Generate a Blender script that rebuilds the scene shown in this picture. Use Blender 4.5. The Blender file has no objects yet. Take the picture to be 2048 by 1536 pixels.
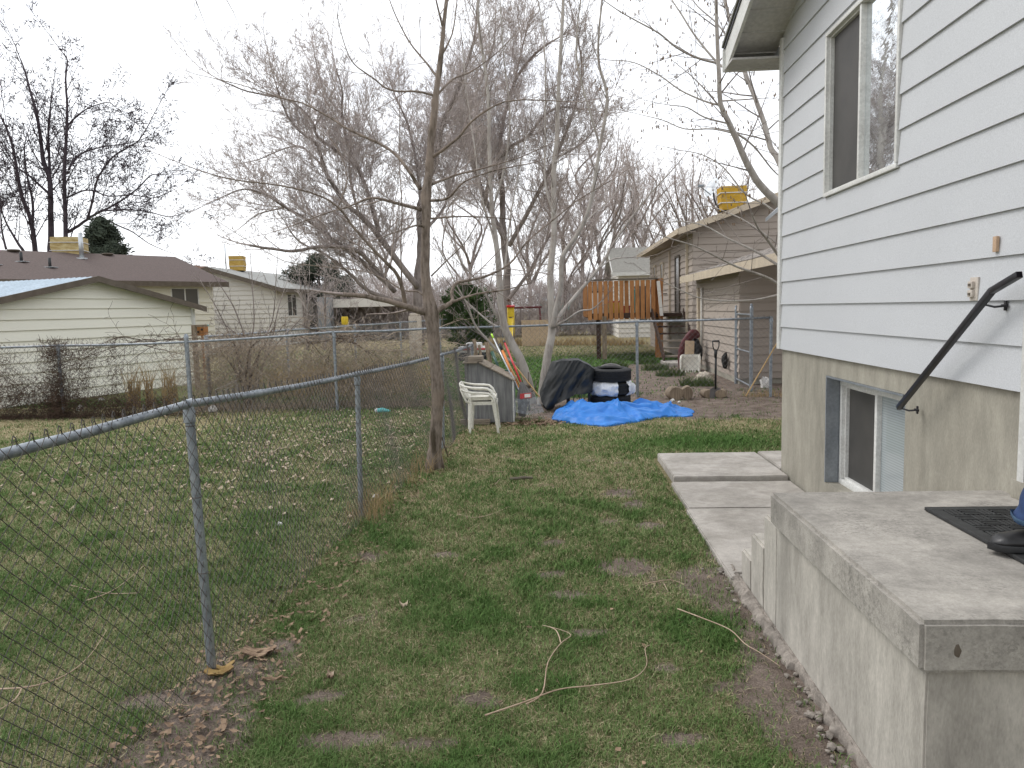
import bpy, bmesh, math, random
import numpy as np
from mathutils import Vector, Matrix, noise as mnoise

sc = bpy.context.scene
R = math.radians

# ------------------------------------------------------------------ camera
CAM = Vector((0.0, 0.0, 1.62))
FPX, CX, CY = 1500.0, 1024.0, 768.0
_th, _ps, _ro = R(5.665), R(3.447), 0.025
_F = Vector((-math.sin(_ps)*math.cos(_th), math.cos(_ps)*math.cos(_th), -math.sin(_th)))
_R0 = Vector((math.cos(_ps), math.sin(_ps), 0.0))
_U0 = _R0.cross(_F)
_RT = _R0*math.cos(_ro) - _U0*math.sin(_ro)
_UP = _U0*math.cos(_ro) + _R0*math.sin(_ro)
cam_data = bpy.data.cameras.new("camera")
cam = bpy.data.objects.new("camera", cam_data)
sc.collection.objects.link(cam)
m = Matrix.Identity(4)
for i in range(3):
    m[i][0] = _RT[i]; m[i][1] = _UP[i]; m[i][2] = -_F[i]; m[i][3] = CAM[i]
cam.matrix_world = m
cam_data.sensor_width = 36.0
cam_data.lens = 36.0*FPX/2048.0
cam_data.clip_start = 0.05
cam_data.clip_end = 1500.0
sc.camera = cam

# ------------------------------------------------------------------ sky, sun, exposure
SUN_EL, SUN_AZ = R(48), R(-62)          # azimuth measured from +Y towards +X
world = bpy.data.worlds.new("World"); sc.world = world; world.use_nodes = True
nt = world.node_tree; nt.nodes.clear()
wo = nt.nodes.new('ShaderNodeOutputWorld'); bg = nt.nodes.new('ShaderNodeBackground')
sky = nt.nodes.new('ShaderNodeTexSky'); sky.sky_type = 'NISHITA'; sky.sun_disc = False
sky.sun_elevation = SUN_EL; sky.sun_rotation = SUN_AZ; sky.air_density = 1.2; sky.dust_density = 4.0
tc = nt.nodes.new('ShaderNodeTexCoord'); mp = nt.nodes.new('ShaderNodeMapping')
mp.inputs['Scale'].default_value = (1.0, 1.0, 5.0)
nz = nt.nodes.new('ShaderNodeTexNoise'); nz.inputs['Scale'].default_value = 1.6; nz.inputs['Detail'].default_value = 5.0
nz.inputs['Roughness'].default_value = 0.5
cr = nt.nodes.new('ShaderNodeValToRGB')
cr.color_ramp.elements[0].position = 0.33; cr.color_ramp.elements[0].color = (8.8, 9.1, 9.9, 1)
cr.color_ramp.elements[1].position = 0.52; cr.color_ramp.elements[1].color = (12.0, 12.3, 12.8, 1)
mx = nt.nodes.new('ShaderNodeMix'); mx.data_type = 'RGBA'; mx.inputs[0].default_value = 0.90
nt.links.new(tc.outputs['Generated'], mp.inputs['Vector']); nt.links.new(mp.outputs[0], nz.inputs['Vector'])
nt.links.new(nz.outputs['Fac'], cr.inputs[0])
nt.links.new(sky.outputs[0], mx.inputs[6]); nt.links.new(cr.outputs[0], mx.inputs[7])
nt.links.new(mx.outputs[2], bg.inputs['Color']); bg.inputs['Strength'].default_value = 0.09
nt.links.new(bg.outputs[0], wo.inputs[0])

sd = bpy.data.lights.new("sun", 'SUN'); sd.energy = 1.1; sd.angle = R(24); sd.color = (1.0, 0.985, 0.96)
sun = bpy.data.objects.new("sun", sd); sc.collection.objects.link(sun)
sdir = Vector((math.sin(SUN_AZ)*math.cos(SUN_EL), math.cos(SUN_AZ)*math.cos(SUN_EL), math.sin(SUN_EL)))
sun.rotation_euler = sdir.to_track_quat('Z', 'Y').to_euler(); sun.location = (-6, 6, 14)
vs = sc.view_settings
vs.view_transform = 'Standard'; vs.look = 'None'; vs.gamma = 1.0; vs.exposure = 0.50; vs.use_curve_mapping = False
sc.cycles.max_bounces = 6; sc.cycles.diffuse_bounces = 3; sc.cycles.glossy_bounces = 3
sc.cycles.transmission_bounces = 4; sc.cycles.transparent_max_bounces = 8

# ------------------------------------------------------------------ surveying helpers
def ray(px, py):
    return (_F*FPX + _RT*(px-CX) - _UP*(py-CY)).normalized()
def at(px, py, Y):
    d = ray(px, py); return CAM + d*(Y/d.y)
def gnd(px, py, z=0.0):
    d = ray(px, py); return CAM + d*((z-CAM.z)/d.z)
def atx(px, py, X):
    d = ray(px, py); return CAM + d*(X/d.x)

# ------------------------------------------------------------------ object helpers
COL = sc.collection
def props(o, label=None, cat=None, group=None, kind=None):
    if label: o['label'] = label
    if cat: o['category'] = cat
    if group: o['group'] = group
    if kind: o['kind'] = kind
    return o
def thing(name, label, cat, loc=(0, 0, 0), group=None):
    o = bpy.data.objects.new(name, None); o.empty_display_size = 0.1
    COL.objects.link(o); o.location = loc
    return props(o, label, cat, group)
def wloc(o):
    v = Vector((0, 0, 0))
    while o is not None:
        v += o.location; o = o.parent
    return v
def copy_tree(o, parent=None):
    c = o.copy(); COL.objects.link(c)
    if parent is not None: c.parent = parent
    for ch in list(o.children): copy_tree(ch, c)
    return c

def link_mesh(name, V, Fc, mat, parent=None, smooth=False, origin=None, mats=None, fm=None):
    """V: list/array of world points; Fc: faces. Geometry is stored relative to the parent's (or origin's) place."""
    V = np.asarray(V, dtype=np.float64).reshape(-1, 3)
    off = wloc(parent) if parent is not None else Vector(origin or (0, 0, 0))
    V = V - np.array(off)
    me = bpy.data.meshes.new(name)
    me.from_pydata(V.tolist(), [], Fc)
    for mm in (mats or [mat]): me.materials.append(mm)
    if fm is not None: me.polygons.foreach_set('material_index', fm)
    if smooth: me.polygons.foreach_set('use_smooth', [True]*len(me.polygons))
    me.update()
    o = bpy.data.objects.new(name, me); COL.objects.link(o)
    if parent is not None: o.parent = parent
    else: o.location = off
    return o

def np_mesh(name, V, Fa, mat, parent=None, origin=(0, 0, 0), smooth=False):
    """fast numpy build, Fa (n,k) with constant k"""
    off = np.array(wloc(parent)) if parent is not None else np.array(origin, dtype=float)
    V = (V-off).astype(np.float32)
    me = bpy.data.meshes.new(name)
    n, k = Fa.shape
    me.vertices.add(len(V)); me.vertices.foreach_set('co', V.ravel())
    me.loops.add(n*k); me.loops.foreach_set('vertex_index', Fa.ravel().astype(np.int32))
    me.polygons.add(n)
    me.polygons.foreach_set('loop_start', (np.arange(n)*k).astype(np.int32))
    me.polygons.foreach_set('loop_total', np.full(n, k, dtype=np.int32))
    if smooth: me.polygons.foreach_set('use_smooth', np.ones(n, dtype=bool))
    me.materials.append(mat)
    me.update(calc_edges=True); me.validate()
    o = bpy.data.objects.new(name, me); COL.objects.link(o)
    if parent is not None: o.parent = parent
    else: o.location = Vector(off)
    return o

class MB:
    def __init__(s): s.v = []; s.f = []
    def add(s, V, Fc):
        b = len(s.v); s.v += [tuple(p) for p in V]; s.f += [tuple(b+i for i in f) for f in Fc]; return s
    def box(s, c, size, rz=0.0, ry=0.0, rx=0.0, bev=0.0, mtx=None):
        hx, hy, hz = [d/2 for d in size]
        if mtx is None:
            mtx = Matrix.Rotation(rz, 3, 'Z') @ Matrix.Rotation(ry, 3, 'Y') @ Matrix.Rotation(rx, 3, 'X')
        c = Vector(c)
        if bev <= 0:
            P = [Vector((a*hx, b*hy, d*hz)) for d in (-1, 1) for b in (-1, 1) for a in (-1, 1)]
            Fc = [(0, 2, 3, 1), (4, 5, 7, 6), (0, 1, 5, 4), (2, 6, 7, 3), (0, 4, 6, 2), (1, 3, 7, 5)]
        else:
            bm = bmesh.new(); bmesh.ops.create_cube(bm, size=1.0)
            for v in bm.verts: v.co = Vector((v.co.x*2*hx, v.co.y*2*hy, v.co.z*2*hz))
            bmesh.ops.bevel(bm, geom=bm.edges[:], offset=bev, segments=2, affect='EDGES', profile=0.6)
            bm.verts.index_update()
            P = [v.co.copy() for v in bm.verts]; Fc = [tuple(v.index for v in f.verts) for f in bm.faces]; bm.free()
        return s.add([c + mtx @ p for p in P], Fc)
    def tube(s, pts, rad, n=8, caps=True, flat=None):
        pts = [Vector(p) for p in pts]; k = len(pts)
        if not hasattr(rad, '__len__'): rad = [rad]*k
        up = None; V = []; Fc = []
        for i, p in enumerate(pts):
            t = (pts[min(i+1, k-1)] - pts[max(i-1, 0)])
            t = t.normalized() if t.length > 1e-9 else Vector((0, 0, 1))
            if up is None:
                up = t.orthogonal().normalized()
                if abs(t.z) < 0.9: up = (Vector((0, 0, 1)) - t*t.z).normalized()
            else:
                up = (up - t*up.dot(t))
                up = up.normalized() if up.length > 1e-6 else t.orthogonal().normalized()
            w = t.cross(up)
            fl = flat or 1.0
            for j in range(n):
                a = 2*math.pi*j/n
                V.append(p + (w*math.cos(a) + up*math.sin(a)*fl)*rad[i])
        for i in range(k-1):
            for j in range(n):
                a, b = i*n+j, i*n+(j+1) % n
                Fc.append((a, b, b+n, a+n))
        if caps:
            Fc.append(tuple(range(n-1, -1, -1))); Fc.append(tuple(range((k-1)*n, k*n)))
        return s.add(V, Fc)
    def cyl(s, p0, p1, r0, r1=None, n=12): return s.tube([p0, p1], [r0, r0 if r1 is None else r1], n)
    def lathe(s, c, prof, n=24, axis='Z', squash=None, close=True):
        """prof: list of (radius, height)"""
        V = []; Fc = []; c = Vector(c); k = len(prof)
        for (r, h) in prof:
            for j in range(n):
                a = 2*math.pi*j/n; x, y = r*math.cos(a), r*math.sin(a)
                p = {'Z': (x, y, h), 'Y': (x, h, y), 'X': (h, x, y)}[axis]
                V.append(c+Vector(p))
        for i in range(k-1):
            for j in range(n):
                a, b = i*n+j, i*n+(j+1) % n
                Fc.append((a, b, b+n, a+n))
        if close:
            for j in range(n):
                a, b = (k-1)*n+j, (k-1)*n+(j+1) % n
                Fc.append((a, b, (j+1) % n, j))
        return s.add(V, Fc)
    def prism(s, poly, d):
        """poly: 3-D planar polygon, extruded by vector d"""
        n = len(poly); d = Vector(d); P = [Vector(p) for p in poly]
        return s.add(P+[p+d for p in P],
                     [tuple(range(n))[::-1], tuple(range(n, 2*n))]+[(i, (i+1) % n, n+(i+1) % n, n+i) for i in range(n)])
    def grid(s, fn, nu, nv):
        V = [fn(i/nu, j/nv) for i in range(nu+1) for j in range(nv+1)]
        Fc = [(i*(nv+1)+j, (i+1)*(nv+1)+j, (i+1)*(nv+1)+j+1, i*(nv+1)+j+1) for i in range(nu) for j in range(nv)]
        return s.add(V, Fc)
    def blob(s, c, size, amp=0.2, fr=2.0, seed=0, sub=3, flatb=True):
        bm = bmesh.new(); bmesh.ops.create_icosphere(bm, subdivisions=sub, radius=1.0); bm.verts.index_update()
        V = []
        for v in bm.verts:
            q = v.co.copy(); k = 1+amp*mnoise.noise(q*fr+Vector((seed*3.7, seed, 0)))+amp*0.4*mnoise.noise(q*fr*3+Vector((0, seed, 5)))
            q = q*k
            if flatb: q.z = max(q.z, -0.55)
            V.append(Vector(c)+Vector((q.x*size[0], q.y*size[1], q.z*size[2])))
        Fc = [tuple(v.index for v in f.verts) for f in bm.faces]; bm.free()
        return s.add(V, Fc)
    def build(s, name, mat, parent=None, smooth=False, origin=None, auto=None, label=None):
        o = link_mesh(name, s.v, s.f, mat, parent, smooth, origin)
        if label: o['label'] = label
        if auto is not None:
            me = o.data
            bm = bmesh.new(); bm.from_mesh(me)
            bmesh.ops.recalc_face_normals(bm, faces=bm.faces[:])
            for f in bm.faces: f.smooth = True
            for e in bm.edges:
                if len(e.link_faces) == 2 and e.calc_face_angle(0) > auto: e.smooth = False
            bm.to_mesh(me); bm.free()
        return o
AUTO = R(40)

# ------------------------------------------------------------------ materials
def _mat(name):
    mt = bpy.data.materials.new(name); mt.use_nodes = True
    t = mt.node_tree; b = t.nodes['Principled BSDF']
    return mt, t, b
def node(t, typ, **kw):
    n = t.nodes.new(typ)
    for k, v in kw.items(): setattr(n, k, v)
    return n
def noise_n(t, vec, scale, detail=4, rough=0.55, dist=0.0):
    n = node(t, 'ShaderNodeTexNoise'); n.inputs['Scale'].default_value = scale
    n.inputs['Detail'].default_value = detail; n.inputs['Roughness'].default_value = rough
    n.inputs['Distortion'].default_value = dist
    if vec is not None: t.links.new(vec, n.inputs['Vector'])
    return n.outputs['Fac']
def ramp(t, fac, stops, interp='LINEAR'):
    n = node(t, 'ShaderNodeValToRGB'); n.color_ramp.interpolation = interp
    el = n.color_ramp.elements
    while len(el) < len(stops): el.new(0.5)
    for e, (p, c) in zip(el, stops):
        e.position = p; e.color = (c[0], c[1], c[2], 1) if hasattr(c, '__len__') else (c, c, c, 1)
    t.links.new(fac, n.inputs[0]); return n.outputs[0]
def mixc(t, fac, a, b, mode='MIX'):
    n = node(t, 'ShaderNodeMix', data_type='RGBA', blend_type=mode)
    for s, i in ((fac, 0), (a, 6), (b, 7)):
        if isinstance(s, (int, float)): n.inputs[i].default_value = s
        elif isinstance(s, (tuple, list)): n.inputs[i].default_value = (s[0], s[1], s[2], 1)
        else: t.links.new(s, n.inputs[i])
    return n.outputs[2]
def mathn(t, op, a, b=0.0, clamp=False):
    n = node(t, 'ShaderNodeMath', operation=op); n.use_clamp = clamp
    for s, i in ((a, 0), (b, 1)):
        if isinstance(s, (int, float)): n.inputs[i].default_value = s
        else: t.links.new(s, n.inputs[i])
    return n.outputs[0]
def coords(t, scale=(1, 1, 1), kind='Object', loc=(0, 0, 0)):
    c = node(t, 'ShaderNodeTexCoord'); mpn = node(t, 'ShaderNodeMapping')
    mpn.inputs['Scale'].default_value = scale; mpn.inputs['Location'].default_value = loc
    if kind == 'World':
        g = node(t, 'ShaderNodeNewGeometry'); t.links.new(g.outputs['Position'], mpn.inputs['Vector'])
    else: t.links.new(c.outputs[kind], mpn.inputs['Vector'])
    return mpn.outputs[0]
def bump(t, b, h, strength=0.3, dist=0.01):
    n = node(t, 'ShaderNodeBump'); n.inputs['Strength'].default_value = strength; n.inputs['Distance'].default_value = dist
    t.links.new(h, n.inputs['Height']); t.links.new(n.outputs[0], b.inputs['Normal'])
def mat(name, c1, c2=None, scale=8.0, rough=0.7, bmp=0.0, bdist=0.005, metal=0.0, st=(1, 1, 1), lo=0.35, hi=0.65,
        spec=0.5, fine=None, kind='World', rvar=0.0, detail=5):
    mt, t, b = _mat(name)
    c2 = c2 or tuple(x*0.8 for x in c1)
    v = coords(t, st, kind)
    f = noise_n(t, v, scale, detail)
    col = ramp(t, f, [(lo, c1), (hi, c2)])
    f2 = noise_n(t, v, fine or scale*9, 3)
    k = ramp(t, f2, [(0.3, 0.82), (0.7, 1.12)])
    col = mixc(t, 0.8, col, k, 'MULTIPLY')
    t.links.new(col, b.inputs['Base Color'])
    b.inputs['Roughness'].default_value = rough; b.inputs['Metallic'].default_value = metal
    b.inputs['Specular IOR Level'].default_value = spec
    if rvar: t.links.new(ramp(t, f, [(0.3, max(0.02, rough-rvar)), (0.7, min(1, rough+rvar))]), b.inputs['Roughness'])
    if bmp: bump(t, b, f2, bmp, bdist)
    return mt

def mat_concrete(name, base, dark, stain=0.5, sc_=1.0, streak=False, pits=False):
    mt, t, b = _mat(name)
    v = coords(t, (1, 1, 0.35 if streak else 1), 'World')
    big = noise_n(t, v, 2.2*sc_, 6, 0.65, 0.4); mid = noise_n(t, v, 11*sc_, 6, 0.7); fine = noise_n(t, v, 140, 3)
    col = ramp(t, big, [(0.32, dark), (0.62, base)])
    col = mixc(t, 0.55, col, ramp(t, mid, [(0.3, 0.62), (0.7, 1.18)]), 'MULTIPLY')
    col = mixc(t, 0.5, col, ramp(t, fine, [(0.3, 0.75), (0.7, 1.15)]), 'MULTIPLY')
    if stain:
        s = noise_n(t, coords(t, (1, 1, 0.5), 'World', (3, 7, 2)), 1.3, 5, 0.6, 0.8)
        col = mixc(t, ramp(t, s, [(0.52, 0.0), (0.68, stain)]), col, tuple(x*0.45 for x in dark))
    if pits:
        pn = noise_n(t, coords(t, (1, 1, 1), 'World', (5, 1, 0)), 60, 5, 0.75); pm = noise_n(t, v, 4.5, 3)
        pk = mathn(t, 'MULTIPLY', ramp(t, pn, [(0.50, 0.0), (0.60, 1.0)]), ramp(t, pm, [(0.45, 0.0), (0.65, 0.5)]))
        col = mixc(t, pk, col, tuple(x*0.38 for x in dark))
    t.links.new(col, b.inputs['Base Color'])
    b.inputs['Roughness'].default_value = 0.9; b.inputs['Specular IOR Level'].default_value = 0.25
    h = mathn(t, 'ADD', mathn(t, 'MULTIPLY', mid, 0.6), mathn(t, 'MULTIPLY', fine, 0.5))
    bump(t, b, h, 0.45, 0.006)
    return mt

def mat_bark(name, c1, c2, sc_=1.0, moss=None, light=None):
    mt, t, b = _mat(name)
    v = coords(t, (1, 1, 0.25), 'World')
    f = noise_n(t, v, 38*sc_, 6, 0.7); g = noise_n(t, coords(t, (1, 1, 1), 'World'), 5*sc_, 4)
    col = ramp(t, f, [(0.35, c2), (0.6, c1)])
    col = mixc(t, ramp(t, g, [(0.45, 0.0), (0.65, 0.6)]), col, light or tuple(x*1.3 for x in c1))
    if moss: col = mixc(t, ramp(t, noise_n(t, v, 9*sc_, 4), [(0.55, 0.0), (0.68, 0.8)]), col, moss)
    t.links.new(col, b.inputs['Base Color']); b.inputs['Roughness'].default_value = 0.95
    b.inputs['Specular IOR Level'].default_value = 0.15
    bump(t, b, f, 0.6, 0.01)
    return mt

def mat_wood(name, c1, c2, axis='Z', sc_=1.0, rough=0.85):
    mt, t, b = _mat(name)
    st = {'Z': (1, 1, 0.06), 'X': (0.06, 1, 1), 'Y': (1, 0.06, 1)}[axis]
    v = coords(t, st, 'World')
    f = noise_n(t, v, 60*sc_, 5, 0.65, 0.3); g = noise_n(t, coords(t, (1, 1, 1), 'World'), 3, 4)
    col = ramp(t, f, [(0.35, c2), (0.62, c1)])
    col = mixc(t, 0.6, col, ramp(t, g, [(0.3, 0.65), (0.7, 1.15)]), 'MULTIPLY')
    t.links.new(col, b.inputs['Base Color']); b.inputs['Roughness'].default_value = rough
    b.inputs['Specular IOR Level'].default_value = 0.2
    bump(t, b, f, 0.4, 0.004)
    return mt

MAT = {}
MAT['siding_white'] = mat('siding_white', (0.545, 0.555, 0.57), (0.525, 0.535, 0.55), 1.5, 0.5, 0.05, 0.002, spec=0.4, fine=160)
MAT['trim_white'] = mat('trim_white', (0.70, 0.70, 0.67), (0.60, 0.59, 0.56), 6, 0.5, spec=0.4)
MAT['soffit'] = mat('soffit', (0.52, 0.50, 0.48), (0.44, 0.43, 0.41), 3, 0.7)
MAT['foundation'] = mat_concrete('foundation', (0.385, 0.36, 0.30), (0.275, 0.255, 0.21), 0.25, 0.9, True)
MAT['stoop'] = mat_concrete('stoop', (0.44, 0.41, 0.365), (0.29, 0.27, 0.24), 0.35, 2.2, pits=True)
MAT['stoop_side'] = mat_concrete('stoop_side', (0.52, 0.485, 0.43), (0.36, 0.335, 0.295), 0.45, 2.0, True)
MAT['walk'] = mat_concrete('walk', (0.46, 0.425, 0.385), (0.31, 0.285, 0.25), 0.25, 1.2)
MAT['rubble'] = mat_concrete('rubble', (0.34, 0.30, 0.26), (0.16, 0.14, 0.12), 0.4, 6)
MAT['galv'] = mat('galv', (0.36, 0.39, 0.42), (0.22, 0.245, 0.27), 22, 0.5, 0.08, metal=0.55, rvar=0.12)
MAT['galv_old'] = mat('galv_old', (0.20, 0.22, 0.25), (0.11, 0.115, 0.13), 18, 0.65, 0.1, metal=0.4)
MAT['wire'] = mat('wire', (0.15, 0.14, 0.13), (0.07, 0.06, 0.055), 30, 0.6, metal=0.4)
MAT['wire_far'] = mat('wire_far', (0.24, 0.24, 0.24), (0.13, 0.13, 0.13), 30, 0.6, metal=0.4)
MAT['black_metal'] = mat('black_metal', (0.018, 0.014, 0.02), (0.01, 0.01, 0.012), 20, 0.32, spec=0.6)
MAT['black_plastic'] = mat('black_plastic', (0.02, 0.021, 0.022), (0.012, 0.012, 0.013), 30, 0.5)
MAT['rubber_mat'] = mat('rubber_mat', (0.035, 0.037, 0.036), (0.02, 0.02, 0.02), 25, 0.6, 0.15)
MAT['tyre'] = mat('tyre', (0.018, 0.018, 0.018), (0.010, 0.010, 0.010), 40, 0.75, 0.2)
MAT['white_plastic'] = mat('white_plastic', (0.78, 0.76, 0.68), (0.66, 0.63, 0.55), 7, 0.45, spec=0.4)
MAT['tan_wall'] = mat('tan_wall', (0.40, 0.34, 0.29), (0.375, 0.32, 0.272), 1.2, 0.75, fine=300)
MAT['tan_trim'] = mat('tan_trim', (0.56, 0.47, 0.35), (0.48, 0.40, 0.30), 4, 0.7)
MAT['cream_wall'] = mat('cream_wall', (0.72, 0.69, 0.58), (0.69, 0.66, 0.55), 0.8, 0.7, fine=300)
MAT['cream_shed'] = mat('cream_shed', (0.80, 0.78, 0.675), (0.78, 0.76, 0.655), 0.6, 0.6, fine=300)
MAT['pale_wall'] = mat('pale_wall', (0.70, 0.67, 0.61), (0.66, 0.63, 0.57), 0.8, 0.7, fine=300)
MAT['brown_trim'] = mat('brown_trim', (0.125, 0.10, 0.075), (0.09, 0.07, 0.05), 6, 0.7)
MAT['shingle_brown'] = mat('shingle_brown', (0.115, 0.082, 0.072), (0.075, 0.054, 0.048), 14, 0.95, 0.4, 0.01, st=(1, 1, 2.5))
MAT['shingle_grey'] = mat('shingle_grey', (0.36, 0.36, 0.34), (0.25, 0.25, 0.235), 10, 0.9, 0.3, 0.01)
MAT['shingle_tan'] = mat('shingle_tan', (0.25, 0.24, 0.21), (0.18, 0.17, 0.15), 10, 0.9, 0.3, 0.01)
MAT['shingle_worn'] = mat('shingle_worn', (0.33, 0.29, 0.25), (0.05, 0.04, 0.035), 9, 0.95, 0.5, 0.01, st=(1.6, 0.5, 1), lo=0.42, hi=0.56)
MAT['metal_roof'] = mat('metal_roof', (0.55, 0.63, 0.69), (0.48, 0.56, 0.62), 2, 0.35, metal=0.3)
MAT['dark_gap'] = mat('dark_gap', (0.02, 0.018, 0.016), (0.012, 0.011, 0.01), 5, 0.9)
MAT['screen'] = mat('screen', (0.075, 0.07, 0.065), (0.05, 0.048, 0.045), 3, 0.45, spec=0.35, fine=300)
MAT['deck_wood'] = mat_wood('deck_wood', (0.46, 0.215, 0.085), (0.29, 0.13, 0.05))
MAT['old_wood'] = mat_wood('old_wood', (0.30, 0.235, 0.165), (0.14, 0.105, 0.075))
MAT['old_wood_flat'] = mat_wood('old_wood_flat', (0.34, 0.29, 0.23), (0.17, 0.14, 0.11), 'X')
MAT['dark_wood'] = mat_wood('dark_wood', (0.085, 0.052, 0.038), (0.035, 0.022, 0.017), 'X')
MAT['plywood'] = mat_wood('plywood', (0.27, 0.27, 0.265), (0.15, 0.15, 0.155), 'Z', 0.6)
MAT['pine_pole'] = mat_wood('pine_pole', (0.55, 0.38, 0.19), (0.42, 0.28, 0.13), 'Z')
MAT['orange'] = mat('orange', (0.72, 0.22, 0.02), (0.6, 0.17, 0.015), 8, 0.4)
MAT['red'] = mat('red', (0.55, 0.02, 0.025), (0.42, 0.015, 0.02), 8, 0.35)
MAT['maroon'] = mat('maroon', (0.13, 0.03, 0.035), (0.08, 0.02, 0.02), 8, 0.7)
MAT['lime'] = mat('lime', (0.4, 0.75, 0.02), (0.35, 0.65, 0.02), 8, 0.4)
MAT['dark_green'] = mat('dark_green', (0.02, 0.09, 0.06), (0.015, 0.06, 0.04), 8, 0.4)
MAT['steel'] = mat('steel', (0.55, 0.57, 0.58), (0.42, 0.44, 0.45), 12, 0.35, metal=0.6)
MAT['rake_grey'] = mat('rake_grey', (0.15, 0.14, 0.135), (0.11, 0.10, 0.095), 12, 0.6)
MAT['cooler'] = mat('cooler', (0.50, 0.34, 0.085), (0.38, 0.23, 0.045), 5, 0.85, 0.3, 0.02, st=(1, 1, 3))
MAT['cooler_pale'] = mat('cooler_pale', (0.55, 0.46, 0.24), (0.36, 0.25, 0.09), 3.5, 0.85, 0.3, 0.02, st=(1, 1, 3))
MAT['cooler_bright'] = mat('cooler_bright', (0.60, 0.36, 0.03), (0.44, 0.25, 0.02), 4, 0.8, 0.3, 0.02, st=(1, 1, 3))
MAT['yellow'] = mat('yellow', (0.7, 0.52, 0.03), (0.6, 0.42, 0.02), 5, 0.6)
MAT['turquoise'] = mat('turquoise', (0.12, 0.55, 0.55), (0.10, 0.45, 0.46), 3, 0.7)
MAT['grey_metal'] = mat('grey_metal', (0.30, 0.32, 0.34), (0.22, 0.24, 0.26), 5, 0.4, metal=0.3)
MAT['log'] = mat_bark('log', (0.30, 0.24, 0.18), (0.13, 0.10, 0.075), 0.6)
MAT['rock'] = mat_concrete('rock', (0.62, 0.55, 0.46), (0.42, 0.36, 0.29), 0.1, 8)
MAT['bark_near'] = mat_bark('bark_near', (0.26, 0.215, 0.18), (0.115, 0.09, 0.072), 1.0, moss=(0.045, 0.035, 0.02), light=(0.29, 0.23, 0.185))
MAT['bark_pale'] = mat_bark('bark_pale', (0.42, 0.38, 0.34), (0.26, 0.23, 0.205), 0.5, light=(0.48, 0.45, 0.41))
MAT['twig_near'] = mat_bark('twig_near', (0.36, 0.30, 0.27), (0.23, 0.19, 0.17), 0.6)
MAT['twig_pale'] = mat_bark('twig_pale', (0.27, 0.235, 0.21), (0.15, 0.125, 0.115), 0.6)
MAT['bark_old'] = mat_bark('bark_old', (0.235, 0.20, 0.18), (0.12, 0.10, 0.09), 0.4)
MAT['twig_old'] = mat_bark('twig_old', (0.48, 0.42, 0.395), (0.36, 0.31, 0.295), 0.3)
MAT['bark_dark'] = mat_bark('bark_dark', (0.075, 0.06, 0.07), (0.04, 0.032, 0.038), 0.4)
MAT['bud'] = mat('bud', (0.24, 0.15, 0.08), (0.12, 0.08, 0.05), 30, 0.8)
MAT['vine'] = mat('vine', (0.115, 0.07, 0.045), (0.055, 0.034, 0.022), 14, 0.9)
MAT['brush'] = mat('brush', (0.48, 0.39, 0.30), (0.30, 0.24, 0.18), 6, 0.9)
MAT['straw'] = mat('straw', (0.44, 0.33, 0.17), (0.30, 0.21, 0.10), 5, 0.9)
MAT['leaf_dead'] = mat('leaf_dead', (0.36, 0.25, 0.16), (0.15, 0.095, 0.06), 14, 0.85)
MAT['leaf_pale'] = mat('leaf_pale', (0.50, 0.41, 0.30), (0.22, 0.15, 0.10), 11, 0.85, lo=0.4, hi=0.6)
MAT['needle'] = mat('needle', (0.075, 0.095, 0.062), (0.04, 0.053, 0.036), 3, 0.9)
MAT['evergreen'] = mat('evergreen', (0.065, 0.12, 0.028), (0.03, 0.06, 0.015), 2, 0.9)
MAT['weed'] = mat('weed', (0.085, 0.125, 0.03), (0.045, 0.075, 0.02), 3, 0.9)
MAT['denim'] = mat('denim', (0.030, 0.065, 0.17), (0.014, 0.03, 0.085), 12, 0.9, 0.3, 0.003, fine=400)
MAT['denim_hem'] = mat('denim_hem', (0.08, 0.15, 0.24), (0.05, 0.10, 0.18), 30, 0.9)
MAT['shoe'] = mat('shoe', (0.017, 0.016, 0.017), (0.010, 0.010, 0.010), 30, 0.38, 0.1)
MAT['skin'] = mat('skin', (0.50, 0.30, 0.21), (0.44, 0.25, 0.17), 8, 0.5)
MAT['shirt'] = mat('shirt', (0.07, 0.08, 0.10), (0.05, 0.055, 0.07), 8, 0.9)
MAT['hair'] = mat('hair', (0.03, 0.02, 0.014), (0.02, 0.013, 0.01), 30, 0.7)
MAT['stick'] = mat('stick', (0.50, 0.38, 0.28), (0.34, 0.24, 0.17), 10, 0.8)
MAT['white_junk'] = mat('white_junk', (0.75, 0.73, 0.70), (0.6, 0.58, 0.55), 9, 0.6)
MAT['bag_white'] = mat('bag_white', (0.78, 0.79, 0.80), (0.66, 0.67, 0.68), 9, 0.4, 0.3)
MAT['brick'] = mat('brick', (0.34, 0.22, 0.17), (0.26, 0.16, 0.12), 5, 0.9)
MAT['outlet'] = mat('outlet', (0.62, 0.57, 0.50), (0.50, 0.44, 0.38), 10, 0.5)
MAT['wood_tag'] = mat('wood_tag', (0.52, 0.36, 0.24), (0.46, 0.31, 0.2), 10, 0.6)
MAT['chain_tan'] = mat('board_tan', (0.55, 0.42, 0.28), (0.48, 0.36, 0.24), 2, 0.8)

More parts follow.
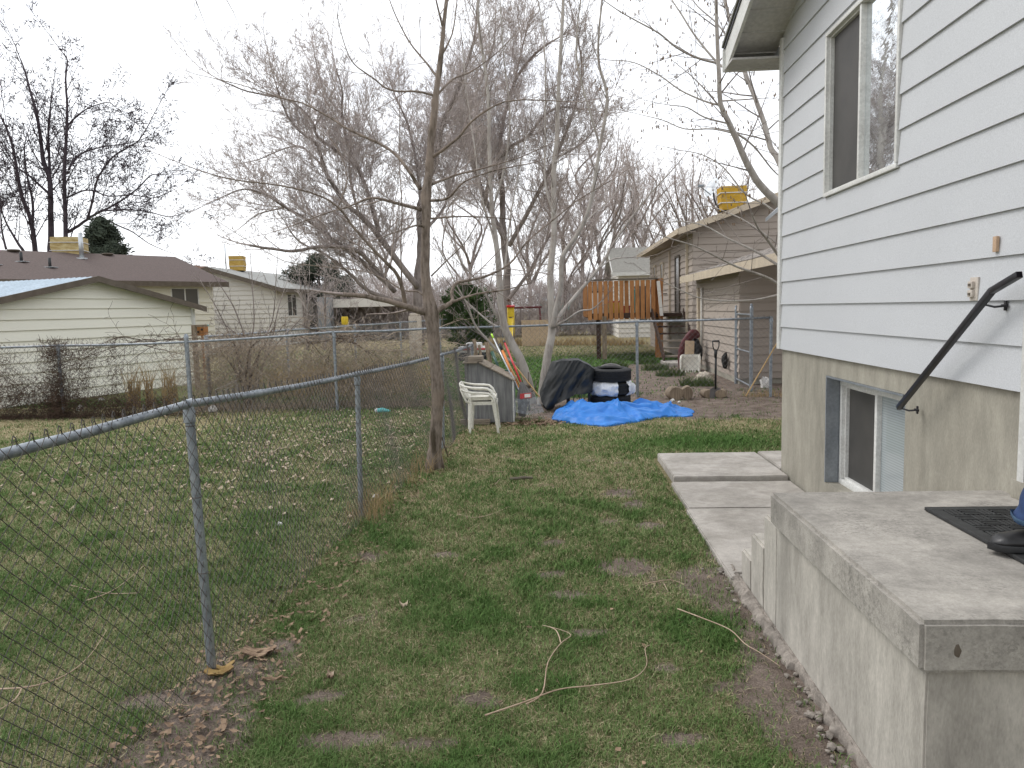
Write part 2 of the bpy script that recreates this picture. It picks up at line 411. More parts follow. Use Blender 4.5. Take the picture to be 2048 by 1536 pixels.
def mat_glass(name, tint, rough=0.03, wav=0.0, ior=1.6):
    mt, t, b = _mat(name)
    b.inputs['Base Color'].default_value = (*tint, 1); b.inputs['Roughness'].default_value = rough
    b.inputs['IOR'].default_value = ior; b.inputs['Specular IOR Level'].default_value = 0.6
    if wav:
        f = noise_n(t, coords(t, (1, 0.6, 2.2), 'World'), 9, 2, 0.5); bump(t, b, f, wav, 0.004)
    return mt
MAT['glass_upper'] = mat_glass('glass_upper', (0.80, 0.83, 0.85), 0.015, 0.10, 2.0); MAT['glass_upper'].node_tree.nodes['Principled BSDF'].inputs['Metallic'].default_value = 0.92
MAT['glass_dark'] = mat_glass('glass_dark', (0.035, 0.035, 0.035), 0.08, 0.0, 1.6)
MAT['glass_far'] = mat_glass('glass_far', (0.10, 0.095, 0.085), 0.15, 0.0, 1.6)
def mat_blind():
    mt, t, b = _mat('blind')
    v = coords(t, (1, 1, 1), 'World')
    w = node(t, 'ShaderNodeTexWave', wave_type='BANDS', bands_direction='Z'); w.inputs['Scale'].default_value = 18
    w.inputs['Distortion'].default_value = 0.2; t.links.new(v, w.inputs['Vector'])
    t.links.new(ramp(t, w.outputs['Fac'], [(0.1, (0.29, 0.32, 0.33)), (0.6, (0.36, 0.40, 0.41))]), b.inputs['Base Color'])
    b.inputs['Roughness'].default_value = 0.25; b.inputs['Coat Weight'].default_value = 0.6
    return mt
MAT['blind'] = mat_blind()
def mat_tarp():
    mt, t, b = _mat('tarp')
    v = coords(t, (1, 1, 1), 'World')
    f = noise_n(t, v, 5, 4)
    ck = node(t, 'ShaderNodeTexNoise'); ck.inputs['Scale'].default_value = 220; t.links.new(v, ck.inputs['Vector'])
    col = ramp(t, f, [(0.3, (0.018, 0.15, 0.50)), (0.7, (0.03, 0.215, 0.62))])
    t.links.new(col, b.inputs['Base Color']); b.inputs['Roughness'].default_value = 0.5
    bump(t, b, ck.outputs['Fac'], 0.15, 0.003); b.inputs['Specular IOR Level'].default_value = 0.35
    return mt
MAT['tarp'] = mat_tarp()
def mat_cover():
    mt, t, b = _mat('cover')
    v = coords(t, (1, 1, 1), 'World'); f = noise_n(t, v, 5, 5, 0.6)
    t.links.new(ramp(t, f, [(0.35, (0.010, 0.011, 0.011)), (0.7, (0.018, 0.020, 0.020))]), b.inputs['Base Color'])
    b.inputs['Roughness'].default_value = 0.5; bump(t, b, noise_n(t, v, 6, 5), 0.25, 0.01)
    return mt
MAT['cover'] = mat_cover()
# ------------------------------------------------------------------ ground cover masks (plain functions of where you stand)
_rs = np.random.RandomState(7)
_lat = _rs.rand(8, 256, 256)
def vnoise(x, y, sc_, k=0):
    x = x*sc_+37.3*k; y = y*sc_+11.7*k
    xi = np.floor(x).astype(int); yi = np.floor(y).astype(int); fx = x-xi; fy = y-yi
    fx = fx*fx*(3-2*fx); fy = fy*fy*(3-2*fy); L = _lat[k % 8]
    a = L[xi & 255, yi & 255]; b = L[(xi+1) & 255, yi & 255]; c = L[xi & 255, (yi+1) & 255]; d = L[(xi+1) & 255, (yi+1) & 255]
    return (a*(1-fx)+b*fx)*(1-fy)+(c*(1-fx)+d*fx)*fy
def fbm(x, y, sc_, k=0, o=4):
    s = 0; a = 0.5; t = 0
    for i in range(o):
        s = s+a*vnoise(x, y, sc_*2**i, k+i); t += a; a *= 0.55
    return s/t
def sstep(a, b, x):
    t = np.clip((x-a)/(b-a), 0, 1); return t*t*(3-2*t)
FENCE_X = lambda y: np.interp(y, [-2, 3.42, 5.96, 7.55, 8.9, 10.05, 11], [-1.57, -1.57, -1.55, -1.39, -1.33, -1.25, -1.2])
def ell(x, y, cx, cy, rx, ry, n):
    d = np.sqrt(((x-cx)/rx)**2+((y-cy)/ry)**2); return 1-sstep(0.25, 1.35, d+(n-0.5)*1.8)
BARE = []
for (px, py, rx, ry) in [(1262, 1135, .20, .20), (1225, 1140, .12, .10), (1270, 1010, .14, .16), (1220, 1045, .10, .12), (1300, 1050, .13, .12),
                         (645, 1395, .13, .07), (400, 1470, .22, .17), (330, 1400, .25, .12), (560, 1290, .12, .10), (740, 1110, .12, .14),
                         (1420, 1160, .20, .10), (1440, 1110, .12, .14), (1140, 1190, .16, .08), (1180, 1265, .11, .05),
                         (960, 1400, .14, .07), (840, 1490, .14, .06), (1240, 985, .15, .2), (1110, 1085, .11, .1), (1500, 1390, .16, .12),
                         (690, 1480, .2, .07), (1370, 1480, .12, .05), (1100, 1150, .10, .08), (890, 1110, .12, .08), (1330, 1330, .1, .06)]:
    p = gnd(px, py); BARE.append((p.x, p.y, rx, ry))
def masks(x, y):
    n1 = fbm(x, y, 3.0, 1); n2 = fbm(x, y, 1.1, 2); n3 = fbm(x, y, 9.0, 3); n4 = fbm(x, y, .45, 4)
    bare = np.zeros_like(x)
    for (cx, cy, rx, ry) in BARE:
        bare = np.maximum(bare, ell(x, y, cx, cy, rx*1.1, ry*1.1, 0.5*n3+0.5*fbm(x, y, 20, 2))*0.92)
    # generic thin spots of the worn lawn
    worn = sstep(0.56, 0.80, 0.6*n1+0.4*n3)*0.6
    yard = ((x > FENCE_X(y)-0.2) & (x < 1.2) & (y < 10.6))
    bare = np.maximum(bare, worn*yard)
    # strip beside the stoop
    st = sstep(0.30, 0.05, (1.0-x)-0.42*(n1-0.38)+0.1*(n3-.5))*(x < 1.2)*sstep(4.9, 4.4, y)*(0.5+0.8*n3)
    bare = np.maximum(bare, np.clip(st, 0, 1))
    # foot of the near fence
    fd = np.abs(x-FENCE_X(y)-0.08)
    ff = sstep(0.34, 0.05, fd-(n1-0.5)*0.4)*(y < 11)
    bare = np.maximum(bare, ff*(0.12+0.75*sstep(3.9, 3.0, y))*(0.5+1.0*n3))
    # dirt yard before the back fence
    dirt = sstep(10.45, 10.95, y+(n1-0.5)*0.9+(x < -0.2)*(-0.2))*sstep(-1.0, -0.2, x)*sstep(13.7, 13.2, y)
    # neighbour's dirt yard
    d2 = sstep(0.7, 1.3, x+(n1-0.5)*1.2-(y-13)*0.10)*sstep(13.0, 13.4, y)*sstep(22.5, 20.5, y)*0.97
    bare = np.clip(np.maximum(np.maximum(bare, dirt), d2), 0, 1)
    # dryness: straw coloured
    dry = np.clip(sstep(0.34, 0.70, 0.35*n1+0.2*n2+0.45*n3), 0, 1)*0.52
    left = x < FENCE_X(y)
    dry = np.where(left, np.clip(dry*0.75+0.22+sstep(8.5, 12.0, y)*sstep(-3.5, -6.5, x)*0.75, 0, 1), dry)
    dry = np.where(~left & (y > 6.2) & (y < 10.8), np.clip(dry*0.8+0.22+0.3*sstep(8.2, 10.4, y), 0, 1), dry)
    far = y > 13.4
    dry = np.where(far, np.clip(0.12*sstep(0.45, .7, n2)+sstep(24, 29, y)*0.55, 0, 1), dry)
    dry = np.where(far & (x < -3), np.clip(0.35+0.6*sstep(.4, .6, n4)*0+0.35*sstep(16, 20, y), 0, 1), dry)
    lush = np.clip(sstep(0.42, 0.72, 1-(0.6*n1+0.4*n3))*0.75, 0, 1)
    p = (x-1.75)**2/0.9+(y-8.9)**2/0.35
    lush = np.maximum(lush, np.exp(-p)*1.2)
    lush = np.where(far, np.clip(1.1-0.3*n2, 0, 1)*sstep(27, 23, y), lush)
    pk = np.clip(np.exp(-p)*1.3, 0, 1)*(y < 11)
    near = sstep(6.0, 3.2, y)*(x > FENCE_X(y))
    lush = np.clip(lush+0.14*near, 0, 1); dry = np.clip(dry*(1-0.9*pk)*(1-0.25*near)+0.02, 0, 1)
    # leaf litter
    lit = np.exp(-(((x+3.0)/1.9)**2+((y-9.0)/2.3)**2))*left*1.2+np.exp(-(((x+4.2)/2.5)**2+((y-12.3)/.7)**2))*left*.5
    lit = np.maximum(lit, ff*0.9)
    lit = np.maximum(lit, np.exp(-(((x+.35)/.55)**2+((y-10.55)/.3)**2))*1.2)
    return bare, dry, lush, np.clip(lit, 0, 1), n1, n3

def gz(x, y):
    """height of the ground"""
    x = np.asarray(x, dtype=float); y = np.asarray(y, dtype=float)
    z = (fbm(x, y, 1.3, 5)-0.5)*0.035+(fbm(x, y, 7, 6)-0.5)*0.018
    soft = sstep(0.9, 0.6, x)+sstep(7.9, 8.2, y)
    return z*np.clip(soft, 0.0, 1)

def turf_mat(name, blades=False):
    mt, t, b = _mat(name)
    def attr(n):
        a = node(t, 'ShaderNodeAttribute'); a.attribute_name = n; return a.outputs['Fac']
    v = coords(t, (1, 1, 1), 'World')
    bare, dry, lush, lit = attr('bare'), attr('dry'), attr('lush'), attr('lit')
    if blades:
        rnd = attr('rnd')
        green = ramp(t, rnd, [(0.0, (0.080, 0.130, 0.040)), (0.5, (0.135, 0.198, 0.065)), (1.0, (0.22, 0.285, 0.115))])
        lushc = ramp(t, rnd, [(0.0, (0.050, 0.105, 0.028)), (1.0, (0.145, 0.265, 0.066))])
        straw = ramp(t, rnd, [(0.0, (0.25, 0.21, 0.115)), (0.6, (0.38, 0.325, 0.19)), (1.0, (0.52, 0.46, 0.30))])
        isdry = attr('isdry')
        col = mixc(t, isdry, mixc(t, lush, green, lushc), straw)
        b.inputs['Roughness'].default_value = 0.75
    else:
        f = noise_n(t, v, 26, 6, 0.7); f2 = noise_n(t, v, 120, 4, 0.7); f3 = noise_n(t, v, 5, 4)
        thatch = ramp(t, f, [(0.32, (0.075, 0.080, 0.034)), (0.5, (0.15, 0.14, 0.07)), (0.68, (0.27, 0.23, 0.135))])
        greenc = ramp(t, f, [(0.32, (0.050, 0.085, 0.022)), (0.65, (0.11, 0.17, 0.042))])
        dryc = ramp(t, f, [(0.3, (0.22, 0.18, 0.095)), (0.65, (0.40, 0.33, 0.19))])
        dirtc = ramp(t, f3, [(0.35, (0.17, 0.13, 0.105)), (0.65, (0.30, 0.24, 0.20))])
        dirtc = mixc(t, 0.9, dirtc, ramp(t, f2, [(0.3, 0.45), (0.7, 1.4)]), 'MULTIPLY')
        dirtc = mixc(t, 0.6, dirtc, ramp(t, f, [(0.35, 0.7), (0.6, 1.15)]), 'MULTIPLY')
        col = mixc(t, lush, thatch, greenc); col = mixc(t, dry, col, dryc)
        edge = mathn(t, 'ADD', bare, mathn(t, 'MULTIPLY', mathn(t, 'SUBTRACT', f, 0.5), 0.9))
        col = mixc(t, ramp(t, edge, [(0.30, 0.0), (0.60, 1.0)]), col, dirtc)
        b.inputs['Roughness'].default_value = 0.95
        bump(t, b, mathn(t, 'ADD', f, mathn(t, 'MULTIPLY', f2, 0.6)), 0.9, 0.03)
    b.inputs['Specular IOR Level'].default_value = 0.15
    t.links.new(col, b.inputs['Base Color'])
    return mt
MAT['turf'] = turf_mat('turf'); MAT['blades'] = turf_mat('blades', True)

def add_attr(me, name, arr, dom='POINT'):
    a = me.attributes.new(name, 'FLOAT', dom); a.data.foreach_set('value', np.ascontiguousarray(arr, dtype=np.float32))

def axis(lo, hi, step, far, growth=1.22):
    c = list(np.arange(lo, hi+1e-6, step)); s = step
    a = hi
    while a < far: s = s*growth; a += s; c.append(a)
    s = step; a = lo; pre = []
    while a > -far: s = s*growth; a -= s; pre.append(a)
    return np.array(pre[::-1]+c)
gx = axis(-6.0, 4.0, 0.055, 420); gy = axis(1.5, 15.0, 0.055, 420)
GX, GY = np.meshgrid(gx, gy, indexing='ij')
GZ = gz(GX, GY)
nX, nY = GX.shape
idx = np.arange(nX*nY).reshape(nX, nY)
Fa = np.stack([idx[:-1, :-1].ravel(), idx[1:, :-1].ravel(), idx[1:, 1:].ravel(), idx[:-1, 1:].ravel()], 1)
ground = np_mesh('ground', np.stack([GX.ravel(), GY.ravel(), GZ.ravel()], 1), Fa, MAT['turf'], smooth=True)
props(ground, kind='structure')
bare, dry, lush, lit, _, _ = masks(GX.ravel(), GY.ravel())
for n_, a_ in (('bare', bare), ('dry', dry), ('lush', lush), ('lit', lit)): add_attr(ground.data, n_, a_)

# ------------------------------------------------------------------ grass blades
def inside_built(x, y):
    walk = (x > 1.0) & (y > 4.2) & (y < 7.92)
    stoop = (x > 1.0) & (y < 4.7)
    house = (x > 2.0) & (y < 7.05)
    box = (x > -1.35) & (x < -0.55) & (y > 10.55) & (y < 11.3)
    nh = (x > 3.6) & (y > 15.2)
    return walk | stoop | house | box | nh
def make_blades(name, N, y0, y1, hgt, wid, seed, power=1.9, label='short worn lawn grass, green mixed with straw', xr=None, dens=1.0, seg=1):
    rs = np.random.RandomState(seed)
    u = rs.rand(N); k = 2-power
    y = (y0**k+u*(y1**k-y0**k))**(1/k) if abs(k) > 1e-3 else y0*(y1/y0)**u
    lo, hi = (-0.80, 0.42) if xr is None else xr
    x = (lo+(hi-lo)*rs.rand(N))*y+rs.uniform(-.35, .35, N)
    bare, dry, lush, lit, n1, n3 = masks(x, y)
    keep = rs.rand(N) > np.clip(bare*1.05-0.02, 0, 0.95)
    keep &= ~inside_built(x, y)
    x, y, dry, lush, n1 = x[keep], y[keep], dry[keep], lush[keep], n1[keep]; N = len(x)
    sc_ = np.clip(y/3.0, 1, 5)**0.75
    h = hgt*(0.5+rs.rand(N)*0.9)*(0.82+0.4*lush)*np.where(y > 6, 0.9, 1.0)*np.clip(sc_, 1, 1.6)
    w = wid*(0.7+0.6*rs.rand(N))*sc_
    a = rs.rand(N)*2*np.pi; ln = (0.35+rs.rand(N)*1.1)*h
    isdry = (rs.rand(N) < np.clip(0.10+dry*0.8-lush*0.18, 0.03, 0.9)).astype(float)
    ln = ln*(1+isdry*0.7); h = h*(1-isdry*0.45)
    b = a+rs.uniform(-1.2, 1.2, N)
    z = gz(x, y)-0.004
    base = np.stack([x, y, z], 1)
    side = np.stack([np.cos(a+np.pi/2)*w/2, np.sin(a+np.pi/2)*w/2, np.zeros(N)], 1)
    mid = base+np.stack([np.cos(a)*ln*0.3, np.sin(a)*ln*0.3, h*0.65], 1)
    tip = base+np.stack([np.cos(b)*ln, np.sin(b)*ln, h], 1)
    V = np.stack([base-side, base+side, mid+side*0.8, mid-side*0.8, tip], 1).reshape(-1, 3)
    i = np.arange(N)*5
    F3 = np.concatenate([np.stack([i, i+1, i+2], 1), np.stack([i, i+2, i+3], 1), np.stack([i+3, i+2, i+4], 1)])
    o = np_mesh(name, V, F3, MAT['blades'])
    rr = np.clip(rs.rand(N)*0.8+0.35*(n1-0.3), 0, 1)
    for n_, arr in (('lush', lush), ('dry', dry), ('isdry', isdry), ('rnd', rr)): add_attr(o.data, n_, np.repeat(arr, 5))
    return props(o, label, 'grass', kind='stuff')
make_blades('grass', 760000, 2.1, 14.5, 0.027, 0.0030, 11, 1.8, xr=(-1.0, 0.42))
# field beyond the back fence
make_blades('grass', 110000, 13.2, 34, 0.030, 0.0055, 12, 1.4, 'green rough grass in the field beyond the back fence', (-0.45, 0.2))

def stalks(name, px_list, n, h, spread, mt, label, cat, seed, w=0.008, lean=0.35, bend=0.4):
    """tufts of dead stalks: px_list of (x, y, radius) on the ground"""
    rs = np.random.RandomState(seed)
    cs = np.array(px_list); k = rs.randint(0, len(cs), n)
    r = np.sqrt(rs.rand(n))*cs[k, 2]; t = rs.rand(n)*6.283
    x = cs[k, 0]+r*np.cos(t); y = cs[k, 1]+r*np.sin(t)*0.6
    hh = h*(0.35+0.75*rs.rand(n)); a = rs.rand(n)*6.283; L = hh*lean*rs.rand(n)
    base = np.stack([x, y, gz(x, y)-0.01], 1)
    th = a+1.2*rs.randn(n)
    side = np.stack([np.cos(th)*w/2, np.sin(th)*w/2, np.zeros(n)], 1)
    mid = base+np.stack([np.cos(a)*L*.4, np.sin(a)*L*.4, hh*0.6], 1)
    tip = base+np.stack([np.cos(a)*L*(1+bend), np.sin(a)*L*(1+bend), hh], 1)
    V = np.stack([base-side, base+side, mid+side*.8, mid-side*.8, tip+side*.3, tip-side*.3], 1).reshape(-1, 3)
    i = np.arange(n)*6
    F4 = np.concatenate([np.stack([i, i+1, i+2, i+3], 1), np.stack([i+3, i+2, i+4, i+5], 1)])
    return props(np_mesh(name, V, F4, mt), label, cat, kind='stuff')

# tall dead grass along the feet of the near fence
def near_x(y): return float(FENCE_X(y))
stalks('dry_weeds', [(near_x(y)+0.03, y, 0.16) for y in (5.6, 5.8, 6.0, 6.2, 6.9, 7.4, 7.8)], 420, 0.26, .1, MAT['straw'],
       'thin dead grass stalks at the foot of the near chain link fence', 'weeds', 31, 0.004, 0.6)

def scatter_leaves(name, pts, size, mt, label, seed, kind='stuff', lift=0.012):
    rs = np.random.RandomState(seed); n = len(pts)
    P = np.array(pts, dtype=float)
    s = size*(0.5+rs.rand(n)*0.9); a = rs.rand(n)*6.283
    ca, sa = np.cos(a), np.sin(a)
    z = gz(P[:, 0], P[:, 1])+lift*(0.6+rs.rand(n))
    loc = np.array([(-.9, 0, .15), (-.2, .5, 0.0), (.9, .08, .3), (.1, -.5, .1), (0, 0, -.15)])
    V = []
    tx = rs.uniform(-.5, .5, n); ty = rs.uniform(-.5, .5, n)
    for (lx, ly, lz) in loc:
        X = (ca*lx-sa*ly)*s; Y = (sa*lx+ca*ly)*s; Z = lz*s*(rs.rand(n)*1.4)+X*tx+Y*ty
        V.append(np.stack([P[:, 0]+X, P[:, 1]+Y, z+Z+s*0.2], 1))
    V = np.stack(V, 1).reshape(-1, 3); i = np.arange(n)*5
    F3 = np.concatenate([np.stack([i+4, i, i+1], 1)[:, ::-1], np.stack([i+4, i+1, i+2], 1)[:, ::-1], np.stack([i+4, i+2, i+3], 1)[:, ::-1], np.stack([i+4, i+3, i], 1)[:, ::-1]])
    return props(np_mesh(name, V, F3, mt), label, 'leaves', kind=kind)
def sample_mask(n, x0, x1, y0, y1, fn, seed):
    rs = np.random.RandomState(seed); out = []
    x = rs.uniform(x0, x1, n); y = rs.uniform(y0, y1, n); m_ = fn(x, y); k = rs.rand(n) < m_
    k &= ~inside_built(x, y)
    return np.stack([x[k], y[k]], 1)
P1 = sample_mask(11000, -8.5, -1.6, 5.2, 12.7, lambda x, y: np.clip(masks(x, y)[3], 0, 1)*0.6, 5)
scatter_leaves('leaf_litter', P1, 0.030, MAT['leaf_pale'], 'pale dead leaves strewn over the lawn beyond the near fence', 3)
P2 = sample_mask(7500, -2.0, -1.15, 2.4, 10.6, lambda x, y: sstep(.34, .02, np.abs(x-FENCE_X(y)-0.10))*(.30+.5*sstep(4.4, 3.0, y)), 6)
scatter_leaves('leaf_litter', P2, 0.018, MAT['leaf_dead'], 'brown dead leaves gathered along the foot of the near fence', 4)
P3 = sample_mask(1500, -0.9, 0.3, 10.3, 11.0, lambda x, y: np.exp(-(((x+.35)/.4)**2+((y-10.55)/.25)**2)), 8)
scatter_leaves('leaf_litter', P3, 0.03, MAT['leaf_dead'], 'heap of brown leaves under the rake beside the plywood box', 9)
P4 = sample_mask(240, -1.4, 1.0, 2.3, 9.6, lambda x, y: 0.5+0*x, 18)
scatter_leaves('leaf_litter', P4, 0.017, MAT['leaf_dead'], 'few small brown leaves scattered on the lawn between fence and house', 19)
P5 = sample_mask(700, -0.6, 3.6, 12.5, 16, lambda x, y: 0.35+0*x, 21)
scatter_leaves('leaf_litter', P5, 0.022, MAT['leaf_dead'], 'dead leaves and crumbs on the dirt near the back fence', 22)
# ------------------------------------------------------------------ lap siding on a planar convex outline
def clip_poly(poly, a, b):
    out = []
    def side(p): return (b[0]-a[0])*(p[1]-a[1])-(b[1]-a[1])*(p[0]-a[0])
    for i in range(len(poly)):
        p, q = poly[i], poly[(i+1) % len(poly)]
        sp, sq = side(p), side(q)
        if sp >= -1e-9: out.append(p)
        if (sp > 1e-9 and sq < -1e-9) or (sp < -1e-9 and sq > 1e-9):
            t = sp/(sp-sq); out.append((p[0]+(q[0]-p[0])*t, p[1]+(q[1]-p[1])*t))
    return out
def siding(mb, O, U, Nn, outline, pitch, holes=(), lap=0.012, z0=0.0, off=0.0):
    """outline: convex CCW polygon in (u, z); U along the wall, Nn outward"""
    O, U, Nn = Vector(O), Vector(U), Vector(Nn)
    us = [p[0] for p in outline]; zs = [p[1] for p in outline]
    zc = z0
    while zc > min(zs)+1e-6: zc -= pitch
    while zc < max(zs):
        a, b = zc, zc+pitch; zc += pitch
        if b < min(zs): continue
        cuts = sorted({a, b} | {c for h in holes for c in (h[1], h[3]) if a < c < b})
        for lo, hi in zip(cuts, cuts[1:]):
            spans = [(min(us), max(us))]
            for (hu0, hz0, hu1, hz1) in holes:
                if hz0 < hi-1e-6 and hz1 > lo+1e-6:
                    ns = []
                    for (s, e) in spans:
                        if hu1 <= s or hu0 >= e: ns.append((s, e)); continue
                        if hu0 > s: ns.append((s, hu0))
                        if hu1 < e: ns.append((hu1, e))
                    spans = ns
            for (s, e) in spans:
                poly = [(s, lo), (e, lo), (e, hi), (s, hi)]
                for i in range(len(outline)):
                    poly = clip_poly(poly, outline[i], outline[(i+1) % len(outline)])
                    if len(poly) < 3: break
                if len(poly) < 3: continue
                V = []
                for (u, z) in poly:
                    V.append(O+U*u+Vector((0, 0, z))+Nn*(off+lap*(1-(z-a)/pitch)+0.002))
                n = len(V)
                back = [O+U*u+Vector((0, 0, z))+Nn*off for (u, z) in poly]
                Fc = [tuple(range(n))]+[(i, n+i, n+(i+1) % n, (i+1) % n) for i in range(n)]
                mb.add(V+back, Fc)
    return mb
def wall_panel(mb, O, U, Nn, outline, t=0.1):
    O, U, Nn = Vector(O), Vector(U), Vector(Nn)
    return mb.prism([O+U*u+Vector((0, 0, z)) for (u, z) in outline], -Nn*t)

# ================================================================== the white house on the right
WX, CY1 = 2.064, 7.035           # wall plane, far corner
ZS = 1.20                      # bottom of the siding
SL = 0.321
hs = thing('white_house', 'white lap-sided house with grey concrete foundation, close on the right', 'house', (WX, CY1, 0))
FX = WX+0.014                   # foundation face is set back under the siding
BW = (5.885, 0.22, 4.58, 1.056)  # basement window y0,z0,y1,z1
DOOR = (2.36, 3.375)            # door opening in y
# foundation: pieces round the basement window
mb = MB()
def fbox(y0, y1, z0, z1, x0=FX, x1=FX+0.25): mb.box(((x0+x1)/2, (y0+y1)/2, (z0+z1)/2), (x1-x0, abs(y1-y0), z1-z0))
fbox(BW[0], CY1, -0.1, ZS); fbox(DOOR[1]+0.06, BW[2], -0.1, ZS); fbox(BW[2], BW[0], -0.1, BW[1]); fbox(BW[2], BW[0], BW[3], ZS)
fbox(-3, DOOR[1]+0.06, -0.1, 0.70)
mb.box((FX+2.5, CY1-0.125, 0.55), (4.5, 0.25, 1.3))
mb.build('foundation', MAT['foundation'], hs)
# wall core
apex_y = 1.6
def roofz(y): return 3.851+(7.456-y)*SL if y > apex_y else 3.851+(7.456-apex_y)*SL-(apex_y-y)*SL
UW = (5.93, 2.405, 4.70, 3.60)
mb = MB()
# siding, u measured from the far corner towards the camera (-Y)
O = (WX, CY1, 0); U = (0, -1, 0); N = (-1, 0, 0)
outl = [(0, ZS), (10, ZS), (10, roofz(CY1-10)), (CY1-apex_y, roofz(apex_y)), (0, roofz(CY1))]
# outward -X with U=-Y: orientation of (u,z)
holes = [(CY1-UW[0]-0.005, UW[1]-0.005, CY1-UW[2]+0.005, UW[3]+0.005), (CY1-DOOR[1]-0.055, 0.0, CY1-DOOR[0]+0.1, 2.95)]
siding(mb, O, U, N, outl, 0.203, holes, 0.014, ZS)
mb.build('siding', MAT['siding_white'], hs)
mb = MB()
def wbox(y0, y1, z0, z1): mb.box((WX+0.10, (y0+y1)/2, (z0+z1)/2), (0.194, abs(y1-y0), z1-z0))
wbox(UW[0], CY1, ZS, roofz(CY1)); wbox(UW[2], UW[0], ZS, UW[1]); wbox(UW[2], UW[0], UW[3], roofz(UW[0])+0.02)
wbox(DOOR[1]+0.06, UW[2], ZS, roofz(UW[2])+0.05); wbox(DOOR[0]-0.06, DOOR[1]+0.06, 2.9, 4.8); wbox(-3, DOOR[0]-0.06, 0.7, 3.9)
mb.box((WX+2.45, CY1-0.11, 2.55), (4.5, 0.2, 2.7))
mb.build('wall_core', MAT['trim_white'], hs)
# back wall siding (turned away) and far side
mb = MB(); siding(mb, (WX+0.02, CY1, 0), (1, 0, 0), (0, 1, 0), [(0, ZS), (4.6, ZS), (4.6, 3.9), (0, 3.9)], 0.203, (), 0.014, ZS)
mb.build('siding', MAT['siding_white'], hs)
# corner trim
mb = MB(); mb.box((WX-0.012, CY1+0.005, (ZS+roofz(CY1))/2-0.02), (0.034, 0.075, roofz(CY1)-ZS-0.04), bev=0.004)
mb.box((WX+0.03, CY1+0.022, (ZS+roofz(CY1))/2-0.02), (0.05, 0.02, roofz(CY1)-ZS-0.06))
mb.build('corner_trim', MAT['trim_white'], hs, auto=AUTO)
# roof with rake overhang
EY, EX = 7.42, 1.632
def roof_slab(name, mt, dz0, dz1, x0, x1, y0, y1):
    b = MB()
    def z(y): return roofz(y)
    b.prism([(x0, y0, z(y0)+dz0), (x0, y1, z(y1)+dz0), (x0, y1, z(y1)+dz1), (x0, y0, z(y0)+dz1)], (x1-x0, 0, 0))
    return b.build(name, mt, hs)
rf = roof_slab('roof', MAT['shingle_grey'], 0.165, 0.19, EX-0.025, 7.5, EY+0.03, apex_y)
roof_slab('roof', MAT['shingle_grey'], 0.165, 0.19, EX-0.025, 7.5, apex_y-0.001, -3.4)
so = roof_slab('soffit', MAT['soffit'], 0.0, 0.02, EX+0.03, WX, EY-0.03, apex_y)
yy = EY-0.15
while yy > apex_y+2.5:
    mb = MB(); mb.box(((EX+WX)/2+0.015, yy, roofz(yy)-0.004), (WX-EX-0.04, 0.006, 0.012)); yy -= 0.28
    mb.build('soffit_seam', MAT['soffit'], so)
fa = roof_slab('fascia', MAT['trim_white'], -0.075, 0.15, EX, EX+0.028, EY, apex_y)
mb = MB(); mb.prism([(EX-0.012, EY+0.012, roofz(EY)+0.12), (EX-0.012, apex_y, roofz(apex_y)+0.12), (EX-0.012, apex_y, roofz(apex_y)+0.172), (EX-0.012, EY+0.012, roofz(EY)+0.172)], (0.011, 0, 0))
mb.build('drip_edge', MAT['black_metal'], fa)
mb = MB(); mb.box((4.6, EY-0.005, roofz(EY)+0.03), (6.0-0.02, 0.03, 0.20))
mb.build('fascia', MAT['trim_white'], hs)
mb = MB(); mb.box((4.6, EY-0.17, roofz(EY)-0.05), (5.95, 0.30, 0.018))
mb.build('soffit', MAT['soffit'], hs)
# awning just round the far corner
aw = MB(); a0 = at(1534, 432, 7.45); a1 = at(1557, 398, 7.45)
aw.prism([(a0.x, 7.05, a0.z), (a0.x, 7.5, a0.z-0.05), (2.45, 7.5, a1.z+.16), (2.45, 7.05, a1.z+.21)], (0.0, 0.0, 0.035))
aw.build('awning', MAT['grey_metal'], hs)

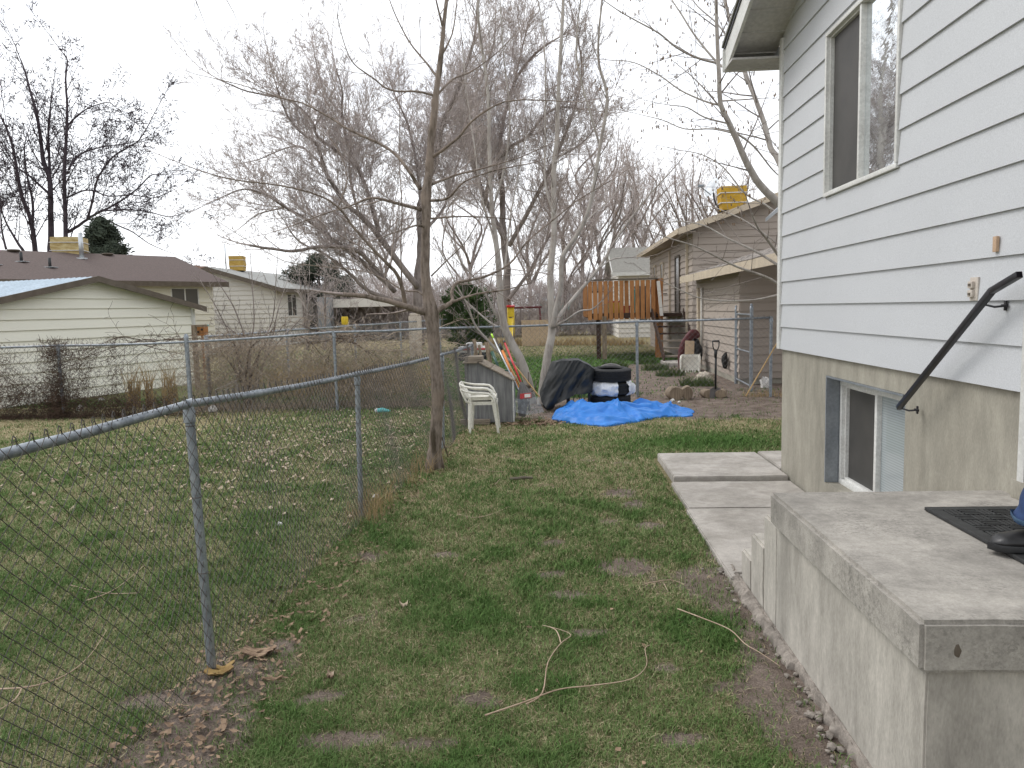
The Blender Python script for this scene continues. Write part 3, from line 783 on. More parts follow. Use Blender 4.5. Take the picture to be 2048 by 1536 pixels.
# upper window
def window(parent, X, y0, z0, y1, z1, fw, mull, depth, panes, name='window', fmat='trim_white', rec=0.0, trim=0.012):
    """window in plane x=X facing -X; y0 far edge, y1 near edge"""
    w = MB(); xf = X-trim+rec; xb = X+depth+rec; xc = (xf+xb)/2; dx = xb-xf
    w.box((xc, (y0+y1)/2, z1-fw/2), (dx, abs(y0-y1), fw), bev=0.004)
    w.box((xc, (y0+y1)/2, z0+fw/2), (dx, abs(y0-y1), fw), bev=0.004)
    w.box((xc, y0-fw/2, (z0+z1)/2), (dx-0.002, fw, z1-z0-2*fw-0.002), bev=0.004)
    w.box((xc, y1+fw/2, (z0+z1)/2), (dx-0.002, fw, z1-z0-2*fw-0.002), bev=0.004)
    w.box((xc+0.004, mull, (z0+z1)/2), (dx-0.012, fw*1.0, z1-z0-2*fw-0.004), bev=0.004)
    wf = w.build(name, MAT[fmat], parent, auto=AUTO)
    # inner sash lip of the sliding half
    s = MB(); f2 = fw*0.45
    for (yy_, hh, zz_, ww) in ((y0-fw-f2/2, z1-z0-2*fw, (z0+z1)/2, f2),):
        s.box((xc+0.01, yy_, zz_), (dx*0.5, ww, hh-0.004))
    s.box((xc+0.01, (y0-fw+mull+fw/2)/2, z1-fw-f2/2), (dx*0.5-0.002, abs(y0-fw-mull-fw/2)-2*f2, f2))
    s.box((xc+0.01, (y0-fw+mull+fw/2)/2, z0+fw+f2/2), (dx*0.5-0.002, abs(y0-fw-mull-fw/2)-2*f2, f2))
    s.build('sash', MAT[fmat], wf)
    a = MB(); a.box((xc+0.022, (y0-fw+mull)/2, (z0+z1)/2), (0.008, abs(y0-fw-mull), z1-z0-2*fw)); o1 = a.build('pane', panes[0], wf)
    a = MB(); a.box((xc+0.012, (y1+fw+mull)/2, (z0+z1)/2), (0.008, abs(mull-y1-fw), z1-z0-2*fw)); o2 = a.build('pane', panes[1], wf)
    return wf
window(hs, WX, UW[0], UW[1], UW[2], UW[3], 0.030, 5.30, 0.05, (MAT['screen'], MAT['glass_upper']), trim=0.026)
# basement window, set back in its opening
bw = window(hs, FX, BW[0]-0.03, BW[1], BW[2]+0.02, BW[3]-0.035, 0.038, 5.23, 0.06, (MAT['screen'], MAT['blind']), rec=0.10)
mb = MB(); mb.box((FX+0.06, BW[0]-0.009, (BW[1]+BW[3])/2), (0.14, 0.014, BW[3]-BW[1]-0.004))
mb.box((FX+0.06, (BW[0]+BW[2])/2, BW[3]-0.008), (0.14, BW[0]-BW[2]-0.03, 0.012)); mb.build('window_buck', MAT['grey_metal'], hs)
# door frame, dark interior and open door
mb = MB()
mb.box((WX+0.066, DOOR[1]+0.025, 1.86), (0.17, 0.05, 2.12), bev=0.005)
mb.box((WX+0.05, DOOR[0]-0.035, 1.86), (0.17, 0.07, 2.12), bev=0.005)
mb.box((WX+0.05, (DOOR[0]+DOOR[1])/2, 2.91), (0.168, DOOR[1]-DOOR[0], 0.07), bev=0.005)
df = mb.build('door_frame', MAT['trim_white'], hs, auto=AUTO)
mb = MB(); mb.box((WX+0.30, DOOR[1]-0.0, 0.78), (0.36, 0.20, 0.13), bev=0.01)
mb.box((WX+0.06, DOOR[1]+0.03, 0.76), (0.16, 0.13, 0.09), bev=0.012)
mb.build('sill', MAT['foundation'], hs, auto=AUTO)
mb = MB(); mb.box((WX+0.9, (DOOR[0]+DOOR[1])/2, 0.80), (1.4, DOOR[1]-DOOR[0]-0.01, 0.05)); mb.build('floor', MAT['old_wood'], hs)
mb = MB(); mb.box((WX+1.6, (DOOR[0]+DOOR[1])/2, 1.9), (0.06, 1.6, 2.2)); mb.box((WX+0.85, DOOR[1]+0.09, 1.9), (1.4, 0.04, 2.2)); mb.box((WX+0.85, DOOR[0]-0.09, 1.9), (1.4, 0.04, 2.2))
mb.box((WX+0.85, (DOOR[0]+DOOR[1])/2, 2.97), (1.44, 1.3, 0.04)); mb.build('hallway', MAT['tan_wall'], hs)
# vent cover and small wooden tag on the siding
mb = MB(); mb.box((WX-0.014, 3.825, 1.664), (0.010, 0.07, 0.115), bev=0.003)
mb.box((WX-0.025, 3.835, 1.685), (0.018, 0.04, 0.034), bev=0.004); mb.box((WX-0.025, 3.835, 1.642), (0.018, 0.04, 0.034), bev=0.004)
ou = mb.build('outlet_cover', MAT['outlet'], hs, auto=AUTO)
for z_ in (1.685, 1.64): mb = MB(); mb.box((WX-0.0355, 3.835, z_), (0.004, 0.02, 0.012)); mb.build('socket', MAT['brown_trim'], ou)
mb = MB(); mb.box((WX-0.022, 3.645, 1.866), (0.016, 0.030, 0.072), bev=0.003); mb.build('wooden_tag', MAT['wood_tag'], hs, auto=AUTO)

# ================================================================== stoop, walk
stp = thing('concrete_stoop', 'grey weathered concrete stoop with steps below the house door', 'stoop', (1.02, 2.10, 0))
SX, SY0, SY1, SZ = 1.012, 2.096, 3.60, 0.717
bm_ = bmesh.new()
def subdiv_box(name, x0, x1, y0, y1, z0, z1, step, mt, parent, amp=0.003, bev=0.012):
    bm = bmesh.new(); bmesh.ops.create_cube(bm, size=1)
    for v in bm.verts:
        v.co = Vector(((x0+x1)/2+v.co.x*(x1-x0), (y0+y1)/2+v.co.y*(y1-y0), (z0+z1)/2+v.co.z*(z1-z0)))
    bmesh.ops.bevel(bm, geom=bm.edges[:], offset=bev, segments=2, affect='EDGES')
    for ax, lo, hi in ((0, x0, x1), (1, y0, y1), (2, z0, z1)):
        n = max(1, int((hi-lo)/step))
        for i in range(1, n):
            c = [0, 0, 0]; c[ax] = lo+(hi-lo)*i/n; nn = [0, 0, 0]; nn[ax] = 1
            bmesh.ops.bisect_plane(bm, geom=bm.verts[:]+bm.edges[:]+bm.faces[:], plane_co=c, plane_no=nn)
    for v in bm.verts:
        q = v.co
        edge = sum(1 for a_, l_, h_ in ((q.x, x0, x1), (q.y, y0, y1), (q.z, z0, z1)) if min(abs(a_-l_), abs(a_-h_)) < bev*1.1)
        k = amp*(2.2 if edge >= 2 else 0.8)
        v.co = q+Vector((mnoise.noise(q*9), mnoise.noise(q*9+Vector((7, 1, 3))), mnoise.noise(q*7+Vector((2, 9, 4)))))*k
    bm.verts.index_update()
    V = [v.co.copy() for v in bm.verts]; Fc = [tuple(v.index for v in f.verts) for f in bm.faces]; bm.free()
    o = link_mesh(name, V, Fc, mt, parent)
    b2 = bmesh.new(); b2.from_mesh(o.data)
    for f in b2.faces: f.smooth = True
    for e in b2.edges:
        if len(e.link_faces) == 2 and e.calc_face_angle(0) > R(50): e.smooth = False
    b2.to_mesh(o.data); b2.free()
    return o
bm_.free()
subdiv_box('slab', SX, WX+0.028, SY0, SY1, SZ-0.155, SZ, 0.05, MAT['stoop'], stp, 0.0010, 0.013)
subdiv_box('base', SX+0.032, WX+0.026, SY0+0.03, SY1-0.002, -0.12, SZ-0.1555, 0.06, MAT['stoop_side'], stp, 0.0008, 0.006)
mb = MB(); mb.blob((SX+0.10, SY0+0.001, SZ-0.085), (0.011, 0.003, 0.022), 0.3, 2, 3, 2, False); mb.build('stain', MAT['brown_trim'], stp)
for i, (ye, zt) in enumerate(((3.83, .548), (4.08, .372), (4.29, .218))):
    subdiv_box('step', SX+0.035, WX+0.024, SY1-0.001 if i == 0 else (3.83, 4.08)[i-1]+0.001, ye, -0.1, zt, 0.06, MAT['stoop_side'], stp, 0.001, 0.012)
# the steps are solid down to the ground; a low plinth joins them
# walk slabs
wk = thing('walkway', None, None, (1.10, 6, 0)); props(wk, kind='structure')
for i, (y0_, y1_, zt) in enumerate(((4.295, 5.80, 0.04), (5.815, 6.70, 0.042), (6.755, 7.88, 0.075))):
    subdiv_box('slab', (0.99, 1.01, 1.045)[i], 2.06, y0_, y1_, -0.1, zt, 0.09, MAT['walk'], wk, 0.0012, 0.008)
subdiv_box('slab', 2.08, 4.6, 7.06, 7.88, -0.1, 0.083, 0.12, MAT['walk'], wk, 0.0012, 0.008)
subdiv_box('slab', 1.02, 2.05, 4.345, 4.356, -0.1, 0.05, 0.12, MAT['walk'], wk, 0.003, 0.003)
# crumbled concrete along the foot of the stoop
mb = MB(); rg = random.Random(5)
for i in range(130):
    y_ = rg.uniform(2.15, 4.55); x_ = 1.037-abs(rg.gauss(0, 0.05))-0.035*math.sin(y_*3)
    if y_ > 3.3 and y_ < 4.45: x_ -= 0.02
    s_ = rg.uniform(0.004, 0.016)
    mb.blob((x_, y_, 0.008+s_*0.3), (s_*rg.uniform(.8, 1.5), s_*rg.uniform(.8, 1.6), s_*0.8), 0.5, 1.6, i, 1, False)
ny_r = 150
for i in range(ny_r):
    pass
def foot(u, v):
    y_ = 2.06+2.45*u; w_ = 0.015+0.035*abs(mnoise.noise(Vector((y_*3.1, 2, 0))))+0.035*abs(mnoise.noise(Vector((y_*14, 5, 0))))+0.03*(y_ > 3.25 and y_ < 4.4)
    x_ = 1.044-w_*v; z_ = 0.045*(1-v**3)+0.012*mnoise.noise(Vector((y_*22, v*4, 3)))*(1 if v > .1 else 0)-0.02*(v > .98)
    return Vector((x_, y_, z_))
mb.grid(foot, 240, 9)
props(mb.build('concrete_rubble', MAT['rubble'], None, origin=(1.0, 3.4, 0)), 'crumbled concrete and gravel at the foot of the stoop', 'rubble', kind='stuff')

# doormat with a woven basket pattern
mt_ = thing('doormat', 'black rubber doormat with basket-weave pattern on the stoop', 'doormat', (1.55, 3.16, SZ))
MX0, MX1, MY0, MY1, MZ = 1.562, 2.04, 2.46, 3.245, SZ+0.004
mb = MB(); mb.box(((MX0+MX1)/2, (MY0+MY1)/2, MZ+0.003), (MX1-MX0, MY1-MY0, 0.006), bev=0.002); mb.build('base', MAT['black_plastic'], mt_)
mb = MB()
for (a_, b_, c_, d_) in ((MX0, MX1, MY1-0.05, MY1), (MX0, MX1, MY0, MY0+0.05), (MX0, MX0+0.05, MY0+0.05, MY1-0.05), (MX1-0.05, MX1, MY0+0.05, MY1-0.05)):
    mb.box(((a_+b_)/2, (c_+d_)/2, MZ+0.0085), (b_-a_-0.001, d_-c_-0.001, 0.011), bev=0.003)
n_ = 6; cw = (MX1-MX0-0.10)/n_; ch = (MY1-MY0-0.10)/9
for i in range(n_):
    for j in range(9):
        cx_, cy_ = MX0+0.05+cw*(i+.5), MY0+0.05+ch*(j+.5)
        for k in range(3):
            o_ = (k-1)*0.3
            if (i+j) % 2: mb.box((cx_, cy_+o_*ch, MZ+0.0095), (cw*0.98, ch*0.2, 0.009), bev=0.002)
            else: mb.box((cx_+o_*cw, cy_, MZ+0.0095), (cw*0.2, ch*0.98, 0.009), bev=0.002)
mb.build('tread_pattern', MAT['rubber_mat'], mt_)

# handrail
hr = thing('handrail', 'black metal handrail bolted to the house wall above the steps', 'handrail', (2.0, 3.45, 1.64))
RX = 1.97
mb = MB()
def bar(b_, p, q, w_, h_):
    p, q = Vector(p), Vector(q); d = (q-p); L = d.length; d.normalize()
    s = Vector((1, 0, 0)); u_ = s.cross(d).normalized()
    M3 = Matrix((s, d, u_)).transposed()
    b_.box((p+q)/2, (w_, L, h_), mtx=M3, bev=0.003)
pA, pB, pC = (RX, 3.335, 1.715), (RX, 3.535, 1.650), (RX, 4.425, 0.998)
bar(mb, pA, pB, 0.027, 0.028); bar(mb, (RX, 3.531, 1.6525), pC, 0.027, 0.028)
mb.build('rail', MAT['black_metal'], hr, auto=AUTO)
for (yb, zb, k) in ((3.57, 1.582, -1), (4.375, 0.992, 1)):
    mb = MB(); ra = Vector((RX, yb+0.05*k*-1 if k < 0 else yb+0.04, zb+0.06))
    mb.tube([(RX, yb+0.035, zb+0.045), (RX+0.012, yb+0.03, zb+0.005), (RX+0.04, yb+0.01, zb-0.005), (WX-0.006, yb, zb)], [0.0055]*4, 8)
    mb.box((WX-0.012, yb, zb), (0.006, 0.018, 0.045), bev=0.0015); mb.box((WX-0.016, yb, zb), (0.009, 0.044, 0.014), bev=0.0015)
    mb.build('bracket', MAT['black_metal'], hr, auto=AUTO)
# ------------------------------------------------------------------ vectorised thin prisms (wires, twigs)
def seg_arrays(P0, P1, r0, r1, k=3):
    P0 = np.asarray(P0, float); P1 = np.asarray(P1, float); n = len(P0)
    r0 = np.broadcast_to(np.asarray(r0, float), (n,)); r1 = np.broadcast_to(np.asarray(r1, float), (n,))
    d = P1-P0; L = np.linalg.norm(d, axis=1, keepdims=True); d = d/np.maximum(L, 1e-9)
    ref = np.where(np.abs(d[:, 2:3]) > 0.8, np.array([[1.0, 0, 0]]), np.array([[0, 0, 1.0]]))
    u = np.cross(d, ref); u /= np.maximum(np.linalg.norm(u, axis=1, keepdims=True), 1e-9); w = np.cross(d, u)
    Vs = []
    for P, r in ((P0, r0), (P1, r1)):
        for j in range(k):
            a = 2*math.pi*j/k
            Vs.append(P+(u*math.cos(a)+w*math.sin(a))*r[:, None])
    V = np.stack(Vs, 1).reshape(-1, 3)
    i = np.arange(n)*2*k
    F = np.concatenate([np.stack([i+j, i+(j+1) % k, i+k+(j+1) % k, i+k+j], 1) for j in range(k)])
    return V, F
def seg_object(name, P0, P1, r0, r1, mt, parent, k=3):
    V, F = seg_arrays(P0, P1, r0, r1, k)
    return np_mesh(name, V, F, mt, parent, smooth=True)

def chain_mesh(path, z0, ztops, a, r, mt, parent, side, k=3, sag=0.0, seed=0, name='chain_link_mesh', knuckle=True):
    """path: list of (x, y); ztops: rail height at each; side: +1/-1 offset to the left/right of the walking direction"""
    P = np.array([(p[0], p[1]) for p in path], float); d = np.diff(P, axis=0); L = np.hypot(d[:, 0], d[:, 1])
    S = np.concatenate([[0], np.cumsum(L)]); tot = S[-1]
    zt = np.array(ztops, float)
    off = 0.026*side
    def pos(s, z_off):
        s = np.clip(s, 0, tot-1e-6)
        x = np.interp(s, S, P[:, 0]); y = np.interp(s, S, P[:, 1])
        i = np.clip(np.searchsorted(S, s, side='right')-1, 0, len(L)-1)
        nx = -d[i, 1]/L[i]; ny = d[i, 0]/L[i]
        o = off+z_off
        return x+nx*o, y+ny*o, np.interp(s, S, zt)
    nw = int(tot/a); rows = int((zt.max()-z0+0.03)/a)
    rs = np.random.RandomState(seed)
    I, J = np.meshgrid(np.arange(nw), np.arange(rows+1), indexing='ij')
    s = (I+((J+I) % 2)*1.0)*a + (rs.rand(*I.shape)-.5)*a*0.06
    frac = J/rows
    bulge = 0.018*np.sin(s*2.1+1)*np.sin(frac*3.1)+0.012*np.sin(s*5.3+frac*5)
    weave = np.where((J+I) % 2 == 1, 1, -1)*r*0.9
    x, y, top = pos(s, bulge*sag+weave)
    z = z0+(top+0.028-z0)*frac+(rs.rand(*I.shape)-.5)*a*0.05
    Q = np.stack([x, y, z], -1)
    P0 = Q[:, :-1].reshape(-1, 3); P1 = Q[:, 1:].reshape(-1, 3)
    V, F = seg_arrays(P0, P1, r, r, k)
    if knuckle:
        # twisted knuckles standing above the rail
        tp = Q[:, -1]; tp = tp[(np.arange(nw) % 2) == (rows+1) % 2] if False else tp[::2]
        n = len(tp); sd = np.random.RandomState(seed+5).rand(n)
        dirx = np.interp(np.linspace(0, tot, n), S[:-1]+L/2 if len(L) > 1 else [0, tot][:len(L)], d[:, 0]/L); diry = np.interp(np.linspace(0, tot, n), S[:-1]+L/2, d[:, 1]/L)
        dv = np.stack([dirx, diry, np.zeros(n)], 1)
        a0 = tp-dv*a*0.30-np.array([0, 0, .004]); a1 = tp+np.array([0, 0, .016])[None]-dv*a*.08; a2 = tp+dv*a*.22+np.array([0, 0, .010]); a3 = tp+dv*a*.30-np.array([0, 0, .016])
        for (u_, v_) in ((a0, a1), (a1, a2), (a2, a3)):
            V2, F2 = seg_arrays(u_, v_, r*1.25, r*1.25, k); F = np.concatenate([F, F2+len(V)]); V = np.concatenate([V, V2])
    return np_mesh(name, V, F, mt, parent, smooth=True)

def chain_fence(name, label, posts, side, a=0.036, r=0.0018, k=3, wire='wire', metal='galv', post_r=0.0205, rail_r=0.0185, base=None, sag=1.0,
                seed=1, rail_pts=None, z0=0.03, ext=(0, 0), group=None, tall=()):
    """posts: list of (x, y, z_top_of_rail[, lean dx, dy])"""
    th = thing(name, label, 'fence', base or (posts[0][0], posts[0][1], 0), group)
    pts = rail_pts or [(p[0], p[1], p[2]) for p in posts]
    mb = MB(); fine = []
    for p, q in zip(pts, pts[1:]):
        n = max(1, int(math.dist(p[:2], q[:2])/0.6))
        for i in range(n):
            t = i/n; fine.append([p[j]+(q[j]-p[j])*t for j in range(3)])
            fine[-1][2] -= 0.012*math.sin(math.pi*t)
    fine.append(list(pts[-1]))
    mb.tube(fine, rail_r, 12 if k > 3 else 8); mb.build('top_rail', MAT[metal], th, smooth=True)
    # rail sleeves
    for f_ in range(4, len(fine)-1, 9):
        mb = MB(); mb.tube([Vector(fine[f_]), Vector(fine[f_])+(Vector(fine[f_+1])-Vector(fine[f_])).normalized()*0.12], rail_r*1.14, 12)
        mb.build('rail_sleeve', MAT[metal], th, smooth=False, auto=AUTO)
    for i, p in enumerate(posts):
        ln = p[3:5] if len(p) > 3 else (0, 0)
        pr = post_r*(1.35 if i in tall else 1); ph = p[2]-rail_r*0.6+(0.10 if i in tall else 0)
        mb = MB(); mb.tube([(p[0]-ln[0], p[1]-ln[1], -0.1), (p[0], p[1], ph)], pr, 14 if k > 3 else 10)
        po = mb.build('post', MAT[metal], th, auto=AUTO)
        mb = MB()
        if i in tall:
            mb.lathe((p[0], p[1], ph), [(0.001, .05), (0.02, .046), (0.03, .03), (0.03, .015), (pr*1.1, 0.0), (pr*1.1, -.03)], 12, close=False)
        else:
            mb.lathe((p[0], p[1], p[2]-0.085), [(pr*1.02, 0), (pr*1.25, .004), (pr*1.25, .055), (pr*1.0, .075), (rail_r*1.1, .09)], 14, close=False)
            mb.tube([(p[0]+.0, p[1]-.03, p[2]), (p[0], p[1]+.03, p[2])], rail_r*1.22, 12)
        mb.build('post_cap', MAT[metal], po, auto=AUTO)
        if k > 3:
            for zz in (0.92, 0.66, 0.38):
                mb = MB(); mb.lathe((p[0]-ln[0]*(1-zz), p[1]-ln[1]*(1-zz), zz*p[2]), [(pr*1.05, 0), (pr*1.16, .002), (pr*1.05, .005)], 12, close=False)
                mb.build('tie_wire', MAT['wire'], po)
    chain_mesh([(p[0], p[1]) for p in pts], z0, [p[2] for p in pts], a, r, MAT[wire], th, side, k, sag, seed)
    return th

# near fence between the two lawns (runs away from the camera)
def fpost(bx, by, tx, ty, Y=None):
    b = gnd(bx, by); t = at(tx, ty, b.y); return b, t
F = []
for (bx, by, tx, ty) in ((425, 1345, 377, 808), (722, 1033, 714, 748), (886, 897, 884, 709)):
    b, t = fpost(bx, by, tx, ty); F.append((t.x, b.y, t.z, t.x-b.x, 0.0))
p0 = (-1.62, 1.0, F[0][2]+0.01, 0, 0)
pe = at(944, 690, 11.35)
posts = [p0]+F+[(pe.x, 11.35, pe.z, 0, 0)]
chain_fence('chain_link_fence', 'waist-high grey chain link fence running away from the camera between two lawns, thick top rail', posts, -1, 0.0345, 0.0016, 4,
            seed=3, z0=0.0, base=(F[0][0], F[0][1], 0), sag=1.6)
# back fence of both lots
bp = []
for (px, by, ry) in ((-420, 843, 702), (-140, 839, 697), (128, 836, 691), (383, 832, 684), (675, 822, 664), (868, 815, 657), (1275, 794, 643), (1541, 794, 635)):
    g_ = gnd(px, by); t_ = at(px, ry, g_.y); bp.append((g_.x, g_.y, t_.z, 0, 0))
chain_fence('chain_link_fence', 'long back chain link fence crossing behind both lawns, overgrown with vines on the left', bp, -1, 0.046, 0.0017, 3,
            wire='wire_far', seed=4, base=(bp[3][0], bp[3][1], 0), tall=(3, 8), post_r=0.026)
# side fence with a gate beside the neighbour's house
g1 = gnd(1472, 767); g2 = gnd(1502, 783); g3 = Vector((bp[-1][0], bp[-1][1], 0))
th = thing('chain_link_gate', 'narrow grey chain link gate between posts beside the tan house', 'gate', (g1.x, g1.y, 0))
for (g_, ty) in ((g1, 618), (g2, 615)):
    t_ = at(1472 if g_ is g1 else 1503, ty, g_.y)
    mb = MB(); mb.tube([(g_.x, g_.y, -0.1), (g_.x, g_.y, t_.z)], 0.032, 12); po = mb.build('post', MAT['galv'], th, auto=AUTO)
    mb = MB(); mb.lathe((g_.x, g_.y, t_.z), [(0.001, .075), (0.02, .07), (0.028, .05), (0.02, .028), (0.034, .02), (0.034, -.02)], 12, close=False); mb.build('post_cap', MAT['galv'], po, smooth=True)
ga, gb = Vector((g1.x, g1.y-0.06, 0)), Vector((g2.x, g2.y+0.06, 0))
mb = MB()
for zz in (0.10, 0.72, 1.42): mb.tube([ga+Vector((0, 0, zz)), gb+Vector((0, 0, zz))], 0.016, 10)
for p_ in (ga, gb): mb.tube([p_+Vector((0, 0, 0.10)), p_+Vector((0, 0, 1.42))], 0.016, 10)
mb.build('gate_frame', MAT['galv'], th, auto=AUTO)
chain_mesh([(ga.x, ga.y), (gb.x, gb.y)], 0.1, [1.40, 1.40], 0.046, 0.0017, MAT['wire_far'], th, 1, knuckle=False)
# lot line fence receding on the far left side
fp = [(-6.15, 12.9, 1.28, 0, 0)]
for Y in (16, 20, 24, 29, 35, 43, 53, 64): fp.append((-6.15+(Y-12.9)*0.103, Y, 1.30, 0, 0))
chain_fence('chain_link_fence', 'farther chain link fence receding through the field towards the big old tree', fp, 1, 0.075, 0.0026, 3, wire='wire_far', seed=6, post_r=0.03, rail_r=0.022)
# ------------------------------------------------------------------ bare trees
class Twigs:
    N = 0
    def __init__(s): s.a = []; s.b = []; s.ra = []; s.rb = []; s.tips = []
    def seg(s, p, q, r, r2): s.a.append(p); s.b.append(q); s.ra.append(r); s.rb.append(r2)
    def build(s, name, mt, parent, k=3):
        return seg_object(name, s.a, s.b, s.ra, s.rb, mt, parent, k)
def smooth_path(pts, rad, n=4):
    """Catmull-Rom"""
    P = [Vector(p) for p in pts]; out = []; ro = []
    for i in range(len(P)-1):
        p0 = P[max(i-1, 0)]; p1 = P[i]; p2 = P[i+1]; p3 = P[min(i+2, len(P)-1)]
        for j in range(n):
            t = j/n
            out.append(0.5*((2*p1)+(p2-p0)*t+(2*p0-5*p1+4*p2-p3)*t*t+(3*p1-p0-3*p2+p3)*t**3)); ro.append(rad[i]+(rad[i+1]-rad[i])*t)
    out.append(P[-1]); ro.append(rad[-1])
    return out, ro
def rvec(rg): return Vector((rg.gauss(0, 1), rg.gauss(0, 1), rg.gauss(0, 1))).normalized()
def grow(tw, rg, p, d, L, r, lev, C):
    """C: dict(levels=[(spacing, length factor, angle)], up, wob, seglen)"""
    n = max(2, int(L/C['seg'][min(lev, len(C['seg'])-1)])); st = L/n; cur = Vector(p); d = Vector(d).normalized()
    spec = C['lv'][lev] if lev < len(C['lv']) else None
    nxt = rg.random()*(spec[0] if spec else 1); acc = 0; sgn = 1
    up = C['up'][min(lev, len(C['up'])-1)]
    for i in range(n):
        t = i/n
        d = (d+rvec(rg)*C['wob']+Vector((0, 0, up))*0.5/n*2).normalized()
        q = cur+d*st
        ra, rb = r*(1-0.75*t), r*(1-0.75*(i+1)/n)
        ra = max(ra, C['rmin']); rb = max(rb, C['rmin'])
        tw.seg(cur[:], q[:], ra, rb)
        if spec:
            acc += st
            while acc > nxt and t > 0.08:
                nxt += spec[0]*rg.uniform(.6, 1.4)
                f = rg.random(); bp = cur.lerp(q, f)
                ax = d.cross(rvec(rg)).normalized(); sgn = -sgn
                nd = (Matrix.Rotation(spec[2]*rg.uniform(.7, 1.3), 3, ax) @ d)
                nd.y *= C.get('flat', 1.0); nd.normalize()
                grow(tw, rg, bp, nd, L*spec[1]*rg.uniform(.5, 1.15)*(1-0.55*t), max(ra*0.55, C['rmin']), lev+1, C)
        cur = q
    tw.tips.append(cur[:])
def limb(mb, tw, rg, pts, rad, C, start=0.15, n=10, sm=5, dens=1.0, Lf=1.0, k0=0):
    P, Rr = smooth_path(pts, rad, sm)
    for i in range(1, len(P)-1): P[i] = P[i]+rvec(rg)*Rr[i]*C.get('jit', 0.16)
    mb.tube(P, Rr, n)
    tot = sum((P[i+1]-P[i]).length for i in range(len(P)-1)); acc = 0; nxt = tot*start
    sp = C['limb'][0]/dens
    for i in range(len(P)-1):
        L = (P[i+1]-P[i]).length; d = (P[i+1]-P[i]).normalized()
        while acc+L > nxt:
            f = (nxt-acc)/L; bp = P[i].lerp(P[i+1], f); t = nxt/tot
            ax = d.cross(rvec(rg)).normalized()
            nd = Matrix.Rotation(C['limb'][2]*rg.uniform(.65, 1.35), 3, ax) @ d
            nd = (nd+Vector((0, 0, C['limb'][3]))).normalized()
            grow(tw, rg, bp, nd, C['limb'][1]*Lf*rg.uniform(.45, 1.2)*(1.1-0.55*t), max(min(Rr[i]*0.45, C['limb'][4]), C['rmin']), k0, C)
            nxt += sp*rg.uniform(.6, 1.4)
        acc += L
    grow(tw, rg, P[-1], (P[-1]-P[-3]), C['limb'][1]*Lf*0.7, Rr[-1], k0, C)
def px_path(lst, Y0, dY=0.0, ox=0.0, oy=0.0, s=1.0):
    n = len(lst)
    return [at(ox+x/s, oy+y/s, Y0+dY*i/max(1, n-1)) for i, (x, y) in enumerate(lst)]
def radw(ws, Y): return [w/2*Y/FPX for w in ws]
def lin(a, b, n, k=1.0): return [b+(a-b)*(1-i/(n-1))**k for i in range(n)]

# ---- the young tree at the near fence
Y1 = gnd(868, 937).y
t1 = thing('bare_tree', 'slender bare tree with knobby brown trunk standing beside the near fence', 'tree', (gnd(868, 937).x, Y1, 0))
C1 = dict(limb=(0.15, 0.9, R(48), 0.18, 0.012), lv=[(0.17, 0.45, R(42)), (0.16, 0.45, R(40))], up=[0.25, 0.2, 0.1], wob=0.085, seg=[0.12, 0.10, 0.10], rmin=0.0017)
rg = random.Random(11); mb = MB(); tw = Twigs()
tp = [(868, 945), (868, 925), (871, 880), (874, 820), (876, 780), (871, 735), (868, 700), (866, 660), (862, 625), (856, 590), (851, 550), (851, 500), (852, 456), (853, 420), (852, 392), (858, 350), (859, 328), (861, 295), (863, 273), (869, 225), (870, 205), (876, 160), (879, 137), (884, 91), (888, 46), (893, 0), (899, -60), (903, -140), (908, -230)]
tw_ = [64, 50, 40, 36, 44, 36, 36, 40, 48, 33, 28, 27, 26, 30, 33, 25, 27, 22, 23, 20, 21, 17, 18, 14, 12, 11, 10, 8, 4]
P, Rr = smooth_path([at(x, max(y, -900), Y1) for x, y in tp], radw([w*.64 for w in tw_], Y1), 4)
V = []; Fc = []; nn = 18
for i, p in enumerate(P):
    for j in range(nn):
        a = 2*math.pi*j/nn; dr = Vector((math.cos(a), math.sin(a), 0))
        k = 1+0.10*mnoise.noise(Vector((math.cos(a)*1.5, math.sin(a)*1.5, p.z*7)))+0.14*mnoise.noise(Vector((math.cos(a)*3, math.sin(a)*3, p.z*16)))
        if p.z < 0.12: k += (0.12-p.z)*2.6*(0.5+0.5*math.sin(a*5+1))
        V.append(p+dr*Rr[i]*k)
for i in range(len(P)-1):
    for j in range(nn):
        a_, b_ = i*nn+j, i*nn+(j+1) % nn; Fc.append((a_, b_, b_+nn, a_+nn))
trunk = link_mesh('trunk', V, Fc, MAT['bark_near'], t1, True)
Z8 = dict(ox=380, oy=0, s=2.194)
def L8(lst, w0, w1, dY, lf=1.0, dens=1.0, start=0.2):
    n = len(lst); limb(mb, tw, rg, px_path(lst, Y1, dY, **Z8), radw([w*.86 for w in lin(w0, w1, n, 1.5)], Y1), C1, start=start, Lf=lf, dens=dens, n=8, sm=4)
L8([(1040, 1372), (980, 1355), (900, 1330), (780, 1302), (670, 1292)], 18, 9, -0.5, 0.5, 0.8)
L8([(945, 1340), (930, 1260), (905, 1200), (860, 1150), (800, 1090), (720, 1000), (650, 910), (560, 855), (400, 815), (200, 790), (95, 765)], 11, 2.5, -1.0)
L8([(1075, 1370), (1110, 1350), (1150, 1322), (1150, 1280), (1175, 1240), (1290, 1215), (1400, 1160), (1480, 1060), (1600, 960), (1700, 880), (1850, 790)], 13, 2.5, 0.9)
L8([(1150, 1325), (1250, 1292), (1390, 1270), (1500, 1240)], 7, 2, 0.5, 0.7)
L8([(1015, 920), (900, 890), (800, 868), (700, 905), (600, 935), (450, 990)], 9, 2, -0.6, 0.8)
L8([(1060, 692), (1120, 650), (1180, 600), (1240, 530), (1340, 462), (1430, 440), (1560, 440), (1660, 448)], 8, 2, -0.7, .8)
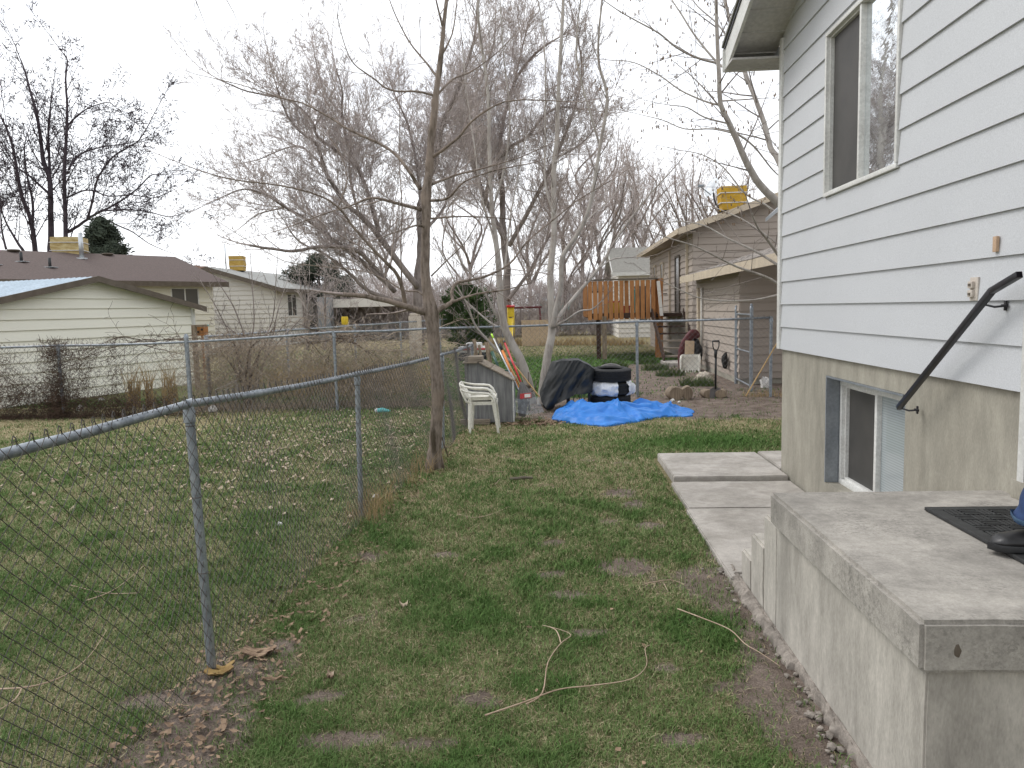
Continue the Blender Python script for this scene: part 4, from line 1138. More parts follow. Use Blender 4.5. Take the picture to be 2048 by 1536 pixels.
L8([(1050, 815), (1160, 770), (1300, 735), (1450, 690), (1560, 640)], 7, 2, 0.8, .8)
L8([(1045, 960), (1200, 950), (1400, 962), (1500, 1000)], 5, 1.6, 0.6, .7)
L8([(1010, 830), (930, 710), (850, 640), (700, 570), (620, 520), (500, 455), (400, 430), (250, 380), (110, 345)], 9, 2, 0.9)
L8([(1065, 418), (1000, 402), (880, 395), (800, 340), (720, 280), (680, 200), (650, 90), (648, 60)], 6, 1.6, -0.5, .7)
L8([(1085, 340), (1040, 280), (960, 180), (890, 40), (860, -60)], 6, 2, 0.5, .8)
L8([(1075, 430), (1150, 350), (1240, 310), (1360, 220), (1450, 120)], 6, 1.6, 0.6, .8)
L8([(1050, 880), (1130, 870), (1200, 800), (1330, 750), (1480, 720)], 7, 2, -0.7, .7)
L8([(1035, 1000), (990, 990), (900, 1020), (800, 1055)], 6, 1.6, -0.4, .7)
L8([(1100, 250), (1150, 150), (1170, 20), (1180, -90)], 5, 2, 0.3, .8)
L8([(1045, 1320), (1000, 1280), (940, 1275), (860, 1230), (760, 1190), (500, 1160), (380, 1130), (150, 990)], 5, 1.6, 0.8, .6)
L8([(1060, 1210), (1120, 1150), (1210, 1060), (1280, 940)], 4, 1.5, -0.5, .7)
L8([(1110, 120), (1080, 0), (1060, -160)], 6, 2, -0.2, .9)
L8([(930, 1262), (925, 1100), (930, 900), (918, 700), (920, 500), (915, 300)], 4, 1.5, 0.4, .4, .7)
L8([(650, 910), (690, 780), (640, 640), (560, 560)], 4, 1.5, 0.2, .5)
mb.build('limbs', MAT['bark_near'], t1, smooth=True)
# small side shoot and stub at the foot
mb = MB(); mb.tube([gnd(880, 938), at(882, 905, Y1), at(886, 940, Y1-.02)], [0.016, 0.012, 0.02], 8)
mb.tube([at(884, 875, Y1), at(888, 890, Y1-.1), gnd(896, 912)], [0.007, 0.008, 0.007], 6); mb.build('shoot', MAT['bark_near'], trunk, smooth=True)
tw.build('crown', MAT['twig_near'], t1, 4)

# ---- two pale-barked trees by the back fence
C2 = dict(jit=0.05, limb=(0.22, 1.15, R(38), 0.35, 0.010), lv=[(0.22, 0.45, R(38)), (0.20, 0.45, R(38))], up=[0.35, 0.3, 0.2], wob=0.07, seg=[0.2, 0.16, 0.14], rmin=0.0026)
Y2 = 12.55
Z5 = dict(ox=940, oy=0, s=2.327)
def pale(name_label, base_px, stems, seed, Y):
    b_ = gnd(base_px[0], base_px[1])
    t = thing('bare_tree', name_label, 'tree', (at(base_px[0], base_px[1], Y).x, Y, 0)); rg = random.Random(seed)
    mbt, mbl, tw = MB(), MB(), Twigs()
    for i, (pl, w0, w1, dY, kind, lf) in enumerate(stems):
        pts = [at(x, y, Y+dY*j/(len(pl)-1)) for j, (x, y) in enumerate(pl)]
        n = len(pl)
        ws = lin(w0, w1, n)
        ws = [w*.60 for w in lin(w0, w1, n, 1.1)]
        limb(mbt if kind else mbl, tw, rg, pts, radw(ws, Y), C2, start=0.42 if kind else 0.2, Lf=lf, n=12 if kind else 8, sm=4)
    mbt.build('trunk', MAT['bark_pale'], t, smooth=True); mbl.build('limbs', MAT['bark_pale'], t, smooth=True)
    tw.build('crown', MAT['twig_pale'], t); return t
def s5(l): return [(940+x/2.327, y/2.327) for x, y in l]
pale('pale smooth-barked tree, the right one of the pair behind the covered grill', (1083, 811),
     [([(1083, 812), (1086, 780), (1094, 720), (1104, 660), (1102, 600), (1101, 540)]+s5([(390, 1100), (390, 800), (405, 640), (410, 450), (430, 100), (438, -120)]), 34, 9, 0.3, True, 1),
      ([(1106, 655), (1112, 620), (1122, 575)]+s5([(430, 1200), (500, 1090), (560, 950), (605, 680), (640, 460), (600, 300), (600, 150), (615, 0), (620, -120)]), 20, 4, -0.8, True, .8),
      (s5([(605, 680), (570, 560), (500, 300), (500, 130), (515, 0), (520, -90)]), 8, 3, -0.3, False, .8),
      ([(1107, 650), (1120, 630), (1153, 589), (1199, 535), (1230, 482), (1290, 400), (1340, 345)], 16, 4, 0.6, False, .9),
      ([(1110, 652), (1135, 638), (1160, 622), (1185, 618), (1205, 600)], 9, 3, -0.6, False, .4),
      ([(1200, 535), (1230, 517), (1290, 515)], 6, 3, 0.3, False, .6),
      (s5([(390, 1000), (350, 850), (350, 600), (350, 300), (335, 100), (300, -60)]), 7, 3, 0.7, False, .7),
      (s5([(395, 760), (450, 690), (490, 600)]), 5, 2, .3, False, .7),
      (s5([(500, 1090), (560, 1010), (640, 940), (720, 840)]), 6, 2, .6, False, .8)], 21, Y2)
pale('pale smooth-barked tree, the left one of the pair, behind the leaning garden tools', (1062, 800),
     [([(1063, 812), (1058, 770), (1042, 722), (1020, 680), (1008, 650), (1001, 600), (999, 560)]+s5([(130, 1200), (115, 1080), (100, 950), (90, 700), (85, 450), (40, 100), (40, -60)]), 34, 7, -0.3, True, 1),
      ([(1012, 655), (990, 625), (972, 590), (948, 555), (920, 520), (900, 470)], 12, 3, -0.5, False, .8),
      ([(1008, 660), (985, 648), (960, 628), (930, 600), (905, 575)], 9, 3, 0.4, False, .7),
      ([(1046, 735), (1010, 715), (975, 680), (950, 650), (935, 610), (908, 560), (880, 500)], 12, 3, -0.7, False, .8),
      ([(998, 530), (985, 470), (960, 380), (950, 300), (935, 200), (925, 90)], 8, 3, 0.5, False, .9),
      ([(1003, 640), (1003, 600), (1012, 520), (1020, 440), (1040, 330), (1060, 240)], 9, 3, 0.6, False, .9),
      ([(985, 420), (1010, 330), (1020, 230), (1008, 120), (1000, 0)], 7, 3, -.4, False, .9)], 22, Y2+0.25)

# ---- the big old trees in the field
def old_tree(label, base, stems, seed, Y, C, bark='bark_old', twig='twig_old', trunk_n=1):
    b_ = at(base[0], base[1], Y)
    t = thing('old_tree', label, 'tree', (b_.x, Y, 0)); rg = random.Random(seed)
    mbt, mbl, tw = MB(), MB(), Twigs()
    for i, (pl, w0, w1, dY, lf, dn) in enumerate(stems):
        pts = [at(x, y, Y+dY*j/(len(pl)-1)) for j, (x, y) in enumerate(pl)]
        limb(mbt if i < trunk_n else mbl, tw, rg, pts, radw([w*C.get('ws', .66) for w in lin(w0, w1, len(pl), 1.1)], Y), C, start=0.45 if i < trunk_n else 0.12, Lf=lf, dens=dn, n=10, sm=4)
    mbt.build('trunk', MAT[bark], t, smooth=True); mbl.build('limbs', MAT[bark], t, smooth=True); tw.build('crown', MAT[twig], t)
    return t, tw
def z8(l): return [(380+x/2.194, y/2.194) for x, y in l]
C3 = dict(ws=.50, limb=(0.21, 2.9, R(50), 0.25, 0.020), lv=[(0.15, 0.44, R(45)), (0.095, 0.5, R(45)), (0.18, .5, R(45))], up=[0.35, 0.4, 0.3], wob=0.13, seg=[0.28, 0.22, 0.2], rmin=0.0052)
Y3 = 27.0
old_tree('huge spreading bare tree with dark limbs reaching far left, behind the near tree', (838, 672),
  [([(838, 690), (836, 640), (834, 590), (838, 540), (842, 480)]+z8([(1010, 900), (1080, 700), (1110, 540), (1180, 380), (1240, 200), (1260, 60)]), 46, 8, 1, 1.1, 1.2),
   (z8([(1000, 1260), (900, 1130), (800, 1000), (740, 940), (690, 900), (620, 800), (590, 740), (560, 640), (500, 590), (440, 530), (400, 440), (380, 380)]), 26, 5, -3, 1, 1.2),
   (z8([(830, 1020), (790, 880), (760, 790), (710, 680), (680, 590), (665, 480), (668, 400), (640, 300)]), 20, 5, -1, 1, 1.2),
   (z8([(740, 740), (640, 660), (560, 600), (540, 540), (480, 470), (400, 430), (250, 400), (130, 350)]), 14, 4, -3, 1, 1.2),
   (z8([(590, 740), (500, 650), (420, 650), (300, 700), (200, 720)]), 9, 3, 2, .9, 1.1),
   (z8([(900, 1280), (780, 1170), (640, 1060), (520, 970), (420, 910), (340, 860), (240, 830), (150, 860)]), 20, 4, -4, 1, 1.2),
   (z8([(420, 910), (300, 940), (220, 1000)]), 7, 3, 1, .7, 1),
   (z8([(870, 1240), (760, 1120), (700, 1090), (600, 1080), (460, 1100), (380, 1095), (262, 1076)]), 18, 8, -5, .5, .6),
   (z8([(950, 1330), (790, 1280), (700, 1200), (600, 1120), (480, 1060), (420, 980)]), 18, 4, -2, .9, 1),
   (z8([(1020, 980), (1000, 760), (960, 560), (900, 420), (860, 300)]), 16, 4, 3, 1.1, 1.1),
   (z8([(1040, 1000), (1120, 900), (1180, 700), (1240, 560)]), 14, 4, 4, 1.1, 1.1),
   (z8([(740, 940), (700, 760), (700, 560), (600, 420), (560, 300), (540, 200)]), 12, 4, 3, 1, 1.1)], 31, Y3, C3)
Y4 = 34.0
old_tree('tall bare tree with a thick dark trunk rising behind the pale pair', (1016, 668),
  [([(1020, 680), (1018, 640), (1012, 590), (1014, 540), (1006, 460)]+z8([(1370, 860), (1360, 700), (1370, 560), (1420, 370), (1500, 250), (1590, 180)]), 40, 8, 2, 1.2, 1.2),
   (z8([(1290, 900), (1330, 750), (1400, 650), (1480, 600), (1560, 500), (1640, 470), (1720, 480)]), 20, 5, -2, 1.2, 1.2),
   (z8([(1380, 1050), (1300, 880), (1240, 700), (1220, 520), (1280, 350), (1330, 200), (1340, 90)]), 20, 5, 2, 1.2, 1.2),
   (z8([(1400, 1080), (1500, 900), (1600, 700), (1680, 500), (1720, 320), (1700, 160)]), 18, 5, -2, 1.2, 1.2),
   (z8([(1420, 380), (1460, 200), (1500, 60)]), 10, 4, 1, 1.1, 1.1),
   (z8([(1600, 700), (1750, 600), (1850, 420)]), 9, 3, 1, 1.1, 1.1),
   ([(1016, 600), (1060, 540), (1100, 470), (1150, 400), (1190, 330)], 16, 4, 3, 1.1, 1.1),
   (z8([(1330, 760), (1180, 640), (1130, 480), (1150, 340)]), 10, 4, 2, 1.1, 1.1)], 32, Y4, C3)

# ---- row of bare trees far behind
C5 = dict(ws=.6, limb=(0.6, 3.2, R(36), 0.5, 0.03), lv=[(0.30, 0.45, R(40)), (0.20, 0.5, R(40)), (.35, .5, R(40))], up=[0.45, 0.4, 0.3], wob=0.11, seg=[0.6, 0.45, 0.35], rmin=0.009)
far = [(1130, 648, 470, 380, 46, 'leftmost of the far bare trees, thin, between the pale pair and the wooden deck'),
       (1168, 650, 400, 300, 50, 'far bare tree with straight dark trunk just left of the wooden deck'),
       (1195, 650, 430, 340, 47, 'far bare tree directly above the left end of the wooden deck'),
       (1222, 650, 440, 330, 55, 'far forked bare tree behind the small grey-roofed house'),
       (1268, 650, 440, 350, 58, 'far bare tree rising behind the roof of the small grey house'),
       (1320, 650, 470, 370, 62, 'far bare tree behind the eave of the tan house'),
       (1385, 640, 450, 340, 66, 'farthest bare tree behind the satellite dish'),
       (1440, 640, 440, 345, 60, 'far bare tree beyond the tan house gable, right of the dish'),
       (1060, 655, 500, 400, 60, 'far bare tree behind the turquoise house'),
       (940, 655, 500, 400, 64, 'far bare tree above the dark evergreen bush'),
       (770, 655, 520, 440, 66, 'far bare tree behind the dark carport')]
for i, (px, by, fy, ty, Y, lb) in enumerate(far):
    rg = random.Random(50+i); j = lambda k: rg.uniform(-k, k)
    st = [([(px, by), (px+j(6), (by+fy)/2), (px+j(10), fy), (px+j(25), (fy+ty)/2), (px+j(30), ty+8)], 15, 4, j(2), 1, 1.2)]
    for s_ in range(5):
        sx = rg.choice((-1, 1)); f0 = rg.uniform(.3, .9); y_s = by+(fy-by)*f0
        st.append(([(px, y_s), (px+sx*rg.uniform(10, 22), y_s-40), (px+sx*rg.uniform(25, 60), y_s-95), (px+sx*rg.uniform(30, 80), max(ty, y_s-160))], 8, 3, j(4), 1, 1.1))
    old_tree(lb, (px, by), st, 60+i, Y, C5)

# ---- tall tree on the far left beyond the brown roof
C6 = dict(ws=.6, limb=(0.62, 4.2, R(42), 0.25, 0.045), lv=[(0.34, 0.42, R(42)), (0.26, 0.45, R(45)), (.3, .5, R(45))], up=[0.25, 0.2, 0.1], wob=0.10, seg=[0.6, 0.45, 0.35], rmin=0.010)
def z6(l): return [(x/3.2, 80+y/3.2) for x, y in l]
tl, tw6 = old_tree('tall bare tree with many upright stems and clustered seed tufts, behind the brown roof', (105, 640),
  [([(100, 650), (100, 560)]+z6([(325, 1330), (325, 1100), (318, 900), (280, 780), (262, 640), (235, 470), (200, 350), (160, 200), (130, 120)]), 24, 4, 1, 1, 1.1),
   (z6([(420, 1500), (420, 1240), (415, 1000), (410, 850), (425, 600), (430, 420), (420, 250), (430, 130), (400, 80)]), 16, 3, -1, .9, 1.1),
   (z6([(320, 1000), (318, 850), (310, 600), (320, 450), (340, 300)]), 12, 3, 2, .9, 1.1),
   (z6([(240, 1500), (220, 1300), (195, 1150), (140, 1000), (110, 850), (85, 700), (30, 540), (-30, 430)]), 18, 4, -2, 1, 1),
   (z6([(205, 1180), (210, 1050), (170, 850), (155, 700), (170, 620)]), 10, 3, 1, .9, 1),
   (z6([(430, 1230), (500, 1190), (570, 1140), (640, 1100), (740, 1050), (870, 960), (960, 870), (1010, 860)]), 11, 3, 2, 1, 1.2),
   (z6([(560, 1140), (590, 1040), (615, 920), (640, 860), (720, 750), (830, 680), (890, 640), (950, 545)]), 8, 3, -2, 1, 1.2),
   (z6([(440, 830), (480, 760), (560, 710), (680, 680), (800, 665)]), 8, 3, 2, .9, 1.2),
   (z6([(650, 1095), (800, 1085), (950, 1100), (1080, 1130), (1180, 1110)]), 6, 2, 1, .8, 1.2),
   (z6([(430, 1010), (560, 960), (700, 1000), (840, 990), (980, 1010), (1090, 970)]), 6, 2, -2, .8, 1.2),
   (z6([(640, 1130), (740, 1180), (850, 1230), (950, 1300), (1060, 1350)]), 6, 2, 2, .8, 1.2),
   (z6([(310, 980), (200, 880), (100, 800), (0, 640)]), 9, 3, 2, 1, 1),
   (z6([(150, 1350), (90, 1260), (20, 1120), (-40, 900)]), 10, 3, 0, 1, 1),
   (z6([(420, 560), (500, 480), (580, 430), (690, 400), (740, 430)]), 6, 2, 1, .9, 1.2),
   (z6([(40, 1340), (10, 1200), (0, 1000)]), 8, 3, 0, 1, 1)], 33, 44, C6, 'bark_dark', 'bark_dark')
rs = np.random.RandomState(2); tips = np.array(tw6.tips); sel = tips[rs.rand(len(tips)) < 0.22]
sel = np.repeat(sel, 3, 0)+rs.randn(len(sel)*3, 3)*0.14
seg_object('seed_tufts', sel, sel+rs.randn(len(sel), 3)*0.12, 0.028, 0.012, MAT['bark_dark'], tl)['kind'] = 'stuff'

# ---- the tree rising behind the far corner of the white house
C7 = dict(jit=.06, limb=(0.18, 1.05, R(45), 0.0, 0.012), lv=[(0.26, 0.45, R(42)), (0.2, 0.4, R(45))], up=[0.05, -0.12, -0.1], wob=0.08, seg=[0.16, 0.14, 0.1], rmin=0.0022)
Y7 = 9.6
t7 = thing('bare_tree', 'bare tree with hanging buds and grey stems behind the white house corner', 'tree', (at(1585, 700, Y7).x, Y7, 0))
rg = random.Random(77); mbt, mbl, tw = MB(), MB(), Twigs()
def L7(pl, w0, w1, dY, tr=False, lf=1, dn=1, st=0.15, s5_=True):
    pts_ = [(940+x/2.327, y/2.327) for x, y in pl] if s5_ else pl
    pts = [at(x, y, Y7+dY*j/(len(pl)-1)) for j, (x, y) in enumerate(pts_)]
    limb(mbt if tr else mbl, tw, rg, pts, radw([w*.72 for w in lin(w0, w1, len(pl), 1.1)], Y7), C7, start=st, Lf=lf, dens=dn, n=10, sm=4)
L7([(1640, 860), (1625, 700), (1610, 560), (1596, 440)], 40, 30, 0, True, 0.0, 0.1, 0.9, False)
L7([(1600, 480), (1570, 425), (1550, 400), (1520, 370), (1494, 327), (1473, 279), (1456, 241), (1441, 206), (1438, 150), (1434, 64), (1432, -20)], 24, 8, -0.6, True, 1, 1.1, 0.3, False)
L7([(1600, 450), (1576, 370), (1556, 318), (1541, 295), (1529, 249), (1511, 198), (1494, 155), (1470, 80), (1450, 0), (1440, -60)], 20, 7, 0.9, True, 1, 1.1, 0.3, False)
L7([(1195, 320), (1150, 290), (1050, 170), (980, 60), (940, 0), (900, -80)], 7, 2.5, 0.6)
L7([(1160, 295), (1060, 270), (960, 220), (880, 155), (780, 100), (700, 55), (620, 0)], 7, 2, -0.8)
L7([(1165, 490), (1090, 470), (980, 420), (880, 350), (760, 290), (650, 280)], 6, 2, 0.6)
L7([(1200, 575), (1090, 545), (1010, 500), (930, 490)], 5, 2, -0.4)
L7([(1225, 620), (1130, 600), (1000, 600), (900, 560), (820, 540)], 5, 2, 0.5)
L7([(1240, 620), (1320, 680), (1400, 780), (1440, 820)], 6, 3, 0.4)
L7([(1170, 470), (1250, 465), (1330, 460)], 5, 3, 0.8, dn=.7)
L7([(1215, 200), (1150, 110), (1060, 30), (1000, -50)], 5, 2, 0.4)
L7([(1290, 390), (1230, 180), (1200, 60), (1180, -40)], 7, 3, 1.2)
L7([(1443, 1330), (1380, 1290), (1240, 1240), (1120, 1180), (1030, 1140), (930, 1110), (850, 1080)], 8, 2, -0.9, lf=.8)
L7([(1443, 1240), (1330, 1170), (1200, 1110), (1090, 1050), (980, 1030), (900, 1040)], 8, 2, 0.6, lf=.8)
L7([(1443, 1370), (1330, 1395), (1200, 1400), (1080, 1390), (980, 1350), (900, 1310)], 6, 2, -0.4, lf=.7)
L7([(1440, 1195), (1380, 1110), (1340, 1060), (1310, 990)], 9, 4, -0.6, lf=.6)
L7([(1440, 1000), (1370, 950), (1280, 900), (1180, 780), (1080, 720), (980, 700)], 6, 2, 0.4, lf=.8)
L7([(1440, 1140), (1300, 1040), (1200, 990), (1100, 960), (1000, 990)], 5, 2, 0.9, lf=.7)
mbt.build('trunk', MAT['bark_pale'], t7, smooth=True); mbl.build('limbs', MAT['bark_pale'], t7, smooth=True); tw.build('crown', MAT['twig_pale'], t7)
rs = np.random.RandomState(4); tips = np.array(tw.tips); sel = tips[(rs.rand(len(tips)) < 0.7) & (tips[:, 2] > 2.6)]
seg_object('buds', sel+[0, 0, .012], sel-np.array([0, 0, .02])+rs.randn(len(sel), 3)*.004, 0.005, 0.0075, MAT['bud'], t7, 4)['kind'] = 'stuff'

# ---- a tree standing outside the frame on the left, whose drooping twigs enter at the top
t8 = thing('bare_tree', 'tree at the left whose drooping budded twigs hang in at the top edge', 'tree', (-9.6, 6.2, 0))
C8 = dict(limb=(0.34, 0.9, R(55), -0.35, 0.008), lv=[(0.3, 0.5, R(40)), (0.22, 0.4, R(40))], up=[-0.55, -0.6, -0.5], wob=0.07, seg=[0.14, 0.12, 0.1], rmin=0.0016)
rg = random.Random(8); mbt, mbl, tw = MB(), MB(), Twigs()
mbt.tube([(-9.6, 6.2, -.1), (-9.5, 6.2, 2), (-9.6, 6.3, 4.5), (-9.3, 6.3, 7.5), (-9.2, 6.4, 10)], [0.26, 0.2, 0.16, 0.1, 0.05], 12)
A_ = [Vector((-9.55, 6.3, 4.0)), Vector((-8.3, 6.5, 5.4)), at(60, -120, 6.8), at(250, -60, 7.2), at(400, -70, 7.4), at(560, -50, 7.6)]
limb(mbl, tw, rg, A_, lin(0.07, 0.006, 6), C8, start=0.5, n=8, dens=1.0)
B_ = [Vector((-9.4, 6.3, 5.6)), Vector((-7.8, 6.2, 6.6)), at(-40, -300, 5.9), at(200, -210, 6.1), at(430, -180, 6.2), at(700, -160, 6.4), at(940, -110, 6.4)]
limb(mbl, tw, rg, B_, lin(0.07, 0.006, 7), C8, start=0.5, n=8, Lf=1.2, dens=0.9)
mbt.build('trunk', MAT['bark_near'], t8, smooth=True); mbl.build('limbs', MAT['bark_near'], t8, smooth=True); tw.build('crown', MAT['twig_pale'], t8)
rs = np.random.RandomState(6); aa = np.array(tw.a); sel = aa[rs.rand(len(aa)) < 0.22]
seg_object('buds', sel, sel+rs.randn(len(sel), 3)*.008+[0, 0, -.008], 0.004, 0.004, MAT['bud'], t8, 4)['kind'] = 'stuff'

# ---- evergreens
def conifer(label, px, by, ty, wpx, Y, seed, mt='needle', n=5200, cone=True, name='pine_tree'):
    b_ = at(px, by, Y); top = at(px, ty, Y).z; w = wpx/FPX*Y/2; z0_ = 0.0 if not cone else 1.0
    t = thing(name, label, 'tree', (b_.x, Y, 0)); rg = random.Random(seed); rs = np.random.RandomState(seed)
    m_ = MB(); m_.tube([(b_.x, Y, -0.1), (b_.x, Y, top*0.6), (b_.x, Y, top*0.97)], [w*0.10, w*0.06, 0.02], 8); m_.build('trunk', MAT['bark_old'], t, smooth=True)
    cl = []; nb = 110
    for i in range(nb):
        f = rg.random()**0.8; z = z0_+(top-z0_)*f
        rr = w*(1-f)**0.62 if cone else w*math.sqrt(max(0.02, 1-(2*f-0.9)**2))
        rr *= rg.uniform(.55, 1.18); a = rg.random()*6.283
        tipv = np.array([b_.x+rr*math.cos(a), Y+rr*math.sin(a), z+rr*0.25]); st_ = np.array([b_.x, Y, z-rr*0.1])
        m = n//nb; u = 0.35+0.65*rs.rand(m)**0.6
        cl.append(st_+(tipv-st_)*u[:, None]+rs.randn(m, 3)*w*0.055)
    P = np.concatenate(cl); D = rs.randn(len(P), 3); D[:, 2] = np.abs(D[:, 2])*0.7
    D /= np.linalg.norm(D, axis=1, keepdims=True); L = w*0.11
    seg_object('crown', P, P+D*L, w*0.016, w*0.004, MAT[mt], t)
    return t
conifer('dark pine behind the brown roof, right of the tall bare tree', 218, 650, 446, 180, 40, 1, n=16000)
conifer('rounded pine behind the grey-roofed house, left of the near tree', 642, 650, 520, 150, 46, 2, n=14000, cone=False)
conifer('low dark evergreen bush behind the pale trees', 935, 668, 572, 112, 30, 3, 'evergreen', 12000, False, 'evergreen_bush')
# ================================================================== things in the yard
def leanpole(name, label, cat, p0, p1, r, mt, parts=(), flat=None):
    t = thing(name, label, cat, tuple(p0)); mb = MB(); mb.tube([p0, p1], [r, r], 10, flat=flat); mb.build('handle', MAT[mt], t, auto=AUTO)
    return t
# ---- plywood box with sloping lid
YB0, YB1 = 10.6, 11.22
bx = thing('plywood_box', 'weathered grey plywood box with sloping plank lid at the end of the near fence', 'box', (gnd(975, 848).x, YB0, 0))
def B(px, py): return at(px, py, YB0)
xl, xr = B(931, 800).x, B(1026, 800).x; zt = B(930, 727).z; xk = B(955, 727).x; zr = B(1026, 762).z
mb = MB(); prof = [(xl, 0.02), (xr, 0.02), (xr, zr), (xk, zt), (xl, zt)]
mb.prism([(x, YB0, z) for x, z in prof], (0, 0.018, 0)); mb.build('end_panel', MAT['plywood'], bx); mb = MB(); mb.prism([(x, YB1-0.018, z) for x, z in prof], (0, 0.018, 0)); mb.build('end_panel', MAT['plywood'], bx)
mb = MB(); mb.box((xl+0.009, (YB0+YB1)/2, zt/2+.01), (0.018, YB1-YB0-0.04, zt-.03)); mb.build('side_panel', MAT['plywood'], bx)
mb = MB(); mb.box((xr-0.009, (YB0+YB1)/2, zr/2+.01), (0.018, YB1-YB0-0.04, zr-.03)); mb.build('side_panel', MAT['plywood'], bx)
mb = MB(); mb.box((xr+0.006, YB0-0.004, zr/2+0.02), (0.022, 0.022, zr-0.02)); mb.build('corner_strip', MAT['trim_white'], bx)
dx_, dz_ = xr-xk, zr-zt; Ls = math.hypot(dx_, dz_); an = math.atan2(dz_, dx_)
for i in range(3):
    mb = MB(); f = (i+.5)/3
    c = Vector((xk+dx_*f+0.02, (YB0+YB1)/2-0.02, zt+dz_*f+0.014))
    mb.box(c, (Ls/3-0.006+(0.03 if i == 2 else 0), YB1-YB0+0.07, 0.02), ry=-an, bev=0.003); mb.build('lid_board', MAT['old_wood_flat'], bx, auto=AUTO)
mb = MB(); mb.box(((xl+xk)/2-0.012, (YB0+YB1)/2-0.02, zt+0.012), (xk-xl+0.03, YB1-YB0+0.07, 0.02), bev=0.003); mb.build('top_board', MAT['old_wood_flat'], bx, auto=AUTO)
mb = MB(); a_ = B(928, 722); mb.box((B(946, 715).x, YB0+0.16, zt+0.058), (0.245, 0.30, 0.072), bev=0.004)
mb.build('wood_block', MAT['old_wood_flat'], None, auto=AUTO, origin=(B(946, 715).x, YB0+0.16, zt+.02)); props(bpy.data.objects['wood_block'], 'weathered wood block lying on top of the plywood box', 'wood block')
mb = MB(); mb.box((xl+0.14, YB0-0.06, 0.04), (0.42, 0.10, 0.075), rz=-0.05, bev=0.004)
o = mb.build('wood_beam', MAT['old_wood_flat'], None, auto=AUTO, origin=(xl+.14, YB0-.06, 0)); props(o, 'short brown timber on the ground under the left edge of the plywood box', 'timber')

# ---- stacked white plastic chairs, facing right (+X)
def chair_local():
    """monobloc garden chair at origin, seat facing +X; front legs at +x"""
    t = thing('plastic_chair', 'upper white plastic garden chair of the stacked pair beside the plywood box', 'chair', (0, 0, 0), 'stacked white garden chairs')
    # seat
    mb = MB()
    def seat(u, v):
        x = -0.21+0.45*u; y = (v-.5)*(0.42+0.03*u); z = 0.405+0.03*u-0.025*math.sin(math.pi*v)*math.sin(math.pi*min(1, u*1.1))-0.045*max(0, (u-0.86)/0.14)**2
        return Vector((x, y, z))
    mb.grid(seat, 12, 12); mb.grid(lambda u, v: seat(u, 1-v)-Vector((0, 0, 0.012)), 12, 12)
    mb.box((-0.0, 0.222, 0.40), (0.42, 0.012, 0.045)); mb.box((-0.0, -0.222, 0.40), (0.42, 0.012, 0.045)); mb.box((0.235, 0, 0.40), (0.012, 0.42, 0.05), bev=0.003)
    mb.build('seat', MAT['white_plastic'], t, auto=R(50))
    # back: frame + slats
    mb = MB()
    arc = []
    for i in range(13):
        a = math.pi*i/12; y = 0.225*math.cos(a); h = math.sin(a)
        arc.append((-0.225-0.13*min(1, 0.3+h), y*1.02, 0.43+0.165*min(1, h*1.35)))
    mb.tube([(-0.215, .215, .41)]+arc+[(-0.215, -.215, .41)], 0.017, 8)
    for j in range(5):
        y = -0.13+0.065*j
        mb.tube([(-0.20, y, .41), (-0.27, y, .50), (-0.35, y*1.05, .59)], 0.014, 6, flat=0.5)
    mb.build('backrest', MAT['white_plastic'], t, auto=R(60))
    for s in (-1, 1):
        mb = MB()
        mb.tube([(-0.345, .20*s, .59), (-0.27, .245*s, .565), (-0.14, .262*s, .545), (0.02, .265*s, .54), (0.11, .262*s, .53), (0.165, .255*s, .49), (0.19, .245*s, .45), (0.20, .24*s, .42)],
                [0.018, .028, .032, .034, .034, .034, .036, .036], 10, flat=0.5)
        mb.build('armrest', MAT['white_plastic'], t, auto=R(60))
        mb = MB(); mb.tube([(0.185, .235*s, .44), (0.215, .245*s, .25), (0.255, .25*s, 0.0)], [0.042, .036, .024], 8, flat=0.6); mb.build('leg', MAT['white_plastic'], t, auto=R(60))
        mb = MB(); mb.tube([(-0.19, .215*s, .42), (-0.20, .225*s, .22), (-0.215, .235*s, 0.0)], [0.040, .034, .024], 8, flat=0.6); mb.build('leg', MAT['white_plastic'], t, auto=R(60))
    return t
cb = gnd(978, 867)
ch = chair_local(); ch2 = copy_tree(ch)
cxx = at(998, 866, 9.95).x-0.255*0.80; ch.scale = ch2.scale = (0.80, 0.9, 1.0); ch.location = (cxx-0.012, 9.99, 0.062); ch.rotation_euler = (0, 0, R(2))
ch2.location = (cxx, 9.975, 0.0); ch2.rotation_euler = (0, 0, R(2))
ch2['label'] = 'lower white plastic garden chair of the stacked pair, standing on the grass'

# ---- tools leaning on the box
def P10(px, py, y): return at(px, py, y)
t = thing('broom_pole', 'silver pole with lime green tip, leftmost of the tools leaning on the plywood box', 'pole', tuple(gnd(1036, 800)))
a_, b_ = P10(983, 668, 11.35), P10(1036, 780, 10.75); c_ = a_.lerp(b_, 0.08)
mb = MB(); mb.tube([c_, b_], 0.012, 10); mb.build('pole', MAT['steel'], t, smooth=True)
mb = MB(); mb.tube([a_, c_], 0.0135, 10); mb.build('grip', MAT['lime'], t, smooth=True)
mb = MB(); mb.tube([P10(1014, 740, 10.95)-Vector((.03, 0, 0)), P10(1014, 740, 10.95)+Vector((.05, 0, -.02))], 0.013, 8); mb.build('clip', MAT['dark_green'], t, smooth=True)
t = thing('spade', 'orange handled digging tool with dark grip, middle of the leaning tools', 'spade', tuple(gnd(1050, 815)))
a_, b_ = P10(999, 688, 11.3), P10(1043, 790, 10.85); c_ = a_.lerp(b_, .13)
mb = MB(); mb.tube([c_, b_], 0.019, 10); mb.build('handle', MAT['orange'], t, smooth=True)
mb = MB(); mb.tube([a_, c_], 0.020, 10); mb.build('grip', MAT['black_plastic'], t, smooth=True)
